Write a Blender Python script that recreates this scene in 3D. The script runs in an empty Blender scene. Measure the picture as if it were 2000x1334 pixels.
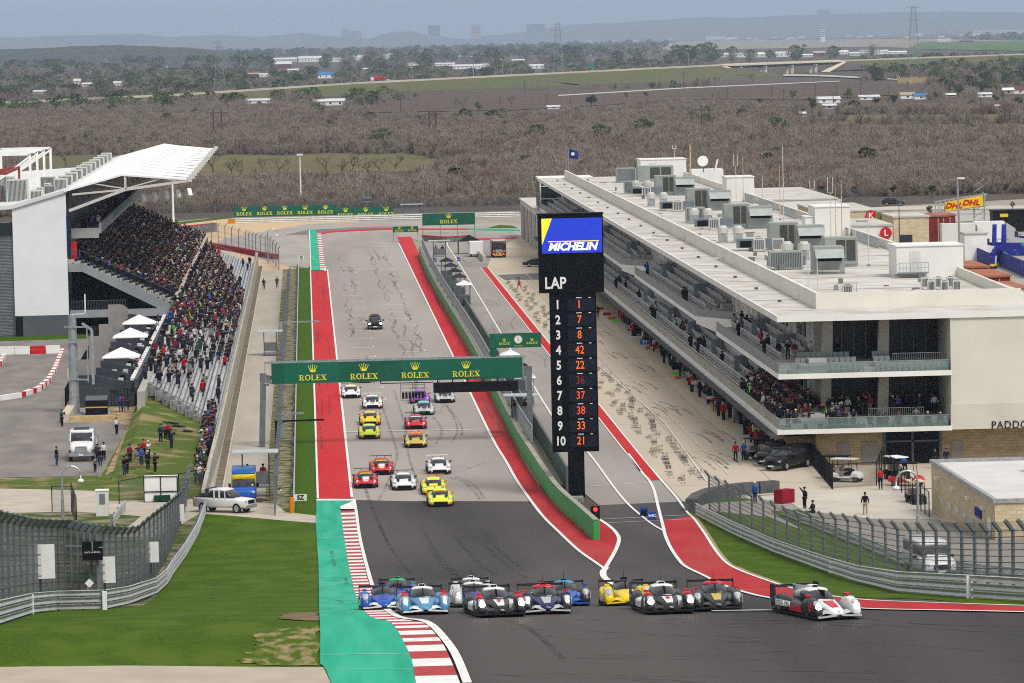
import bpy,bmesh,math,random
from math import sin,cos,tan,radians,pi,sqrt,atan2
from mathutils import Vector,Matrix
random.seed(7)
SC = bpy.context.scene
COL = SC.collection
# ------------------------------------------------------------------ camera
FPX,CAMH = 8800.0,37.5
PSI,TH,ROLL = radians(2.5653279),radians(3.8535802),radians(1.25)
_f = Vector((sin(PSI)*cos(TH),cos(PSI)*cos(TH),-sin(TH)))
_r0 = Vector((cos(PSI),-sin(PSI),0)); _u0 = _r0.cross(_f)
_r = cos(ROLL)*_r0 - sin(ROLL)*_u0
_u = cos(ROLL)*_u0 + sin(ROLL)*_r0
cam_d = bpy.data.cameras.new('camera'); cam = bpy.data.objects.new('camera',cam_d); COL.objects.link(cam)
cam_d.sensor_width = 36; cam_d.lens = FPX/2000*36; cam_d.clip_start = 5; cam_d.clip_end = 90000
cam.matrix_world = Matrix(((_r.x,_u.x,-_f.x,0),(_r.y,_u.y,-_f.y,0),(_r.z,_u.z,-_f.z,CAMH),(0,0,0,1)))
SC.camera = cam
# ------------------------------------------------------------------ world,sun,exposure
SUN_EL,SUN_AZ = radians(52),radians(150)     # overcast: soft high sun,slightly from the left behind the stand
w = bpy.data.worlds.new('World'); SC.world = w; w.use_nodes = True
nt = w.node_tree; bg = nt.nodes['Background']
sky = nt.nodes.new('ShaderNodeTexSky'); sky.sky_type = 'NISHITA'; sky.sun_disc = False
sky.sun_elevation = SUN_EL; sky.sun_rotation = SUN_AZ; sky.air_density = 1.0; sky.dust_density = 2.0; sky.altitude = 200
mixn = nt.nodes.new('ShaderNodeMix'); mixn.data_type = 'RGBA'
mixn.inputs[0].default_value = 0.9
_g = nt.nodes.new('ShaderNodeTexCoord'); _s = nt.nodes.new('ShaderNodeSeparateXYZ'); _cr = nt.nodes.new('ShaderNodeValToRGB')
nt.links.new(_g.outputs['Generated'],_s.inputs[0]); nt.links.new(_s.outputs['Z'],_cr.inputs[0])
_e = _cr.color_ramp.elements; _e[0].position = 0.0; _e[0].color = (.285,.348,.458,1); _e[1].position = .45; _e[1].color = (.47,.455,.435,1)
_e2 = _cr.color_ramp.elements.new(.10); _e2.color = (.32,.365,.44,1)
_cm = nt.nodes.new('ShaderNodeVectorMath'); _cm.operation = 'SCALE'; _cm.inputs[3].default_value = 10.0
nt.links.new(_cr.outputs[0],_cm.inputs[0]); nt.links.new(_cm.outputs[0],mixn.inputs[7])     # cloud deck: blue haze low,pale grey overhead
nt.links.new(sky.outputs[0],mixn.inputs[6]); nt.links.new(mixn.outputs[2],bg.inputs['Color'])
bg.inputs['Strength'].default_value = 0.088
sd = bpy.data.lights.new('sun','SUN'); sun = bpy.data.objects.new('sun',sd); COL.objects.link(sun)
sd.energy = 1.5; sd.angle = radians(20); sd.color = (1.0,0.965,0.92)
sdir = Vector((sin(SUN_AZ)*cos(SUN_EL),cos(SUN_AZ)*cos(SUN_EL),sin(SUN_EL)))
sun.rotation_euler = sdir.to_track_quat('Z','Y').to_euler()
sun.location = (0,300,200)
SC.view_settings.view_transform = 'Standard'; SC.view_settings.look = 'None'
SC.view_settings.exposure = 0.98; SC.view_settings.gamma = 1
SC.cycles.max_bounces = 5; SC.cycles.diffuse_bounces = 3; SC.cycles.glossy_bounces = 2
SC.cycles.transparent_max_bounces = 12; SC.cycles.volume_bounces = 0
SC.cycles.use_denoising = False; SC.cycles.filter_width = 1.05
# ------------------------------------------------------------------ terrain profile: flat straight,steep rise to the first turn,crest
KN = [(0,0.0),(150,-.03),(163,-.01),(180,.113),(245,.113),(372,0),(9e9,0)]
def _slope(Y):
    for (a,s),(b,t) in zip(KN,KN[1:]):
        if a <= Y <= b: return s+(t-s)*(Y-a)/(b-a)
ZS = [0.0]*400
for i in range(371,-1,-1): ZS[i] = ZS[i+1]+_slope(i+.5)
def zf(Y,X=0):
    if Y >= 372: return 0.0
    Y = max(Y,0); i = int(Y); t = Y-i
    return ZS[i]*(1-t)+ZS[i+1]*t
CAMP = Vector((0,0,CAMH))
def ray(px,py): return _f + _r*((px-1000)/FPX) - _u*((py-667)/FPX)
def G(px,py,z=None,dz=0.0):
    d = ray(px,py)
    if z is not None: return CAMP + d*((z-CAMH)/d.z)
    Y = 110.0; prev = Y
    while Y < 60000:
        if CAMH+d.z*Y/d.y <= zf(Y)+dz:
            a,b = prev,Y
            for _ in range(36):
                m = (a+b)/2
                if CAMH+d.z*m/d.y <= zf(m)+dz: b = m
                else: a = m
            return CAMP + d*(b/d.y)
        prev = Y; Y += 1 if Y < 400 else Y*.01
    return CAMP + d*(60000/d.y)
def A(px,py,Y):
    d = ray(px,py); return CAMP + d*(Y/d.y)
def proj(p):
    d = Vector(p)-CAMP; wv = d.dot(_f); return 1000+FPX*d.dot(_r)/wv,667-FPX*d.dot(_u)/wv
# ------------------------------------------------------------------ materials
def srgb(c):
    if isinstance(c,str):
        c = [int(c[i:i+2],16)/255 for i in (0,2,4)]
    return tuple((x/12.92 if x <= .04045 else ((x+.055)/1.055)**2.4) for x in c)
MATS = {}
def mat(name,col,col2=None,scale=1.0,rough=.7,metal=0,emit=0,thr=(.35,.65),detail=4,bump=0,spec=None,stretch=(1,1,1),alpha=None,col3=None,scale3=.05,clear=0):
    if name in MATS: return MATS[name]
    m = bpy.data.materials.new(name); m.use_nodes = True; n = m.node_tree.nodes; l = m.node_tree.links
    b = n['Principled BSDF']; b.inputs['Roughness'].default_value = rough; b.inputs['Metallic'].default_value = metal
    b.inputs['Specular IOR Level'].default_value = (.05 if rough >= .6 else .3) if spec is None else spec
    if clear: b.inputs['Coat Weight'].default_value = clear; b.inputs['Coat Roughness'].default_value = .08
    c1 = (*col,1)
    b.inputs['Base Color'].default_value = c1
    if col2 is None:
        col2 = tuple(x*.86 for x in col);
    tc = n.new('ShaderNodeTexCoord'); mp = n.new('ShaderNodeMapping'); mp.inputs['Scale'].default_value = stretch
    l.new(tc.outputs['Object'],mp.inputs['Vector'])
    def noise(sc,det):
        t = n.new('ShaderNodeTexNoise'); t.inputs['Scale'].default_value = sc; t.inputs['Detail'].default_value = det
        l.new(mp.outputs[0],t.inputs['Vector']); return t
    def ramp(src,lo,hi):
        r = n.new('ShaderNodeMapRange'); r.inputs[1].default_value = lo; r.inputs[2].default_value = hi
        l.new(src,r.inputs[0]); return r.outputs[0]
    def mx(fac,a,bb):
        x = n.new('ShaderNodeMix'); x.data_type = 'RGBA'; l.new(fac,x.inputs[0])
        for s,k in ((a,6),(bb,7)):
            if isinstance(s,tuple): x.inputs[k].default_value = s
            else: l.new(s,x.inputs[k])
        return x.outputs[2]
    t = noise(scale,detail); o = mx(ramp(t.outputs['Fac'],*thr),c1,(*col2,1))
    if col3 is not None:
        t3 = noise(scale3,3); o = mx(ramp(t3.outputs['Fac'],.45,.62),o,(*col3,1))
    l.new(o,b.inputs['Base Color'])
    if bump:
        bp = n.new('ShaderNodeBump'); bp.inputs['Strength'].default_value = bump; l.new(t.outputs['Fac'],bp.inputs['Height']); l.new(bp.outputs[0],b.inputs['Normal'])
    if emit:
        b.inputs['Emission Color'].default_value = c1; b.inputs['Emission Strength'].default_value = emit
    if alpha is not None: b.inputs['Alpha'].default_value = alpha
    MATS[name] = m; return m
def gmat(name,col,alpha=.35,rough=.1):
    if name in MATS: return MATS[name]
    m = bpy.data.materials.new(name); m.use_nodes = True; b = m.node_tree.nodes['Principled BSDF']
    b.inputs['Base Color'].default_value = (*col,1); b.inputs['Alpha'].default_value = alpha; b.inputs['Roughness'].default_value = rough
    MATS[name] = m; return m
def meshmat(name,col,cell=.15,wire=.2,direction='Y'):
    """see-through woven wire: procedural grid alpha"""
    if name in MATS: return MATS[name]
    m = bpy.data.materials.new(name); m.use_nodes = True; n = m.node_tree.nodes; l = m.node_tree.links
    b = n['Principled BSDF']; b.inputs['Base Color'].default_value = (*col,1); b.inputs['Metallic'].default_value = .3; b.inputs['Roughness'].default_value = .5
    b.inputs['Alpha'].default_value = wire
    MATS[name] = m; return m
# ------------------------------------------------------------------ mesh builder
WL = {}
class MB:
    def __init__(s): s.v = []; s.f = []; s.m = []; s.c = [0]
    def cut(s): s.c.append(len(s.f)); return s
    def add(s,vs,fs,m=0):
        o = len(s.v); s.v += [tuple(v) for v in vs]; s.f += [tuple(i+o for i in f) for f in fs]; s.m += [m]*len(fs); return s
    def box(s,x0,x1,y0,y1,z0,z1,m=0):
        return s.add([(x0,y0,z0),(x1,y0,z0),(x1,y1,z0),(x0,y1,z0),(x0,y0,z1),(x1,y0,z1),(x1,y1,z1),(x0,y1,z1)],
                     [(0,3,2,1),(4,5,6,7),(0,1,5,4),(1,2,6,5),(2,3,7,6),(3,0,4,7)],m)
    def bar(s,p,q,w,h=None,m=0,up=(0,0,1)):
        h = h or w; p = Vector(p); q = Vector(q); d = (q-p)
        if d.length < 1e-6: return s
        d.normalize(); u = Vector(up)
        if abs(d.dot(u)) > .98: u = Vector((0,1,0))
        a = d.cross(u).normalized()*(w/2); b = a.cross(d).normalized()*(h/2)
        vs = [p-a-b,p+a-b,p+a+b,p-a+b,q-a-b,q+a-b,q+a+b,q-a+b]
        return s.add(vs,[(0,3,2,1),(4,5,6,7),(0,1,5,4),(1,2,6,5),(2,3,7,6),(3,0,4,7)],m)
    def tube(s,p,q,r0,r1=None,n=8,m=0,cap=True):
        r1 = r0 if r1 is None else r1; p = Vector(p); q = Vector(q); d = (q-p).normalized()
        u = Vector((0,0,1)) if abs(d.z) < .95 else Vector((1,0,0)); a = d.cross(u).normalized(); b = d.cross(a)
        vs = [p+(a*cos(2*pi*k/n)+b*sin(2*pi*k/n))*r0 for k in range(n)]+[q+(a*cos(2*pi*k/n)+b*sin(2*pi*k/n))*r1 for k in range(n)]
        fs = [(k,(k+1) % n,n+(k+1) % n,n+k) for k in range(n)]
        if cap: fs += [tuple(range(n-1,-1,-1)),tuple(range(n,2*n))]
        return s.add(vs,fs,m)
    def ext(s,pts,vec,m=0):
        n = len(pts); pts = [Vector(p) for p in pts]; vec = Vector(vec)
        return s.add(pts+[p+vec for p in pts],[tuple(range(n-1,-1,-1)),tuple(range(n,2*n))]+[(k,(k+1) % n,n+(k+1) % n,n+k) for k in range(n)],m)
    def quad(s,pts,m=0): return s.add(pts,[tuple(range(len(pts)))],m)
    def ball(s,c,rx,ry=None,rz=None,m=0,n=8,k=5):
        ry = ry or rx; rz = rz or rx; vs = []
        for i in range(k+1):
            t = pi*i/k
            for j in range(n): vs.append((c[0]+rx*sin(t)*cos(2*pi*j/n),c[1]+ry*sin(t)*sin(2*pi*j/n),c[2]+rz*cos(t)))
        fs = [(i*n+j,(i+1)*n+j,(i+1)*n+(j+1) % n,i*n+(j+1) % n) for i in range(k) for j in range(n)]
        return s.add(vs,fs,m)
    def loft(s,st,n=14,m=0,cap=True):
        """st: (y, cx, halfwidth, z0, z1, e) superellipse rings along y"""
        vs = []
        for (y,cx,hw,z0,z1,e) in st:
            cz = (z0+z1)/2; hz = (z1-z0)/2
            for k in range(n):
                t = 2*pi*(k+.5)/n; c,q = cos(t),sin(t)
                vs.append((cx+hw*math.copysign(abs(c)**(2/e),c),y,cz+hz*math.copysign(abs(q)**(2/e),q)))
        K = len(st); fs = [(i*n+j,i*n+(j+1) % n,(i+1)*n+(j+1) % n,(i+1)*n+j) for i in range(K-1) for j in range(n)]
        if cap: fs += [tuple(range(n-1,-1,-1)),tuple((K-1)*n+j for j in range(n))]
        return s.add(vs,fs,m)
    def disc(s,c,r,axis='y',n=16,m=0,th=.02):
        d = {'x': (1,0,0),'y': (0,1,0),'z': (0,0,1)}[axis]; c = Vector(c); d = Vector(d)*th/2
        return s.tube(c-d,c+d,r,r,n,m)
    def data(s,name,mats,smooth=False):
        me = bpy.data.meshes.new(name); me.from_pydata(s.v,[],s.f)
        for m in (mats if isinstance(mats,(list,tuple)) else [mats]): me.materials.append(m)
        me.polygons.foreach_set('material_index',s.m)
        if smooth: me.polygons.foreach_set('use_smooth',[True]*len(s.f))
        me.update(); return me
    def build(s,name,mats,parent=None,smooth=False,label=None,local=False):
        o = bpy.data.objects.new(name,s.data(name,mats,smooth)); COL.objects.link(o)
        if parent is not None:
            o.parent = parent
            if not local: o.location = -WL.get(parent.name,Vector((0,0,0)))
            WL[o.name] = Vector((0,0,0))
        else: WL[o.name] = Vector((0,0,0))
        if label: o['label'] = label
        return o
def build_each(b,name,mats,parent,smooth=False,local=False):
    """one child object per piece marked with cut()"""
    cs = sorted(set(b.c+[len(b.f)])); out = []
    for lo,hi in zip(cs,cs[1:]):
        if hi <= lo: continue
        fs = b.f[lo:hi]; used = sorted({i for f in fs for i in f}); mp = {i: k for k,i in enumerate(used)}
        q = MB(); q.add([b.v[i] for i in used],[tuple(mp[i] for i in f) for f in fs]); q.m = b.m[lo:hi]
        out.append(q.build(name,mats,parent,smooth,local=local))
    return out
def thing(name,label,cat,loc=(0,0,0),rz=0,group=None,kind=None):
    o = bpy.data.objects.new(name,None); COL.objects.link(o); o.empty_display_size = .3
    o.location = loc; o.rotation_euler = (0,0,rz); o['label'] = label; o['category'] = cat; WL[o.name] = Vector(loc)
    if group: o['group'] = group
    if kind: o['kind'] = kind
    return o
def tag(o,label,cat,group=None,kind=None):
    o['label'] = label; o['category'] = cat
    if group: o['group'] = group
    if kind: o['kind'] = kind
    return o
def struct(o): o['kind'] = 'structure'; return o
def dup(root,loc,rz=None,label=None,group=None):
    def rec(o,par):
        c = o.copy(); COL.objects.link(c)
        if par is not None: c.parent = par
        for ch in list(o.children): rec(ch,c)
        return c
    r = rec(root,None); r.location = loc; WL[r.name] = Vector(loc)
    if rz is not None: r.rotation_euler = (0,0,rz)
    if label: r['label'] = label
    if group: r['group'] = group
    return r
def text_mesh(s,size,bold=0,shear=0,ext=.01,align='CENTER',spacing=1.0):
    c = bpy.data.curves.new('t','FONT'); c.body = s; c.size = size; c.offset = bold; c.shear = shear; c.extrude = ext
    c.align_x = align; c.align_y = 'CENTER'; c.space_character = spacing; c.resolution_u = 3
    o = bpy.data.objects.new('t',c); COL.objects.link(o)
    dg = bpy.context.evaluated_depsgraph_get(); me = bpy.data.meshes.new_from_object(o.evaluated_get(dg))
    bpy.data.objects.remove(o); bpy.data.curves.remove(c); return me
def text(name,s,size,p,m,parent,bold=0,shear=0,rz=0,sx=1.0,align='CENTER',spacing=1.0,tilt=0,label=None,ext=.01):
    """upright lettering that reads from -Y, centred on world point p (parent unrotated)"""
    me = text_mesh(s,size,bold,shear,ext,align,spacing)
    me.materials.clear(); me.materials.append(m)
    o = bpy.data.objects.new(name,me); COL.objects.link(o); o.parent = parent
    o.location = Vector(p)-WL.get(parent.name,Vector((0,0,0))) if parent is not None else p
    o.rotation_euler = (pi/2-tilt,0,rz); o.scale = (sx,1,1)
    if label: o['label'] = label
    return o
M = {}
M['steel'] = mat('steel',(.30,.32,.34),(.22,.24,.26),3,.45,.6)
M['dsteel'] = mat('dark_steel',(.10,.115,.13),(.07,.08,.09),3,.5,.3)
M['galv'] = mat('galvanised',(.42,.44,.45),(.30,.32,.33),2.5,.4,.55,stretch=(1,.3,1))
M['black'] = mat('black_paint',(.006,.007,.009),(.010,.010,.013),2,.5,spec=.08)
M['rubber'] = mat('rubber',(.015,.015,.016),(.03,.03,.03),8,.85)
M['white'] = mat('white_paint',(.78,.78,.76),(.70,.70,.68),.6,.5)
M['offwhite'] = mat('offwhite_render',(.66,.65,.60),(.60,.59,.545),.25,.8,stretch=(1,1,.4))
M['conc'] = mat('concrete',(.40,.385,.35),(.30,.285,.26),.5,.85,detail=8)
M['lconc'] = mat('light_concrete',(.50,.47,.41),(.42,.39,.335),.25,.9,detail=8,col3=(.44,.41,.36),scale3=.03)
M['redp'] = mat('red_paint',(.52,.022,.028),(.42,.018,.022),1.2,.6,detail=8)
M['rolex'] = mat('deep_green_board',(.003,.105,.062),(.004,.085,.05),.4,.55)
M['gold'] = mat('yellow_lettering',(.75,.72,.05),(.68,.64,.05),3,.5)
M['glass'] = gmat('dark_glass',(.02,.03,.035),.92,.08)
M['cglass'] = gmat('clear_glass',(.35,.45,.43),.35,.08)
M['skin'] = mat('skin',(.30,.17,.12),(.24,.135,.095),5,.6)
M['wire'] = meshmat('wire_mesh',(.20,.22,.24),wire=.22)
M['wired'] = meshmat('dense_wire_mesh',(.10,.115,.125),wire=.62)
# ================================================================== GROUND
def interp_poly(L,step):
    out = []
    for a,b in zip(L,L[1:]):
        d = (Vector(b)-Vector(a)).length; n = max(1,int(d/step))
        for k in range(n): out.append(tuple(Vector(a)+(Vector(b)-Vector(a))*k/n))
    out.append(tuple(L[-1])); return out
_USED = {}
def sheet_xy(name,pts,m,dz,extra_f=None):
    k = round(dz,3)
    while k in _USED: k = round(k+.0015,4)
    _USED[k] = 1; dz = k
    """flat polygon draped on the terrain profile"""
    bm = bmesh.new(); vs = [bm.verts.new((p[0],p[1],0)) for p in pts]
    f = bm.faces.new(vs); bmesh.ops.triangulate(bm,faces=[f])
    ys = [p[1] for p in pts]; lo,hi = min(ys),min(max(ys),374)
    if lo < 374:
        y = math.floor(lo/2)*2+2
        while y < hi:
            bmesh.ops.bisect_plane(bm,geom=bm.verts[:]+bm.edges[:]+bm.faces[:],plane_co=(0,y,0),plane_no=(0,1,0),dist=1e-5)
            y += 2 if y < 200 else 3
    for v in bm.verts: v.co.z = zf(v.co.y)+dz
    for fc in bm.faces:
        fc.normal_update()
        if fc.normal.z < 0: fc.normal_flip()
    me = bpy.data.meshes.new(name); bm.to_mesh(me); bm.free(); me.materials.append(m)
    o = bpy.data.objects.new(name,me); COL.objects.link(o); return struct(o)
def rough(px,amp=5,n=7,seed=1):
    r_ = random.Random(seed); out = []
    for i in range(len(px)):
        a,c = px[i],px[(i+1) % len(px)]
        for k in range(n): t = k/n; out.append((a[0]+(c[0]-a[0])*t+r_.uniform(-1,1)*amp*(k > 0),a[1]+(c[1]-a[1])*t+r_.uniform(-1,1)*amp*.10*(k > 0)))
    return out
def sheet(name,px,m,dz): return sheet_xy(name,[G(*p)[:2] for p in px],m,dz)
def ribbon_mesh(mb,pts,wid,dz,mi=0,step=2.5):
    pts = [Vector((p[0],p[1],0)) for p in pts]; P = interp_poly([tuple(p) for p in pts],step); P = [Vector(p) for p in P]
    vs = []; n = len(P)
    for i,p in enumerate(P):
        d = (P[min(i+1,n-1)]-P[max(i-1,0)]).normalized(); a = Vector((d.y,-d.x,0))
        wv = wid(i/(n-1)) if callable(wid) else wid
        for s_ in (-.5,.5):
            q = p+a*wv*s_; vs.append((q.x,q.y,zf(q.y)+dz))
    mb.add(vs,[(2*i,2*i+1,2*i+3,2*i+2) for i in range(n-1)],mi)
def ribbon(mb,px,wid,dz,mi=0,step=2.5): ribbon_mesh(mb,[G(*p) for p in px],wid,dz,mi,step)
def smooth_line(px,n=4):
    """Catmull-Rom through pixel points"""
    P = [Vector(p) for p in px]; out = []
    for i in range(len(P)-1):
        p0,p1,p2,p3 = P[max(i-1,0)],P[i],P[i+1],P[min(i+2,len(P)-1)]
        for k in range(n):
            t = k/n; out.append(tuple(.5*((2*p1)+(p2-p0)*t+(2*p0-5*p1+4*p2-p3)*t*t+(3*p1-p0-3*p2+p3)*t**3)))
    out.append(tuple(P[-1])); return out
# --- base ground: one sheet to the horizon
ys = [20+4*i for i in range(15)]+[80+2*i for i in range(147)]+[376,400,450,520,600,700,800,900,1000,1300,1700,2300,3000,4000,6000,9000,14000,22000,40000]
xs = [-30000,-6000,-1500,-500,-150,-60,-20,10,40,70,150,500,1500,6000,30000]
mb = MB(); vs = [(x,y,zf(y)) for y in ys for x in xs]; nx = len(xs)
mb.add(vs,[(j*nx+i,j*nx+i+1,(j+1)*nx+i+1,(j+1)*nx+i) for j in range(len(ys)-1) for i in range(nx-1)])
ground = struct(mb.build('ground',mat('scrub_ground',(.105,.083,.064),(.070,.056,.045),.02,.95,detail=10,col3=(.10,.085,.075),scale3=.0016)))
GR = mat('grass',(.058,.106,.006),(.034,.072,.004),7,.9,detail=10,col3=(.068,.112,.009),scale3=.5,stretch=(1,.45,1))
GRS = mat('short_grass',(.062,.128,.007),(.032,.070,.005),6,.9,detail=8)
GRT = mat('patchy_grass',(.075,.110,.020),(.25,.19,.10),.35,.95,thr=(.50,.66),detail=10)
DIRT = mat('tan_dirt',(.36,.27,.165),(.28,.20,.12),.7,.95,detail=8)
SITE = mat('circuit_ground',(.33,.30,.25),(.26,.235,.19),.12,.95,detail=8)
sheet_xy('site_ground',[(-60,376),(-60,905),(-22,975),(20,975),(60,960),(96,935),(190,1000),(190,376)],SITE,.01)
sheet_xy('lawn_left',[(-30,118),(.35,118),(.3,362),(-7,362),(-9.0,362),(-10,300),(-9,230),(-30,200)],GR,.02)
sheet_xy('lawn_verge',[(-40,195),(-8.9,215),(-9.3,290),(-9.0,362),(-14,362),(-40,330)],mat('verge',(.06,.09,.02),(.25,.21,.15),.3,.95,thr=(.45,.62),detail=8),.012)
sheet_xy('lawn_right',[(17,230),(26,168),(45,168),(45,330),(31,371),(28,371)],GR,.02)
sheet('lawn_behind_fence',[(-60,1003),(150,1000),(275,1009),(225,1050),(300,1050),(345,1030),(360,1010),(400,1010),(390,1100),(250,1190),(0,1230),(-60,1230)],MATS['verge'],.016)
sheet_xy('service_yard',[(31,373),(90,373),(90,150),(45,160),(33,250)],M['lconc'],.008)
sheet_xy('grass_strip',[(-1.75,361),(.35,361),(.35,758),(-1.6,758)],GRS,.03)
sheet_xy('fence_gravel_strip',[(-4.3,362),(-1.75,362),(-1.65,760),(-4.3,760)],mat('weedy_gravel',(.27,.23,.16),(.05,.07,.015),.8,.95,thr=(.42,.60),detail=8),.02)
SROAD = mat('service_road',(.40,.365,.315),(.34,.31,.265),.35,.9,detail=8,stretch=(1,.2,1))
sheet_xy('service_road',[(-8.9,371),(-4.05,371),(-4.3,800),(-9.5,850)],SROAD,.03)
sheet_xy('service_road_apron',[G(*p)[:2] for p in [(0,1003),(0,955),(130,958),(385,966),(400,975),(540,985),(556,1000),(617,1008),(617,1022),(560,1018),(450,1008),(390,1004),(345,1030),(300,1050),(225,1050),(275,1009),(150,1000)]],mat('apron',(.46,.415,.345),(.38,.34,.28),.4,.9,detail=8),.035)
KART = mat('kart_asphalt',(.235,.215,.20),(.17,.155,.145),.35,.9,detail=8,stretch=(1,.35,1))
sheet('kart_asphalt',[(0,934),(185,930),(197,928),(250,830),(240,822),(140,822),(130,720),(186,683),(180,662),(0,668),(-60,668),(-60,936)],KART,.03)
sheet('kart_grass',[(0,657),(0,667),(180,661),(184,650),(150,652)],GRS,.03)
sheet('bank_grass',[(0,936),(197,930),(252,830),(300,800),(425,850),(402,965),(385,965),(130,957),(0,954)],GRT,.025)
sheet('dirt_patch',[(210,790),(300,800),(330,850),(262,900),(205,930),(250,832),(225,826)],mat('dirt_grass',(.36,.27,.165),(.08,.10,.02),.5,.95,thr=(.5,.62),detail=8),.045)
# --- asphalt
ASP = mat('worn_asphalt',(.345,.312,.285),(.265,.240,.220),.10,.85,detail=10,stretch=(1,.10,1))
sheet_xy('main_straight',[(3.0,366.5),(17.6,362),(16.85,476),(16.8,830),(17.5,880),(-5,900),(3.0,740)],ASP,.05)
RUN = mat('runoff_asphalt',(.36,.335,.305),(.29,.27,.25),.10,.9,detail=8)
sheet('far_corner_asphalt',[(425,475),(440,465),(520,452),(600,438),(700,433),(850,432),(1030,437),(1030,480),(930,479),(880,478),(830,480),(812,468),(770,468),(640,470),(608,520),(600,524),(560,520),(510,505),(460,490)],RUN,.04)
sheet('gravel_trap',[(330,441),(385,431),(450,427),(600,428),(700,431),(700,433),(600,438),(520,452),(440,465),(425,475),(460,490),(510,507),(580,525),(500,530),(380,500)],mat('gravel',(.55,.42,.27),(.46,.34,.21),1.5,.95,detail=8),.03)
sheet('far_verge',[(300,455),(330,441),(455,426),(440,424),(300,440)],GRS,.05)
sheet('far_verge_patch',[(1000,441),(1012,446),(950,446),(975,440)],GRS,.06)
sheet('dark_rubbered_asphalt',[(557,459),(600,450),(700,444),(765,443),(765,446),(700,448),(640,452),(606,458),(590,460)],mat('rubbered',(.12,.115,.115),(.22,.21,.2),.25,.9),.06)
DARK = mat('new_asphalt',(.064,.058,.060),(.043,.039,.041),.20,.72,detail=10,stretch=(1,.12,1),col3=(.080,.072,.070),scale3=.07)
LTRK = smooth_line([(693,978),(697.5,1007),(703,1048),(710.5,1082),(718,1111),(728,1146),(738,1172),(759.5,1197.5),(785,1212),(824,1217),(844,1226),(862,1244),(882,1269.5),(896,1295),(914,1340)])
OUTR = smooth_line([(1227,860),(1287.5,935),(1320,972.5),(1342,1002.5),(1355,1015),(1375,1042.5),(1397.5,1077.5),(1420,1103),(1450,1119),(1496,1136),(1552,1154),(1620,1168),(1700,1177),(1850,1183),(2030,1189)])
PITR = smooth_line([(1227,888),(1254,925),(1267.5,940),(1277.5,960),(1285,990),(1295,1030),(1300,1050),(1310,1072.5),(1325,1095),(1340,1110),(1375,1127),(1412,1146),(1459.5,1162),(1496.5,1171),(1540,1178),(1620,1188),(1700,1194),(1850,1197),(2030,1201)])
RTRK = smooth_line([(918,768),(962.5,860),(989,904),(1007.5,937.5),(1032.5,974),(1060,1010),(1090,1040),(1130,1077.5),(1165,1102.5),(1181,1114)])
_Y = zf
lt = [G(*p)[:2] for p in LTRK]; outr = [G(*p)[:2] for p in OUTR if p[1] > 979]
sheet_xy('turn_asphalt',[tuple(p) for p in lt]+[(5,140),(70,140),(70,160)]+[tuple(p) for p in outr[::-1]]+[tuple(G(1336,981)[:2]),tuple(G(1170,988)[:2])],DARK,.06)
redo = [p for p in OUTR if p[1] >= 1008]; redi = [p for p in PITR if p[1] >= 1014]
REDT = mat('red_runoff',(.42,.030,.034),(.33,.022,.026),.5,.75,detail=9,stretch=(1,.3,1),col3=(.36,.045,.045),scale3=.15)
REDB = mat('red_runoff_bright',(.50,.020,.026),(.42,.016,.022),.5,.7,detail=9,stretch=(1,.15,1),col3=(.46,.03,.03),scale3=.12)
sheet('red_runoff_exit',redi+redo[::-1],REDT,.09)
sheet_xy('gravel_shoulder',[tuple(G(p[0]+a,p[1]+b)[:2]) for (p,a,b) in [(q,0,0) for q in redo]+[(q,9 if q[1] < 1110 else 14,-1.5) for q in redo[::-1]]],DIRT,.055)
sheet_xy('red_strip_left',[(.30,368.5),(3.05,368.5),(3.02,640),(3.0,739),(.35,739)],REDB,.08)
sheet('red_strip_right',RTRK+[(1190,1100),(1202.5,1077.5),(1209,1057.5),(1204,1044),(1190,1030),(1171,1016),(1168,1058),(1160,1059),(1125,1030),(1090,992.5),(1060,960),(1025,907.5),(1001,860),(955,768)],REDT,.08)
sheet_xy('red_strip_right_far',[(16.85,474),(19.15,474),(19.0,520),(19.05,600),(19.2,740),(19.7,860),(17.0,860),(16.85,740)],REDB,.085)
sheet_xy('red_strip_pit',[(28.15,377),(29.15,377),(29.35,738),(28.25,738)],REDB,.08)
sheet('red_kerb_far',[(607,457),(625,455),(650,451),(690,449),(767,446),(820,447),(912,447),(912,449.5),(820,449.5),(767,449),(690,452),(650,454.5),(627,458),(621,461),(606,461)],REDB,.08)
sheet('green_kerb_far',[(912,447),(1016,449),(1016,452),(912,449.5)],mat('green_kerb',(.02,.33,.22),None,1),.08)
sheet('red_kerb_pit_entry',[(832,472),(915,471),(1010,466),(1010,464),(915,467),(832,469)],REDB,.08)
GRN = mat('green_paint',(.022,.37,.225),(.016,.29,.178),1.3,.65,detail=9,stretch=(1,.10,1),col3=(.045,.375,.245),scale3=.9)
GKE = [(664.5,993),(667,1010),(670,1036),(674.5,1065),(680,1100),(686,1128.5),(693,1160),(703,1183),(712,1197.6),(729,1212),(755,1216),(769.5,1226),(781,1243.6),(792.5,1266.6),(804,1292.5),(813,1340)]
gke = smooth_line(GKE)
sheet('green_runoff',[(618,979.5),(617,1028),(622,1102.6),(623.6,1197.6),(625.6,1238),(625.6,1301),(634,1307),(648,1340)]+gke[::-1]+[(691,979.5)],GRN,.08)
sheet_xy('green_runoff_far',[(0.35,741),(3.0,741),(2.6,800),(1.6,900),(.0,905)],GRN,.08)
WH = mat('white_line_paint',(.74,.73,.71),(.62,.61,.59),1.5,.6,detail=8)
KRED = mat('kerb_red',(.40,.016,.022),(.30,.014,.018),2,.55)
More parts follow.
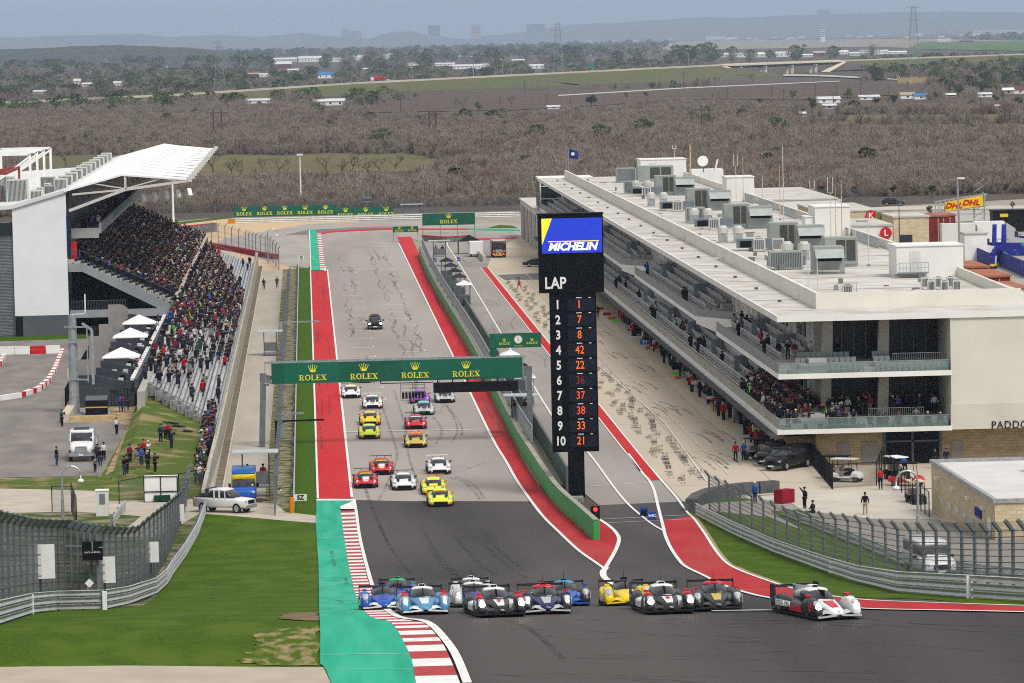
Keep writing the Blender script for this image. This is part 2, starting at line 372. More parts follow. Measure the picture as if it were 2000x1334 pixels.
ker = smooth_line([(692,992),(697.5,1030),(702,1065),(711,1105),(722,1146),(733,1175),(752,1197.6),(781,1213),(821,1219),(833,1223.5),(846,1238),(864.5,1261),(880,1292.5),(899,1340)])
def resample(P,n):
    L = [0]
    for a,b in zip(P,P[1:]): L.append(L[-1]+(Vector(b)-Vector(a)).length)
    out = []; j = 0
    for k in range(n):
        t = L[-1]*k/(n-1)
        while j < len(L)-2 and L[j+1] < t: j += 1
        u = (t-L[j])/max(1e-9,L[j+1]-L[j]); out.append(Vector(P[j])+(Vector(P[j+1])-Vector(P[j]))*u)
    return out
def kerb_pair(L,R,dz0):
    n = len(L)
    return L,R
mbk = MB()
Lw = [G(*p) for p in gke]; Rw = [G(*p) for p in ker]
def at_y(W,y):
    for a,b in zip(W,W[1:]):
        if (a.y-y)*(b.y-y) <= 0 and abs(a.y-b.y) > 1e-6:
            t = (y-a.y)/(b.y-a.y); return a.x+(b.x-a.x)*t
    return (W[0] if abs(W[0].y-y) < abs(W[-1].y-y) else W[-1]).x
ty = [998.0]
while ty[-1] < 1196:
    q = ty[-1]; pp = 7.9+(5.8-7.9)*(q-998)/152 if q < 1150 else 5.8-(q-1150)*.035
    ty += [q+pp*.52,q+pp]
ty = [q for q in ty if q < 1198]+[1199,1201,1203.5,1206,1208.5,1211,1213.5,1216,1219,1222,1225,1228.5,1233,1238.5,1246.5,1253,1260,1267.5,1279.5,1294,1309,1328,1345]
for k in range(len(ty)-1):
    y = G(740,ty[k]).y; y2 = G(740,ty[k+1]).y; vv = []
    for q,W in ((y,Lw),(y,Rw),(y2,Rw),(y2,Lw)): vv.append((at_y(W,q),q,zf(q)+.10))
    mbk.add([(a,b,c) for a,b,c in vv]+[(a,b,c-.09) for a,b,c in vv],[(0,1,2,3),(0,4,5,1),(1,5,6,2),(2,6,7,3),(3,7,4,0)],(k+1) % 2)
mbk.build('exit_kerb',[WH,KRED]); struct(bpy.data.objects['exit_kerb'])
mbk = MB(); y = 742.0; k = 0
while y < 880:
    y2 = y+3.6; t = (y-742)/140
    mbk.box(1.9-.1*t,2.75-.15*t,y,y2,.07,.13,k % 2); y = y2; k += 1
struct(mbk.build('far_kerb',[WH,KRED]))
# --- painted lines
mbl = MB()
def vline(x,y0,y1,wd=.2,dz=.115): ribbon_mesh(mbl,[(x,y0),(x,y1)],wd,dz,0,60)
vline(3.08,369,742,.22); ribbon_mesh(mbl,[(16.8,476),(16.75,832)],.22,.115,0,60)
vline(.28,369,741,.18); vline(.34,741,900,.18)
ribbon(mbl,RTRK,.24,.115)
ribbon(mbl,[(p[0]-1,p[1]) for p in LTRK],lambda t: .22+.10*t,.125)
mbl.add([(v.x,v.y,zf(v.y)+.118) for v in [G(618,977),G(693,977),G(693,980.5),G(618,980.5)]],[(0,1,2,3)])
mbl.add([(v.x,v.y,zf(v.y)+.121) for v in [G(691,980.5),G(693,980.5),G(695.5,997),G(666,997),G(664,992)]],[(0,1,2,3,4)])
mbl.add([(v.x,v.y,.121) for v in [G(625,520),G(637,522),G(637,531),G(633,530)]],[(0,1,2,3)])
ribbon_mesh(mbl,[(24.0,535),(24.6,640),(25.1,744),(25.3,820),(26.2,850),(30,862),(38,866)],.2,.115,0,20)
ribbon(mbl,smooth_line([(1036,745),(1090,830),(1146,882.5),(1200,955),(1225,985),(1250,1007.5),(1275,1027),(1296,1039)]),.2,.115)
ribbon_mesh(mbl,[(23.9,535),tuple(G(1036,745)[:2])],.2,.115,0,20)
ribbon_mesh(mbl,[(28.05,385),(28.15,738)],.14,.115,0,60)
ribbon(mbl,PITR,.24,.115)
ribbon_mesh(mbl,[(29.3,738),(29.15,400),tuple(G(1287.5,935)[:2])],.16,.115,0,30)
ribbon(mbl,OUTR[3:],.2,.118)
PEX = smooth_line([(1169,1016),(1190,1030),(1204,1044),(1209,1057.5),(1202.5,1077.5),(1190,1100),(1182,1113)])
ribbon(mbl,PEX,.28,.122)
ribbon(mbl,smooth_line([(1184,1112),(1178,1120),(1180,1130),(1190,1139),(1205,1147),(1230,1156),(1262,1163),(1300,1168)]),.42,.125)
for (a,b) in [((1172,1017),(1353,1008)),((1184,1024),(1354,1016))]: ribbon(mbl,[a,b],.12,.12,0,.5)
ribbon(mbl,[(1390,1199),(1523,1197)],.25,.13,0,.5)
ribbon_mesh(mbl,[(3.1,431.5),(16.9,430.5)],.28,.12,0,5)                # start line
ribbon_mesh(mbl,[(3.1,740),(16.8,735)],.35,.12,0,5)
ribbon_mesh(mbl,[(3.1,822),(16.8,818)],.35,.12,0,5)
ribbon_mesh(mbl,[(17.8,728),(28,735)],.2,.12,0,5)
ribbon(mbl,[(1147,952),(1268,945)],.1,.12,0,5)
ribbon(mbl,[(1170,716),(1300,830),(1380,942)],.10,.13,0,20)
ribbon_mesh(mbl,[(35.2,380),(34.4,720)],.07,.13,0,40)
for k in range(17):                                                            # grid boxes
    for (xc,y0) in ((6.4,679.9-16.2*k+48.6),(12.4,687-16.2*k+48.6)):
        if y0 < 440 or y0 > 740: continue
        mbl.box(xc-1.35,xc+1.35,y0,y0+.12,.10,.11); mbl.box(xc+1.25,xc+1.35,y0-.0+.12,y0+2.2,.10,.11); mbl.box(xc-1.35,xc-1.28,y0+.12,y0+1.1,.10,.11)
struct(mbl.build('painted_lines',WH))
mbg = MB()
for (xa,ya,xb,yb,w_) in ((620,1053,672,1051,.5),(622,1141,688,1140,.9),(625,1199,712,1197,1.2),(628,1283,797,1281,.22),(630,1310,806,1312,.15)): ribbon(mbg,[(xa,ya),(xb,yb)],w_,.095,0,.5)
struct(mbg.build('pavement_joint_lines',mat('pale_green',(.20,.42,.31),(.08,.36,.24),2,.7)))
PITA = mat('pit_asphalt',(.32,.295,.275),(.25,.23,.215),.15,.88,detail=9,stretch=(1,.2,1))
sheet_xy('pit_lane',[tuple(G(1170,988)[:2]),tuple(G(1336,981)[:2]),(29.4,400),(29.6,740),(33,800),(40,850),(40,875),(22,880),(20.5,760),(20.6,400)],PITA,.05)
CON = mat('pit_concrete',(.50,.43,.335),(.42,.36,.28),.10,.9,detail=9,stretch=(1,.25,1),col3=(.45,.40,.33),scale3=.04)
sheet_xy('pit_apron',[tuple(G(1336,981)[:2]),(34,362),(75,368),(75,392),(43.2,392),(43.2,800),(40,850),(33,800),(29.4,740),(29.3,400)],CON,.055)
sheet('pit_apron_light',[(1536,978),(1545,960),(1740,955),(1820,1015),(1700,1015),(1570,1000)],M['lconc'],.065)
sheet('access_road_right',[(1352,985),(1540,975),(1700,1015),(1830,1015),(2030,1060),(2030,1160),(1900,1140),(1780,1105),(1640,1060),(1500,1010),(1400,1000)],mat('access_road',(.30,.28,.25),(.24,.22,.2),.2,.9),.03)
sheet('grass_right_inner',[(1505,1000),(1560,996),(1650,1035),(1770,1085),(1795,1110),(1700,1090),(1600,1050)],GRS,.05)
mbj = MB()
for yy in range(372,700,30): mbj.box(29.5,43,yy,yy+.07,.07,.072)
for xx in (33.5,38.2): mbj.box(xx,xx+.05,372,700,.07,.072)
struct(mbj.build('concrete_joints',mat('joint',(.28,.24,.19),None,1)))
mby = MB()
for (x0,ya,yb) in ((41.3,405,560),(40.2,430,470)): mby.box(x0,x0+.12,ya,yb,.075,.08)
for k in range(14): mby.box(39.3+.3*(k % 3),39.42+.3*(k % 3),425+k*10,430+k*10,.075,.08)
struct(mby.build('yellow_pit_lines',mat('yellow_line',(.55,.33,.04),(.45,.28,.08),1,.7)))
sheet('pit_dark_strip',[(972,538),(1052,534),(1052,547),(985,547)],mat('dark_patch',(.14,.135,.14),None,.5),.075)
sheet_xy('paddock_asphalt',[(88,470),(200,470),(200,905),(100,905),(70,700)],mat('paddock',(.36,.335,.30),(.29,.27,.245),.1,.9),.04)
mk = bpy.data.materials.new('tyre_mark'); mk.use_nodes = True; _n = mk.node_tree.nodes; _l = mk.node_tree.links
_b = _n['Principled BSDF']; _b.inputs['Base Color'].default_value = (.03,.03,.032,1); _b.inputs['Roughness'].default_value = .8
_t = _n.new('ShaderNodeTexNoise'); _t.inputs['Scale'].default_value = .8; _t.inputs['Detail'].default_value = 6
_mr = _n.new('ShaderNodeMapRange'); _mr.inputs[1].default_value = .38; _mr.inputs[2].default_value = .66; _mr.inputs[3].default_value = .0; _mr.inputs[4].default_value = .62
_tc = _n.new('ShaderNodeTexCoord'); _l.new(_tc.outputs['Object'],_t.inputs['Vector']); _l.new(_t.outputs['Fac'],_mr.inputs[0]); _l.new(_mr.outputs[0],_b.inputs['Alpha'])
mf = mk.copy(); mf.name = 'faint_tyre_mark'; mf.node_tree.nodes['Map Range'].inputs[3].default_value = 0; mf.node_tree.nodes['Map Range'].inputs[4].default_value = .45
R = random.Random(3); mbt = MB()
for k in range(58):                                                            # wheel-spin marks leaving the pit boxes
    yb = 374+k*5.6+R.uniform(-1.5,1.5)
    for j in range(2):
        x0 = 30.1+R.uniform(0,1.0)+j*1.7-(.5 if k > 25 else 0); L = R.uniform(6,13)
        for tr in (0,.28):
            P = [(x0+tr+.7*t*t,yb+j*2+L*t) for t in (0,.25,.5,.75,1)]
            ribbon_mesh(mbt,P,lambda t: .06+.36*(1-abs(2*t-1)),.085+.004*(k % 5)+.02*j,0,1.5)
for (x0,yb) in ((34.5,385),(36.0,388),(36.5,410),(37.8,412),(34.0,440),(35.3,446),(36.3,440),(33.4,470),(35.4,474),(37.2,500),(35.5,520),(34.5,545),(36.5,560),(35,590),(36.8,610)):
    for tr in (0,1.1):
        P = [(x0+tr-.9*t*t,yb+L_) for t,L_ in ((0,0),(.3,5),(.6,9),(1,12))]
        ribbon_mesh(mbt,P,.26,.10,0,1.5)
struct(mbt.build('tyre_marks_pit',mk))
mbt = MB()
for k in range(95):
    col = R.choice([5.6,7.0,11.3,13.2,11.0,13.6,12.2]); yb = R.uniform(440,790); x0 = col+R.uniform(-.35,.35); L = R.uniform(8,30); ph = R.uniform(0,6)
    P = [(x0+.25*sin(ph+t*5),yb+L*t) for t in [i/8 for i in range(9)]]
    ribbon_mesh(mbt,P,R.uniform(.12,.3),.12+.003*(k % 7),0,3)
for (px) in ([(828,800),(858,830),(862,850),(852,868)],[(862,780),(888,820),(893,845),(882,866)],[(870,790),(900,830),(902,852)],[(600+140,980),(775,900),(765,850),(745,790)],
             [(800,920),(860,925),(920,945),(946,975)],[(790,922),(880,935),(915,950),(938,978)],[(880,915),(910,912)],[(905,920),(950,905)],[(770,765),(790,830),(800,900),(830,975)]):
    ribbon(mbt,smooth_line(px),.22,.125)
for k in range(22):
    x0 = R.uniform(21.5,27.5); yb = R.uniform(400,780); L = R.uniform(10,28)
    ribbon_mesh(mbt,[(x0,yb),(x0+R.uniform(-.3,.3),yb+L/2),(x0+R.uniform(-1.6,1.6),yb+L)],.14,.105+.003*(k % 5),0,3)
for k in range(26):
    y0 = R.uniform(1215,1330); x0 = R.uniform(900,1700); L = R.uniform(150,400)
    ribbon(mbt,[(x0,y0),(x0+L/2,y0+R.uniform(-3,8)),(x0+L,y0+R.uniform(-6,14))],R.uniform(.08,.22),.075+.002*(k % 6),0,.6)
for px in ([(985,1213),(1040,1235),(1100,1290)],[(1400,1212),(1700,1222),(2010,1245)],[(1680,1210),(1800,1222),(2010,1228)]): ribbon(mbt,smooth_line(px),.25,.09,0,.6)
for k in range(26):
    y0 = R.uniform(375,730); x0 = R.choice([R.uniform(.4,2.4),R.uniform(17.1,18.6)]); ribbon_mesh(mbt,[(x0,y0),(x0+R.uniform(-.3,.3),y0+R.uniform(8,40))],.2,.13+.003*(k % 6),0,5)
for k in range(3):
    y0 = R.uniform(180,350); x0 = R.uniform(.8,2.2); ribbon_mesh(mbt,[(x0,y0),(x0+R.uniform(-.2,.2),y0+R.uniform(6,20))],.25,.11+.003*(k % 6),0,2)
for k in range(14):
    x0 = R.uniform(4.5,14); y0 = R.uniform(210,330); ribbon_mesh(mbt,[(x0,y0),(x0-.4,y0+20),(x0-1.0,y0+48)],R.uniform(.2,.5),.09+.003*(k % 6),0,2)
struct(mbt.build('tyre_marks_track',mf))
sheet('bare_soil_patch',rough([(540,1210),(565,1199),(622,1198),(620,1215),(590,1214)],6),mat('bare_soil',(.20,.15,.09),(.12,.10,.05),.8,.95,detail=8),.05)
sheet('straw_patch',rough([(470,1290),(505,1262),(500,1240),(540,1232),(618,1222),(620,1300),(560,1303),(480,1298)],11,9),mat('straw',(.058,.104,.007),(.27,.21,.11),2.0,.95,stretch=(1,.4,1),thr=(.44,.62),detail=9),.045)
sheet('near_path',rough([(-30,1306),(250,1303),(560,1306),(630,1306)],3,14)[:-14]+[(632,1306),(650,1345),(-30,1345)],mat('near_path',(.42,.36,.29),(.36,.31,.25),.6,.9,detail=8),.05)
# ================================================================== LEFT: grandstand,bleachers,terrace boxes
GY0,GY1 = 589.0,768.0
def lerp(a,b,t): return a+(b-a)*t
gs = thing('grandstand','large white grandstand with a sweeping white roof over packed seats','grandstand',(-32,GY0,0))
b = MB(); y = GY0
b.ext([(-38.4,y,2.75),(-31.4,y,2.6),(-31.4,y,18.9),(-38.4,y,17.0)],(0,.5,0)); b.build('end_wall',mat('white_cladding',(.72,.73,.74),(.67,.68,.69),.4,.6),gs)
b = MB(); b.box(-38.4,-31.2,y-.05,y+.5,0,2.72); b.box(-38.4,-31.2,y+.5,GY1,0,2.6); b.build('plinth',mat('grey_cladding',(.10,.11,.125),(.085,.095,.11),.3,.6),gs)
b = MB(); b.box(-46,-38.4,y+.6,y+1.0,0,15)
for k in range(70): b.box(-46,-38.4,y+.48,y+.62,.2+k*.19,.28+k*.19)
b.build('louvre_wall',mat('louvre',(.27,.28,.29),(.2,.21,.22),1,.5,.4),gs)
b = MB(); b.box(-46,-38.4,y+.3,y+.5,13.2,14.9); b.build('upper_window',M['glass'],gs)
b = MB(); b.box(-38.35,-37.4,y-.08,y,0,2.6); b.build('service_door',M['black'],gs)
b = MB(); b.ext([(-60,y-.3,16.2),(-60,y-.3,15.4),(-38.4,y-.3,16.7),(-31.2,y-.3,18.7),(-31.2,y-.3,19.1),(-38.4,y-.3,17.2)],(0,GY1-y+.6,0))
b.build('roof',mat('white_roof',(.66,.67,.66),(.55,.56,.55),.15,.7,col3=(.6,.6,.58),scale3=.08),gs)
cn = MB(); ribs = 13
def canz(x):
    if x < -24: return lerp(19.0,20.9,(x+31.4)/7.4)
    return lerp(20.9,20.15,(x+24)/8.2)
for k in range(ribs):
    ya = lerp(GY0-.4,GY1,k/ribs); yb = lerp(GY0-.4,GY1,(k+1)/ribs); ym = ya+.62*(yb-ya)
    xt = lerp(-15.7,-15.7,k/ribs)
    prof = [(-31.6,0),(-24,0),(-19.5,0),(xt,0)]
    def row(yy,drop): return [(x,yy,canz(x)-drop*max(0,(x+22)/6.3)) for x,_ in prof]
    ra,rm,rb = row(ya,0),row(ym,.15),row(yb-.2,.75)
    V = ra+rm+rb; F_ = []
    for i in range(3):
        F_ += [(i,i+1,i+5,i+4),(i+4,i+5,i+9,i+8)]
    V2 = [(x,yy,z-.22) for x,yy,z in V]; o = len(V)
    F_ += [tuple(i+o for i in f[::-1]) for f in F_] + [(3,3+o,7+o,7),(7,7+o,11+o,11),(0,o,o+1,1),(1,o+1,o+2,2),(2,o+2,o+3,3),(8,9,9+o,8+o),(9,10,10+o,9+o),(10,11,11+o,10+o)]
    cn.add(V+V2,F_)
can = cn.build('canopy',mat('canopy_fabric',(.82,.82,.81),(.78,.78,.77),.3,.55),gs)
b = MB()
for k in range(ribs+1):
    yy = lerp(GY0-.2,GY1,k/ribs)
    b.bar((-31.0,yy,16.3),(-23.6,yy,18.9),.38); b.bar((-23.6,yy,18.9),(-15.0,yy,19.9),.3,.35); b.bar((-23.6,yy,18.9),(-23.6,yy,20.6),.3)
    b.bar((-30.5,yy,18.4),(-23.6,yy,18.9),.25); b.bar((-23.6,yy,19.0),(-28,yy,19.8),.15); b.bar((-23.6,yy,19.0),(-19,yy,20.2),.15)
    b.box(-15.5,-14.9,yy-.25,yy+.25,19.7,20.2).cut()
build_each(b,'roof_truss',mat('truss_white',(.55,.54,.50),(.5,.49,.45),1,.5),gs)
b = MB()
for k in range(5):
    b.bar((-21.5+1.5*k,GY0+3,18.0+.15*k),(-21.3+1.5*k,GY0+2.5,17.1+.15*k),.55,.7).cut()
build_each(b,'floodlight',M['white'],gs)
def deckz(x): return lerp(10.0,3.9,(x+31.3)/14.0)
NROW = 18; b = MB()
for k in range(NROW):
    xa = -31.3+14*k/NROW; xb = -31.3+14*(k+1)/NROW; z = deckz(xa)-.05
    b.box(xa,xb,GY0,GY1,z-.45,z)
b.build('seating_deck',M['conc'],gs)
b = MB()
for k in range(NROW):
    xa = -31.3+14*k/NROW; z = deckz(xa)-.05
    b.box(xa+.05,xa+.4,GY0+1.5,GY1,z+.3,z+.42)
b.build('bench_rows',mat('seat_grey',(.13,.14,.155),None,2,.5),gs)
b = MB()
b.ext([(-31.3,GY0-.05,9.4),(-29.5,GY0-.05,9.4),(-17.2,GY0-.05,3.4),(-17.2,GY0-.05,2.6),(-19,GY0-.05,2.9),(-29.5,GY0-.05,8.3),(-31.3,GY0-.05,8.3)],(0,.4,0))
b.build('raking_beam',mat('beam_grey',(.30,.32,.33),(.25,.27,.28),.5,.5,.3),gs)
b = MB()
for k in range(42):
    x = -31.2+14.1*k/41; z = deckz(min(x,-31.3) if x < -29.5 else x+.6)
    b.bar((x,GY0,z+.1),(x,GY0,z+1.15),.05)
for dz in (1.15,):
    b.bar((-31.2,GY0,10.0+dz),(-29.6,GY0,10.0+dz),.07); b.bar((-29.6,GY0,9.9+dz),(-17.2,GY0,4.0+dz),.07)
b.build('stair_railing',M['dsteel'],gs)
b = MB(); b.box(-17.35,-17.0,GY0-2,GY1,2.6,5.05); b.build('front_wall',mat('front_wall_grey',(.085,.095,.115),(.07,.08,.10),.4,.6),gs)
b = MB(); b.box(-17.5,-16.9,GY0-2,GY1,5.05,5.2); b.build('wall_coping',M['lconc'],gs)
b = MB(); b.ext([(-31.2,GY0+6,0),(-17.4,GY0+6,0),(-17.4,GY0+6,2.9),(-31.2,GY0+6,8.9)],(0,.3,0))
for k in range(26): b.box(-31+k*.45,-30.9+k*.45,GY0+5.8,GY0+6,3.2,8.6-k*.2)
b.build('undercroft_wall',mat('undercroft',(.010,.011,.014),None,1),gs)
b = MB(); b.box(-31.2,-17.2,GY0,GY0+14,2.5,2.95); b.box(-31.2,-16.8,GY0-.3,GY0,2.3,3.3); b.build('lower_slab',mat('slab_grey',(.28,.30,.31),None,.5,.6),gs)
b = MB()
for k in range(36): b.bar((-31+k*.2,GY0,3.3),(-31+k*.2,GY0,4.5),.04)
b.bar((-31,GY0,4.5),(-24,GY0,4.5),.06); b.build('lower_railing',M['dsteel'],gs)
b = MB(); b.box(-31.4,-31.0,GY0+1,GY1,10,18.8); b.build('rear_wall',mat('rear_wall',(.035,.04,.05),(.02,.022,.03),.5,.5),gs)
b = MB(); b.box(-31.0,-27.0,GY0+2,GY1,13.2,13.7); b.box(-27.3,-27.0,GY0+2,GY1,13.7,14.5); b.box(-30.9,-27.3,GY0+1.9,GY0+2.1,12.6,13.9)
b.build('club_balcony',mat('balcony_grey',(.34,.35,.34),None,.5,.6),gs)
b = MB(); b.quad([(-26.98,GY0+40,13.75),(-26.98,GY0+110,13.75),(-26.98,GY0+110,14.45),(-26.98,GY0+40,14.45)]); b.build('green_banner',M['rolex'],gs)
b = MB(); b.box(-31.4,-30.9,GY0-.05,GY0+1.2,10.2,15.6); b.build('blue_column',mat('navy',(.012,.03,.065),None,1),gs)
b = MB(); b.box(-31.35,-30.2,GY0+.6,GY0+1.1,10.0,12.2); b.build('red_panel',M['redp'],gs)
def ac_unit(name,x0,x1,y0,y1,z0,z1,label,m=None,grp=None):
    t = thing(name,label,'air conditioner',((x0+x1)/2,(y0+y1)/2,z0),group=grp)
    b = MB(); b.box(x0,x1,y0,y1,z0+.12,z1); b.build('casing',m or M['acgrey'],t)
    b = MB(); n = max(3,int((x1-x0)/.18))
    for k in range(n): b.box(x0+.12+(x1-x0-.24)*k/n,x0+.12+(x1-x0-.24)*(k+.55)/n,y0-.03,y0,z0+.25,z1-.15)
    b.build('grille',M['dsteel'],t)
    b = MB(); b.box(x0+.05,x1-.05,y0+.1,y0+.3,z0,z0+.12); b.cut(); b.box(x0+.05,x1-.05,y1-.3,y1-.1,z0,z0+.12); build_each(b,'foot',M['steel'],t)
    return t
M['acgrey'] = mat('ac_grey_green',(.30,.325,.30),(.26,.28,.26),1.2,.5,.1)
M['accream'] = mat('ac_cream',(.55,.55,.51),(.48,.48,.44),1.2,.5)
R = random.Random(11); n = 0
ordn = ['first','second','third','fourth','fifth','sixth','seventh','eighth','ninth','tenth','eleventh','twelfth','thirteenth','fourteenth','fifteenth','sixteenth','seventeenth','eighteenth','nineteenth','twentieth','twenty-first','twenty-second','twenty-third','twenty-fourth','twenty-fifth','twenty-sixth','twenty-seventh','twenty-eighth','twenty-ninth','thirtieth']
for k in range(11):
    y = 603+k*14; z = 18.2
    ac_unit('rooftop_unit',-33.6,-31.9,y,y+1.6,18.35,20.1,'cream rooftop unit beside the white canopy, %s from the near end of its line' % ordn[k],M['accream'],'rooftop units on the grandstand')
for k in range(8):
    y = 610+k*18
    ac_unit('small_rooftop_unit',-36.4,-35.5,y,y+1.2,17.6,18.8,'small cream unit on the grandstand roof, %s from the near end, in the middle line' % ordn[k],M['accream'],'small rooftop units on the grandstand')
for k,(x,y,w_,h) in enumerate([(-40,604,2.8,3.2),(-42.5,606,2.2,2.4),(-36.3,594,1.6,2.0),(-34.8,600,1.5,2.4),(-43.5,640,2.2,2.6),(-37.6,640,2.0,2.4)]):
    ac_unit('rooftop_plant',x,x+w_,y,y+1.8,16.9,16.9+h,['tall white boxy plant unit on the grandstand roof, topmost in view','squat grey plant unit at the edge of the grandstand roof','low white unit near the front edge of the grandstand roof','narrow cream unit behind the end wall of the grandstand','plant unit by the red steel frames on the roof','ribbed plant unit halfway along the grandstand roof'][k],M['accream'] if k % 2 == 0 else M['acgrey'],'plant on the grandstand roof')
for k in range(4):
    t = thing('roof_frame','white portal frame rising above the grandstand roof, %s from the front' % ordn[k],'steel frame',(-45,640+k*12,16),group='white portal frames on the roof')
    b = MB(); y = 640+k*12; x0,x1 = -45.5,-39.0+.3*k
    b.bar((x1,y,16.5),(x1,y,22.6),.35); b.bar((x0,y,22.6),(x1,y,22.6),.35); b.bar((x0,y,16.5),(x0,y,22.6),.35); b.build('frame',M['white'],t)
    b = MB(); b.bar((x0,y,17.5),(x1,y,22.3),.25); b.build('brace',M['white'],t)
t = thing('red_frame','dark red steel pergola on the edge of the grandstand roof','steel frame',(-43,620,17))
b = MB()
for k in range(6): b.bar((-46,606+k*5,20.4),(-40.2,606+k*5,20.9),.3)
b.bar((-40.2,604,20.9),(-40.2,634,20.9),.35); b.bar((-41,604,17),(-41,604,20.8),.3); b.bar((-40.2,634,17),(-40.2,634,20.8),.3); b.build('beam',mat('oxide_red',(.28,.05,.05),None,1),t)
# --- bleachers
BY0,BY1 = 427.0,745.0
bl = thing('bleachers','long bank of aluminium bench seats beside the service road','bleachers',(-12,BY0,0))
NB = 9; b = MB(); bb = MB(); bf = MB()
def bz(k): return 1.3+(3.75-1.3)*k/(NB-1)
def bx_(k): return -9.15-.79*k
def bnear(k): return BY0+2+k*2.2
for k in range(NB):
    x = bx_(k); z = bz(k); ya = bnear(k)
    b.box(x-.79,x,ya,BY1,z-.9 if k else .2,z)
    bb.box(x-.62,x-.30,ya+.5,BY1-.3,z+.40,z+.46); bf.box(x-.25,x-.05,ya+.5,BY1-.3,z+.02,z+.07)
b.build('deck',mat('bleacher_deck',(.30,.29,.27),(.22,.21,.20),.6,.8),bl)
bb.build('bench_plank',mat('aluminium',(.60,.61,.62),(.5,.51,.52),1,.35,.6),bl); bf.build('foot_plank',MATS['aluminium'],bl)
b = MB()
for k in range(22):
    y = BY0+4+k*15
    for j in range(NB-1):
        if y > bnear(j)+1: b.bar((bx_(j)-.5,y,bz(j)),(bx_(j)-.5,y,bz(j)+.95),.05); b.bar((bx_(j)-.5,y,bz(j)+.95),(bx_(j)-1.3,y,bz(j)+1.25),.04)
    b.cut()
build_each(b,'aisle_rail',M['galv'],bl)
b = MB()
for k in range(46):
    t = k/45; x = lerp(-9.2,-16.2,t); y = lerp(BY0+1,BY0+20,t); z = lerp(1.2,3.2,t)
    b.bar((x,y,z-.2),(x,y,z+1.0),.045)
for dz in (.1,1.0): b.bar((-9.2,BY0+1,1.2+dz),(-16.2,BY0+20,3.2+dz),.06)
b.build('end_railing',M['galv'],bl)
t = thing('walkway','concrete walkway between the bleachers and the dark stepped wall','walkway',(-16.4,BY0,0)); t['kind'] = 'structure'; del t['category']
b = MB(); b.box(-17.02,-16.26,BY0+12,BY1+20,.1,3.92); b.build('walkway_slab',M['conc'],t)
rw = MB()
P0 = [(-8.95,371,.9),(-8.75,392,1.7),(-8.55,410,2.2),(-8.5,430,2.35),(-8.45,760,2.35)]
for (a,c) in zip(P0,P0[1:]):
    rw.add([(a[0],a[1],0),(c[0],c[1],0),(c[0],c[1],c[2]),(a[0],a[1],a[2]),(a[0]-.35,a[1],0),(c[0]-.35,c[1],0),(c[0]-.35,c[1],c[2]),(a[0]-.35,a[1],a[2])],[(0,1,2,3),(3,2,6,7),(4,7,6,5),(0,3,7,4),(1,5,6,2)])
o = rw.build('retaining_wall',mat('wall_concrete',(.43,.40,.34),(.35,.32,.27),.4,.85,stretch=(1,.4,2),detail=8)); tag(o,'long pale concrete retaining wall between the bleachers and service road','wall')
b = MB()
for k in range(90): b.bar((-8.65,372+k*4.2,1 if k < 6 else 2.3),(-8.65,372+k*4.2,3.2 if k > 6 else 2.2),.05)
b.bar((-8.65,400,3.2),(-8.65,750,3.2),.05)
o = b.build('wall_railing',M['galv']); tag(o,'thin rail on top of the concrete retaining wall','railing')
b = MB(); b.box(-8.4,-7.75,371,760,.05,.09); struct(b.build('drain_channel',mat('drain',(.12,.10,.075),(.2,.17,.12),.6,.9)))
b = MB(); b.box(-7.75,-7.6,371,760,.04,.18); struct(b.build('road_curb',M['lconc']))
b = MB(); nx_,ny_ = 8,10; vs = []
for j in range(ny_+1):
    for i in range(nx_+1):
        u = i/nx_; v = j/ny_; x = lerp(-8.9,-17.5,u); y = lerp(372,448,v)
        z = max(.04,lerp(0,1.2+1.9*u,max(0,v*1.25-.25)**.8)); z = z if i < nx_ else .04+z*.6
        vs.append((x,y,z))
b.add(vs,[(j*(nx_+1)+i,(j+1)*(nx_+1)+i,(j+1)*(nx_+1)+i+1,j*(nx_+1)+i+1) for j in range(ny_) for i in range(nx_)])
struct(b.build('grass_bank',GRT))
def bankz(x,y):
    if not (-17.5 <= x <= -8.9 and 372 <= y <= 448): return .03
    u = (-8.9-x)/8.6; v = (y-372)/76; return max(.04,lerp(0,1.2+1.9*u,max(0,v*1.25-.25)**.8))
# --- terrace boxes (dark stepped cubicles with umbrellas)
tb = thing('terrace_boxes','row of dark grey hospitality boxes with grey screens below the grandstand','terrace',(-20,470,0))
SB = 1.061
def lower(b):
    b.v = [(x*SB,y*SB,CAMH-(CAMH-z)*SB) for x,y,z in b.v]; return b
b = MB(); b.box(-23.2,-17.35,444,552,1.8,3.2); b.ext([(-23.2,443,1.8),(-17.2,443,1.8),(-17.2,443,3.4),(-19,443,3.9),(-23.2,443,4.3)],(0,.4,0)); lower(b).build('box_base',mat('slate_grey',(.055,.062,.072),(.045,.05,.06),.4,.6),tb)
b = MB()
for k in range(11):
    y = 445+k*10
    b.ext([(-23.1,y,3.2),(-17.4,y,3.2),(-17.4,y,4.3),(-19.5,y,4.75),(-21.3,y,5.2),(-23.1,y,5.2)],(0,.35,0)).cut()
build_each(lower(b),'divider',MATS['slate_grey'],tb)
b = MB(); b.box(-17.42,-17.05,443,553,1.8,4.85); lower(b).build('terrace_front_wall',mat('front_wall_grey2',(.075,.085,.105),(.06,.07,.09),.4,.6),tb)
b = MB()
for k in range(34): b.box(-17.9,-17.45,446+k*3.1,448.2+k*3.1,4.5,4.75).cut()
build_each(lower(b),'white_cushion',M['white'],tb)
b = MB()
for k in range(26):
    y = 447+k*4; b.box(-19.3,-18.8,y,y+.5,3.9,4.4); b.cut(); b.box(-20.5,-20.0,y+1,y+1.5,3.9,4.3).cut()
